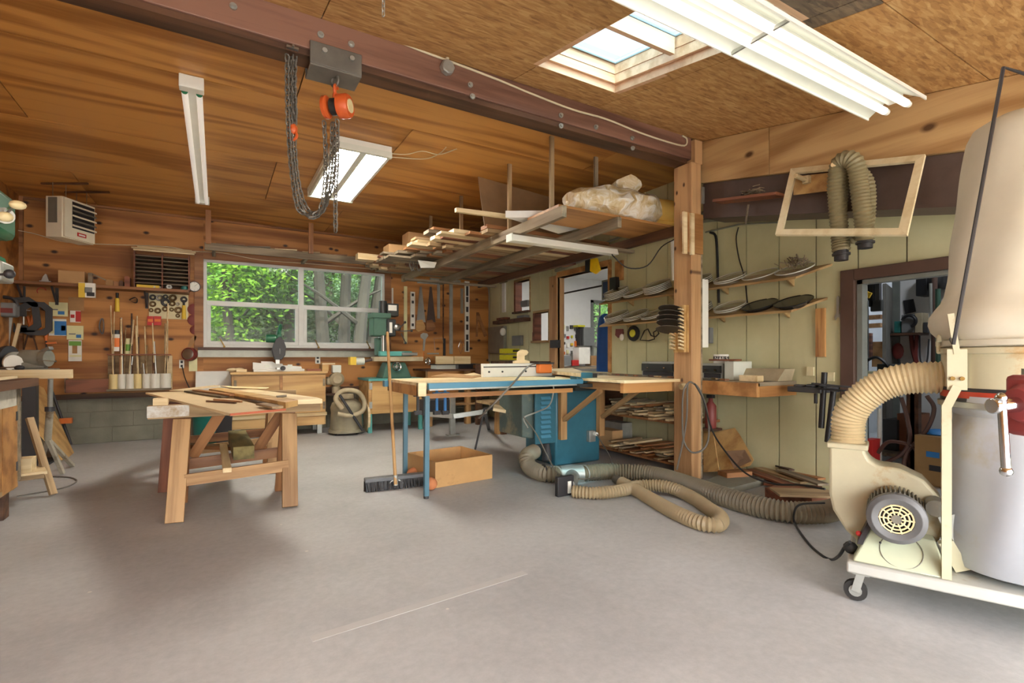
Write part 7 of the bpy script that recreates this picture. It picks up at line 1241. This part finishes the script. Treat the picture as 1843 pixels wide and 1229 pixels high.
# pass-through trim: jamb post, head, and the frames of the two small openings
tr3 = T('trim_3', None, None, (XG, OY1, 0)); st(tr3, 'pine jamb and head around the pass-through opening')
MB().box(XG-.03, XG+.11, OY1, OY1+.17, 0, OZ1+.03).build('jamb', 'post_wood', tr3); MB().box(XG-.02, XG+.11, OY0, OY1, OZ1, OZ1+.07).build('head', 'orange_ply', tr3); MB().box(XG-.02, XG+.11, OY0-.05, OY0, .86, OZ1+.07).build('jamb', 'orange_ply', tr3)
for n, h in enumerate(HOLES[2:]):
    t4 = T('trim_%d' % (4+n), None, None, (XG, h[0], h[2])); st(t4, 'wooden frame of the %s small wall opening' % ('upper', 'lower')[n])
    MB().box(XG-.012, XG+.11, h[1]-.05, h[1], h[2], h[3]).build('stile', 'red_wood', t4); MB().box(XG-.012, XG+.11, h[0], h[0]+.02, h[2], h[3]).build('stile', 'fir_y', t4); MB().box(XG-.05, XG+.11, h[0], h[1], h[2]-.03, h[2]).build('sill', 'fir_y' if n else 'dark_wood', t4); MB().box(XG-.012, XG+.11, h[0], h[1], h[3], h[3]+.03).build('head', 'fir_y', t4)
al = T('annex_fill_lamp', 'unseen ceiling panel added to light the room beyond the pass-through', 'ceiling light', (6.0, 6.4, AZ-.06)); MB().box(5.6, 6.4, 5.9, 6.9, AZ-.06, AZ-.001).build('housing', 'white_enamel', al); MB().box(5.63, 6.37, 5.93, 6.87, AZ-.066, AZ-.0605).build('diffuser', emit('annex_glow', (255, 250, 244), 12.0), al)  # unseen glowing panel, added to brighten the annex
# things in the annex
def annex(name, x0, y0, x1, y1, Y, d, mat, lb, cat, parts=()):
    a, b = P(x0, y1, Y=Y), P(x1, y0, Y=Y); zt, zb = P((x0+x1)/2, y0, Y=Y).z, P((x0+x1)/2, y1, Y=Y).z
    return one(name, MB().box(a.x, b.x, Y, Y+d, zb, zt), mat, lb, cat)
AYW = AY1-.003
bn = T('annex_bench', 'long bench below the tool wall beyond the pass-through', 'workbench', (6.2, 8.4, 0)); zb_ = P(1040, 660, Y=8.2).z
MB().box(5.4, 8.4, 8.1, AY1-.01, zb_-.04, zb_).build('top', 'grey_wood', bn)
for x in (5.5, 7.0, 8.3): MB().box(x-.04, x+.04, 8.15, 8.23, .001, zb_-.04).build('leg', 'fir_z', bn)
annex('drawer_tower', 1051, 589, 1070, 622, AYW-.2, .19, 'p_grey', 'grey small parts drawer tower by the far window', 'drawer unit'); annex('black_case', 1044, 592, 1051, 622, AYW-.16, .15, 'p_dark', 'black tool case left of the grey drawer tower', 'case')
random.seed(14); cols = ['p_orange', 'p_dark', 'p_grey', 'p_pale', 'p_white', 'p_red', 'steel', 'p_yellow', 'safety_yellow', 'iron']; used = {'p_orange': 'orange', 'p_dark': 'black', 'p_grey': 'grey', 'p_pale': 'pale yellow', 'p_white': 'white', 'p_red': 'red', 'steel': 'steel', 'p_yellow': 'yellow', 'safety_yellow': 'lime yellow', 'iron': 'dark iron'}
rows = ('top row', 'second row', 'third row', 'lowest row')
for i in range(24):
    px = 1008+(i % 6)*7.4+R(-1, 1); row = i//6; py = 590+row*15+R(-3, 3); cl_ = cols[(i*3+row) % 10]; w_ = R(2, 4.5); h_ = R(4, 10)
    annex('wall_tool', px-w_/2, py-h_/2, px+w_/2, py+h_/2, AYW-.04, .038, cl_, '%s tool in the %s of the far tool wall, %s from left' % (used[cl_], rows[row], ORD[i % 6]), 'tool')
annex('yellow_tray', 1040, 585, 1053, 588, AYW-.2, .19, 'safety_yellow', 'flat yellow tray on top of the black tool case', 'tray')
for k, (x0, y0, x1, y1, c, lb) in enumerate(((1010, 640, 1028, 658, 'p_grey', 'grey machine on the far bench left part'), (1042, 625, 1062, 655, 'p_white', 'white pump jug on the far bench'), (1030, 648, 1042, 658, 'p_red', 'red tool on the far bench beside the white jug'), (1064, 640, 1076, 658, 'paper_brown', 'tan box on the far bench by the window'))): annex('bench_item', x0, y0, x1, y1, 8.3, .2, c, lb, 'equipment')
c0 = P(1088, 668, X=4.6); one('blue_mat', MB().tube(smooth_path([P(1084, 690, X=4.62), P(1085, 640, X=4.62), P(1086, 600, X=4.62), P(1088, 578, X=4.62), P(1092, 574, X=4.62)], 5), .085, 14), plain('mat_blue', (16, 84, 164), .5, var=.08), 'tall rolled blue mat standing in the pass-through', 'mat')
one('dark_rod', MB().cyl(P(1000, 531, X=4.3), P(1084, 514, X=4.3), .012), 'black', 'dark rod spanning the pass-through opening', 'rod'); q = P(1092, 520, X=4.28)
pnl = T('solar_module', 'framed dark blue panel at the right of the pass-through', 'panel', q); MB().plan([P(x, y, X=4.26) for x, y in ((1083, 505), (1097, 502), (1097, 536), (1083, 540))], (.02, 0, 0)).build('frame', 'grey_trim', pnl); MB().plan([P(x, y, X=4.255) for x, y in ((1085, 508), (1095.5, 505.5), (1095.5, 533), (1085, 536))], (.008, 0, 0)).build('face', plain('panel_blue', (24, 44, 92), .3), pnl); one('black_speaker', MB().plan([P(x, y, X=4.05) for x, y in ((1097, 500), (1108, 498), (1108, 522), (1097, 524))], (.06, 0, 0)), 'black', 'small black box mounted right of the blue panel', 'speaker')
yt = T('caution_light', 'yellow translucent work light hanging below the rack', 'work light', P(1068, 490, X=3.85)); MB().plan([P(x, y, X=3.85) for x, y in ((1062, 466), (1073, 464), (1079, 486), (1071, 493), (1061, 488))], (.03, 0, 0)).build('yellow_shade', plain('work_yellow', (232, 190, 24), .35), yt, bev=.006); MB().plan([P(x, y, X=3.87) for x, y in ((1053, 461), (1061, 461), (1061, 490), (1053, 489))], (.04, 0, 0)).build('black_back', 'black', yt); MB().tube([P(1067, 464, X=3.86), P(1067, 452, X=3.86), P(1064, 420, X=3.86)], .005, 5).build('hook', 'steel', yt)
# hung on the green wall left of the pass-through
hangx('wall_ledge', 898, 575, 955, 581, 'dark_wood', 'narrow dark ledge with tools on the green wall by the corner', 'shelf', .12); one('kettle', MB().ball(P(905, 597, X=XG-.07), .06, 14, (.8, 1, 1.1)), 'p_white', 'white jug hanging under the dark ledge', 'jug'); hangx('ledge_tool', 940, 568, 953, 576, 'p_grey', 'small grey tool on the right end of the dark ledge', 'tool', .1); hangx('ledge_tool', 903, 572, 918, 576, 'red_wood', 'small brown tool on the left end of the dark ledge', 'tool', .1)
hangx('sill_camera', 943, 541, 955, 552, 'p_grey', 'grey gadget on the sill of the upper small opening', 'gadget', .06, XG+.06); hangx('breaker_panel', 884, 588, 912, 636, 'alu', 'grey electric panel on the green wall near the back corner', 'electrical panel', .06)
hangx('bracket_tool', 926, 604, 942, 622, 'p_grey', 'grey forked bracket hanging below the dark ledge', 'bracket', .05); one('corner_conduit', MB().tube(smooth_path([P(x, y, X=XG-.03) for x, y in ((868, 506), (876, 512), (880, 530), (880, 590), (880, 650))], 5), .01, 6), 'galv', 'thin pale conduit running down the back corner', 'conduit')
one('tin_stack', MB().cyl(P(964, 614, X=XG+.04), P(964, 598, X=XG+.04), .05, n=14), 'sand_red', 'red tin standing in the lower small opening', 'tin'); hangx('switch_box', 996, 612, 1009, 626, 'p_dark', 'black switch box on the pine jamb of the pass-through', 'switch', .06, XG-.03)
hangx('wall_strip', 906, 510, 911, 562, 'white_paint', 'coil of white cord hanging on the green wall by the corner', 'cord', .03)

# ---------------- storage room behind the door
SX = 6.5; SYL, SYR = 3.55, -.4
ws_ = T('wall_storage', None, None, (SX, 1.5, 0)); st(ws_, 'white walls of the storage room behind the door')
oy0, oy1 = P(1607, 600, X=SX).y, P(1556, 600, X=SX).y
for b in ((SX, SX+.08, SYR, oy0, 0, 2.6), (SX, SX+.08, oy1, SYL, 0, 2.6), (SX, SX+.08, oy0, oy1, 2.15, 2.6), (XG+.1, SX+.08, SYR-.08, SYR, 0, 2.6), (XG+.1, SX+2.0, SYL-.06, SYL, 0, 2.6), (SX+2.0, SX+2.08, SYR, SYL, 0, 2.6), (SX, SX+2.0, SYR-.08, SYR, 0, 2.6)): MB().box(*b).build('wall_panel', 'annex_white', ws_)
MB().box(XG+.1, SX+2.1, SYR-.08, SYL, 2.6, 2.65).build('ceiling_panel', 'annex_ceiling', ws_)
d2 = T('door_2', None, None, (SX, oy0, 0)); st(d2, 'grey inner door frame with a half open grey door leaf'); MB().box(SX-.02, SX+.1, oy1, oy1+.07, 0, 2.15).build('jamb', 'grey_trim', d2); MB().box(SX-.02, SX+.1, oy0-.07, oy0, 0, 2.15).build('jamb', 'grey_trim', d2); MB().box(SX-.02, SX+.1, oy0-.07, oy1+.07, 2.15, 2.22).build('head', 'grey_trim', d2)
ya_, yb__ = P(1605, 600, X=6.2).y, P(1588, 600, X=6.2).y; MB().hexa([(6.5, oy0+.0, .02), (6.5, oy0+.035, .02), (5.95, P(1588, 600, X=5.95).y+.0, .02), (5.95, P(1588, 600, X=5.95).y-.035, .02)], [(6.5, oy0+.0, P(1596, 515, X=6.2).z), (6.5, oy0+.035, P(1596, 515, X=6.2).z), (5.95, P(1588, 600, X=5.95).y, P(1596, 515, X=6.2).z), (5.95, P(1588, 600, X=5.95).y-.035, P(1596, 515, X=6.2).z)]).build('door_leaf', plain('door_grey', (126, 124, 118), .6), d2)
sl = T('storage_fill_lamp', 'unseen round lamp added to light the storage room', 'ceiling light', (5.4, 1.6, 2.56)); MB().lathe([(0, 2.5), (.1, 2.51), (.15, 2.55), (.15, 2.599)], (5.4, 1.6, 0), (0, 0, 1), 20).build('globe', emit('storage_glow', (240, 246, 255), 22.0), sl); MB().lathe([(.15, 2.56), (.165, 2.56), (.165, 2.5995), (.15, 2.5995)], (5.4, 1.6, 0), (0, 0, 1), 20).build('rim', 'white_enamel', sl)  # unseen globe, added to light the storage room
sl2 = T('storage_fill_lamp', 'unseen round lamp added to brighten the space behind the inner door', 'ceiling light', (7.6, 2.6, 2.56)); MB().lathe([(0, 2.5), (.1, 2.51), (.15, 2.55), (.15, 2.599)], (7.6, 2.6, 0), (0, 0, 1), 20).build('globe', emit('far_glow', (226, 238, 255), 24.0), sl2); MB().lathe([(.15, 2.56), (.165, 2.56), (.165, 2.5995), (.15, 2.5995)], (7.6, 2.6, 0), (0, 0, 1), 20).build('rim', 'white_enamel', sl2)  # second unseen globe, added to brighten the space past the inner door
def sx(name, x0, y0, x1, y1, X, d, mat, lb, cat, bev=.006):
    y1_, y0_ = P(x0, 600, X=X).y, P(x1, 600, X=X).y; xm = (x0+x1)/2; return one(name, MB().box(X, X+d, y0_, y1_, P(xm, y1, X=X).z, P(xm, y0, X=X).z), mat, lb, cat, bev=bev)
def sprt(px, y0, X, m='iron'): pass
sx('hanging_bag', 1648, 492, 1668, 532, SX-.2, .199, 'black', 'flat black case hanging on the storage wall', 'case'); sx('black_helmet', 1668, 490, 1694, 518, SX-.3, .299, 'rubber', 'black rounded pack hanging beside the flat black case', 'pack', .05)
one('clipboard', MB().plan([P(x, y, X=SX-.02) for x, y in ((1625, 541), (1643, 538), (1648, 561), (1629, 565))], (.015, 0, 0)), 'p_dark', 'tilted black clipboard on the storage wall', 'clipboard')
ts_ = T('tool_shelf', 'dark wall shelf of tools in the storage room', 'shelf', P(1640, 602, X=SX)); MB().box(SX-.25, SX-.001, P(1672, 600, X=SX).y, P(1608, 600, X=SX).y, P(1640, 603, X=SX-.2).z, P(1640, 599, X=SX-.2).z).build('plank', 'dark_wood', ts_)
for k, (x0, y0, x1, y1, c, lb) in enumerate(((1609, 578, 1620, 599, 'p_teal', 'teal tool at the left end of the storage shelf'), (1622, 566, 1645, 599, 'p_grey', 'grey machine with black handle on the storage shelf'), (1646, 563, 1660, 599, 'dusty_motor', 'dusty brown motor on the storage shelf'), (1661, 580, 1670, 599, 'iron', 'dark reel at the right end of the storage shelf'))): sx('shelf_tool', x0, y0, x1, y1, SX-.2, .15, c, lb, 'tool')
one('tool_grip', MB().torus(P(1636, 578, X=SX-.24), (1, 0, 0), .06, .016, 16, 8, -.6, 3.6), 'black', 'black bowed handle of the grey machine on the storage shelf', 'handle')
for k, (pts, c, r_, lb) in enumerate(((((1640, 603), (1643, 630), (1650, 660), (1645, 680)), 'sand_red', .02, 'dark red hose hanging below the storage shelf, left one'), (((1650, 603), (1648, 640), (1655, 670)), 'sand_red', .018, 'dark red hose hanging below the storage shelf, right one'), (((1655, 604), (1657, 650), (1668, 651), (1672, 610)), 'iron', .008, 'thin dark cable looped below the storage shelf'))): tag(MB().tube(smooth_path([P(x, y, X=SX-.1) for x, y in pts], 5), r_, 6).build('hanging_hose', c), lb, 'hose')
one('red_fan', MB().ball(P(1616, 632, X=SX-.1), .07, 12, (.4, .8, 1.3)), 'sand_red', 'dark red paddle hanging on the storage wall', 'paddle'); one('paddle_stick', MB().cyl(P(1617, 640, X=SX-.1), P(1620, 672, X=SX-.1), .012), 'black', 'black handle under the dark red paddle', 'handle')
one('fishing_pole', MB().cyl(P(1675, 510, X=5.6), P(1676, 600, X=5.6), .012), 'galv', 'pale upright pole near the right side of the storage door', 'pole'); one('fishing_pole', MB().cyl(P(1682, 500, X=5.7), P(1680, 700, X=5.7), .022), 'trim_brown', 'dark brown upright pole near the right side of the storage door', 'pole'); one('green_pole', MB().cyl(P(1688, 520, X=5.5), P(1689, 700, X=5.5), .02), 'mill_green', 'dark green upright pole behind the cloth bag edge', 'pole')
# hanging dark tools at the left of the storage doorway
for k, (x0, y0, x1, y1, c, lb) in enumerate(((1552, 503, 1562, 540, 'iron', 'dark tool hanging at the top left of the storage doorway'), (1563, 500, 1572, 552, 'black', 'black hanging belt in the storage doorway, middle one'), (1574, 500, 1583, 540, 'iron', 'dark hanging belt in the storage doorway, right one'), (1566, 540, 1586, 560, 'mill_dark', 'dark pouch hanging in the storage doorway'), (1549, 535, 1557, 562, 'black', 'black loop handle at the left storage jamb'))): sx('hanging_tool', x0, y0, x1, y1, 5.3, .05, c, lb, 'tool')
one('yellow_level', MB().bar(P(1546, 524, X=5.2), P(1567, 532, X=5.2), .02, .05), 'p_yellow', 'short yellow tool lying level in the storage doorway', 'level')
rk2 = T('storage_rack', 'orange wooden rack seen through the inner door', 'rack', P(1575, 650, X=7.2)); 
for py in (572, 587): MB().bar(P(1560, py, X=7.2), P(1590, py-2, X=7.2), .15, .05).build('shelf_board', 'orange_ply', rk2)
MB().bar(P(1583, 615, X=7.2), P(1583, 660, X=7.2), .12, .12).build('upright', 'orange_ply', rk2)
for k in range(9): MB().bar(P(1561, 602+k*5, X=7.0), P(1569, 602+k*5, X=7.0), .05, .035).build('slat', 'red_wood', rk2)
tb2 = T('storage_table', 'cluttered dark wooden table in the storage room', 'table', (5.6, 2.4, 0)); zt2 = P(1580, 688, X=5.3).z; y1_, y0_ = P(1546, 600, X=5.3).y, P(1660, 600, X=5.3).y
MB().box(5.25, 6.2, y0_, y1_, zt2-.05, zt2).build('top', 'dark_wood', tb2)
for y in (y0_+.08, y1_-.45): MB().box(5.28, 5.34, y-.03, y+.03, .001, zt2-.05).build('leg', 'dark_wood', tb2)
MB().box(5.3, 6.1, y0_+.05, y1_-.05, P(1600, 815, X=5.3).z-.03, P(1600, 815, X=5.3).z).build('lower_shelf', 'grey_wood', tb2); MB().cyl(P(1583, 735, X=5.26), P(1583, 838, X=5.26), .018).build('white_pipe_leg', 'p_white', tb2)
for k, (x0, y0, x1, y1, c, lb) in enumerate(((1550, 668, 1575, 687, 'pale_green', 'pale box on the cluttered storage table'), (1578, 655, 1602, 687, 'mill_dark', 'dark gear tray on the cluttered storage table'),)): sx('table_item', x0, y0, x1, y1, 5.4, .25, c, lb, 'equipment')
one('black_hose_loop', MB().tube(smooth_path([P(x, y, X=5.35) for x, y in ((1550, 670), (1560, 650), (1578, 643), (1595, 655), (1603, 672))], 5), .014, 6), 'black', 'black hose arching over the storage table', 'hose')
zsh = P(1600, 815, X=5.3).z
sx('pink_box', 1614, 745, 1648, 814, 5.5, .3, plain('pink_card', (160, 110, 84), .8), 'pinkish brown carton on the lower storage shelf', 'carton'); sx('wire_basket', 1588, 755, 1614, 814, 5.45, .25, 'iron', 'dark wire basket box on the lower storage shelf', 'basket'); q = P(1566, 815, X=5.1); one('fuel_can', MB().box(5.0, 5.15, P(1574, 800, X=5.05).y, P(1559, 800, X=5.05).y, .002, P(1566, 790, X=5.05).z), 'p_red', 'red fuel can on the storage room floor', 'can')
bx3 = T('bottle_carton', 'large brown carton with blue bottles on the storage floor', 'carton', P(1668, 860, X=5.0)); ya2, yb2 = P(1646, 800, X=5.0).y, P(1705, 800, X=5.0).y; MB().box(5.0, 5.4, yb2, ya2, .002, P(1670, 785, X=5.0).z).build('carton_body', plain('dark_card', (150, 116, 72), .8, var=.08), bx3); MB().ball(V((5.2, (ya2+yb2)/2, P(1670, 783, X=5.0).z)), .12, 12, (1, 1, .3)).build('blue_lid', 'p_blue', bx3); MB().box(4.996, 5.0, yb2+.05, ya2-.08, P(1670, 822, X=5.0).z, P(1670, 812, X=5.0).z).build('print_patch', 'p_blue', bx3); MB().box(4.996, 5.0, yb2+.04, ya2-.1, P(1670, 846, X=5.0).z, P(1670, 836, X=5.0).z).build('print_patch', 'p_dark', bx3)
for k, (pts, lb) in enumerate(((((1622, 715), (1632, 750), (1638, 790), (1625, 815), (1600, 830), (1580, 838)), 'brown air hose hanging from the storage table front, left'), (((1668, 712), (1681, 735), (1670, 770), (1645, 800), (1632, 815), (1628, 840), (1650, 855), (1666, 850), (1662, 830), (1640, 803), (1600, 795), (1580, 815)), 'brown air hose coiled in front of the storage table'))): tag(MB().tube(smooth_path([P(x, y, X=5.1) for x, y in pts], 6), .016, 6).build('air_hose', plain('hose_brown', (90, 62, 52), .5)), lb, 'hose')

# ------------------------------------------------------------------ outdoors beyond the windows
def leafmat(name, c1, c2):
    m, t, b = nodes(name, .6); oi = N(t, 'ShaderNodeNewGeometry'); r = ramp(t, [(.0, rgb(*c1)), (1, rgb(*c2))]); t.links.new(oi.outputs['Random Per Island'], r.inputs[0]); t.links.new(r.outputs[0], b.inputs['Base Color'])
    tl = N(t, 'ShaderNodeBsdfTranslucent'); t.links.new(r.outputs[0], tl.inputs[0]); mx = N(t, 'ShaderNodeMixShader'); mx.inputs[0].default_value = .45; t.links.new(b.outputs[0], mx.inputs[1]); t.links.new(tl.outputs[0], mx.inputs[2]); t.links.new(mx.outputs[0], t.nodes['Material Output'].inputs[0])
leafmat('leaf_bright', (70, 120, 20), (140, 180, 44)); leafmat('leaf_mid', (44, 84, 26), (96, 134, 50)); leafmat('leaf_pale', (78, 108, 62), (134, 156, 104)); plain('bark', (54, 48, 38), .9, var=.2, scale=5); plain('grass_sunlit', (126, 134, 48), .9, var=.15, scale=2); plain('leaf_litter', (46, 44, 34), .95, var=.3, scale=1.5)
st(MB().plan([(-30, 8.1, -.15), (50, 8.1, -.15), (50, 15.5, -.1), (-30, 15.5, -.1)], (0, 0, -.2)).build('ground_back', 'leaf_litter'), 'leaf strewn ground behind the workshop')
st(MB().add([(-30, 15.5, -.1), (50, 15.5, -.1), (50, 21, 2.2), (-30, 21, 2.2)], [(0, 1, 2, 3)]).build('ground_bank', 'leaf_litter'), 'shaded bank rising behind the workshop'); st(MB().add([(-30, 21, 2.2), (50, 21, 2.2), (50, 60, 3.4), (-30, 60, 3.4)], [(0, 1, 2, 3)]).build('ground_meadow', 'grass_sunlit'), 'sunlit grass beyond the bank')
st(MB().add([(-40, 42, 2.6), (70, 42, 2.6), (90, 75, 17), (-60, 75, 17)], [(0, 1, 2, 3)]).build('hill_far', plain('forest_slope', (44, 66, 28), .95, var=.45, scale=.8)), 'wooded slope far behind the workshop')
random.seed(77)
def tree(x, y, z0, h, r, lean, leaf, nleaf, lb, spread=2.0, low=.35, ls=.16):
    rt = T('garden_tree', lb, 'tree', (x, y, z0)); top = V((x+lean, y+R(-.4, .4), z0+h)); pts = smooth_path([V((x, y, z0-.1)), V((x+lean*.3+R(-.1, .1), y, z0+h*.35)), V((x+lean*.65, y, z0+h*.7)), top], 4)
    MB().tube(pts, r, 9, radii=[r*(1-.75*i/(len(pts)-1)) for i in range(len(pts))]).build('trunk', 'bark', rt); tips = []
    for k in range(7):
        b0 = pts[int(len(pts)*(.3+.6*k/7))]; d = V((R(-1, 1), R(-.8, .8), R(.4, 1))).normalized()*spread*R(.7, 1.1); bp = smooth_path([b0, b0+d*.5+V((0, 0, R(-.1, .2))), b0+d], 3); MB().tube(bp, r*.3, 5, radii=[r*.35*(1-.8*i/(len(bp)-1)) for i in range(len(bp))]).build('branch', 'bark', rt); tips += bp[2:]
    tips.append(top); mb = MB()
    for k in range(int(nleaf*5.5)):
        c = random.choice(tips)+V((random.gauss(0, .3*spread), random.gauss(0, .3*spread), random.gauss(0, .25*spread)))
        if c.z < z0+h*low: continue
        a = V((R(-1, 1), R(-1, 1), R(-.6, .6))).normalized(); b = a.orthogonal().normalized(); s = ls*.5*R(.6, 1.2); mb.add([c-a*s, c+b*s*.5, c+a*s, c-b*s*.5], [(0, 1, 2, 3)])
    o = mb.build('foliage', leaf, rt, smooth=False); o['kind'] = 'stuff'
def atw(px, Y): return P(px, 600, Y=Y).x
tree(atw(432, 12.5), 12.5, -.1, 5.2, .13, -.6, 'leaf_bright', 1900, 'bright leaved young tree in the left window pane', 1.6, .22, .13)
tree(atw(380, 15), 15, -.1, 6.5, .16, 1.2, 'leaf_mid', 1700, 'leaning tree at the left edge of the window', 2.0, .12, .15); tree(atw(515, 15.2), 15.2, -.1, 7, .18, .3, 'leaf_pale', 1500, 'pale leaved tree beside the window mullion', 2.2, .12, .15)
for k, (px, Y, ln, lb) in enumerate(((590, 13.2, -.5, 'grey double trunk tree in the right window pane, leftmost'), (617, 13.6, .3, 'thick grey trunk in the middle of the right window pane'), (640, 13.0, .9, 'leaning grey trunk right of the thick one'), (658, 13.4, 1.1, 'leaning grey trunk at the right window edge'))): tree(atw(px, Y), Y, -.12, 7.5, .19, ln, 'leaf_mid' if k % 2 else 'leaf_bright', 700, lb, 2.2, .5, .14)
for k, (px, Y) in enumerate(((400, 24), (455, 26), (500, 25), (545, 27), (600, 25), (650, 26), (690, 24), (345, 27), (730, 28))): tree(atw(px, Y), Y, 2.4, R(8, 10), .25, R(-.8, .8), ['leaf_pale', 'leaf_mid', 'leaf_bright'][k % 3], 1500, ('first', 'second', 'third', 'fourth', 'fifth', 'sixth', 'seventh', 'eighth', 'ninth')[k]+' distant tree beyond the grass bank, counted from left of the window', 3.2, .12, .3)
for k, px in enumerate((390, 440, 495, 555, 630, 680)): tree(atw(px, 16.5), 16.5, .2, 2.4, .04, R(-.3, .3), ('leaf_mid', 'leaf_pale')[k % 2], 900, '%s shrub on the bank behind the window, counted from its left side' % ORD[k], 1.2, .0, .14)
for k, (px, Y) in enumerate(((1070, 16), (1095, 19))): tree(atw(px, Y), Y, -.1, 6.5, .2, .3, 'leaf_bright' if k else 'leaf_mid', 1700, ('nearer', 'farther')[k]+' tree outside the far window beyond the pass-through', 2.2, .12, .2)
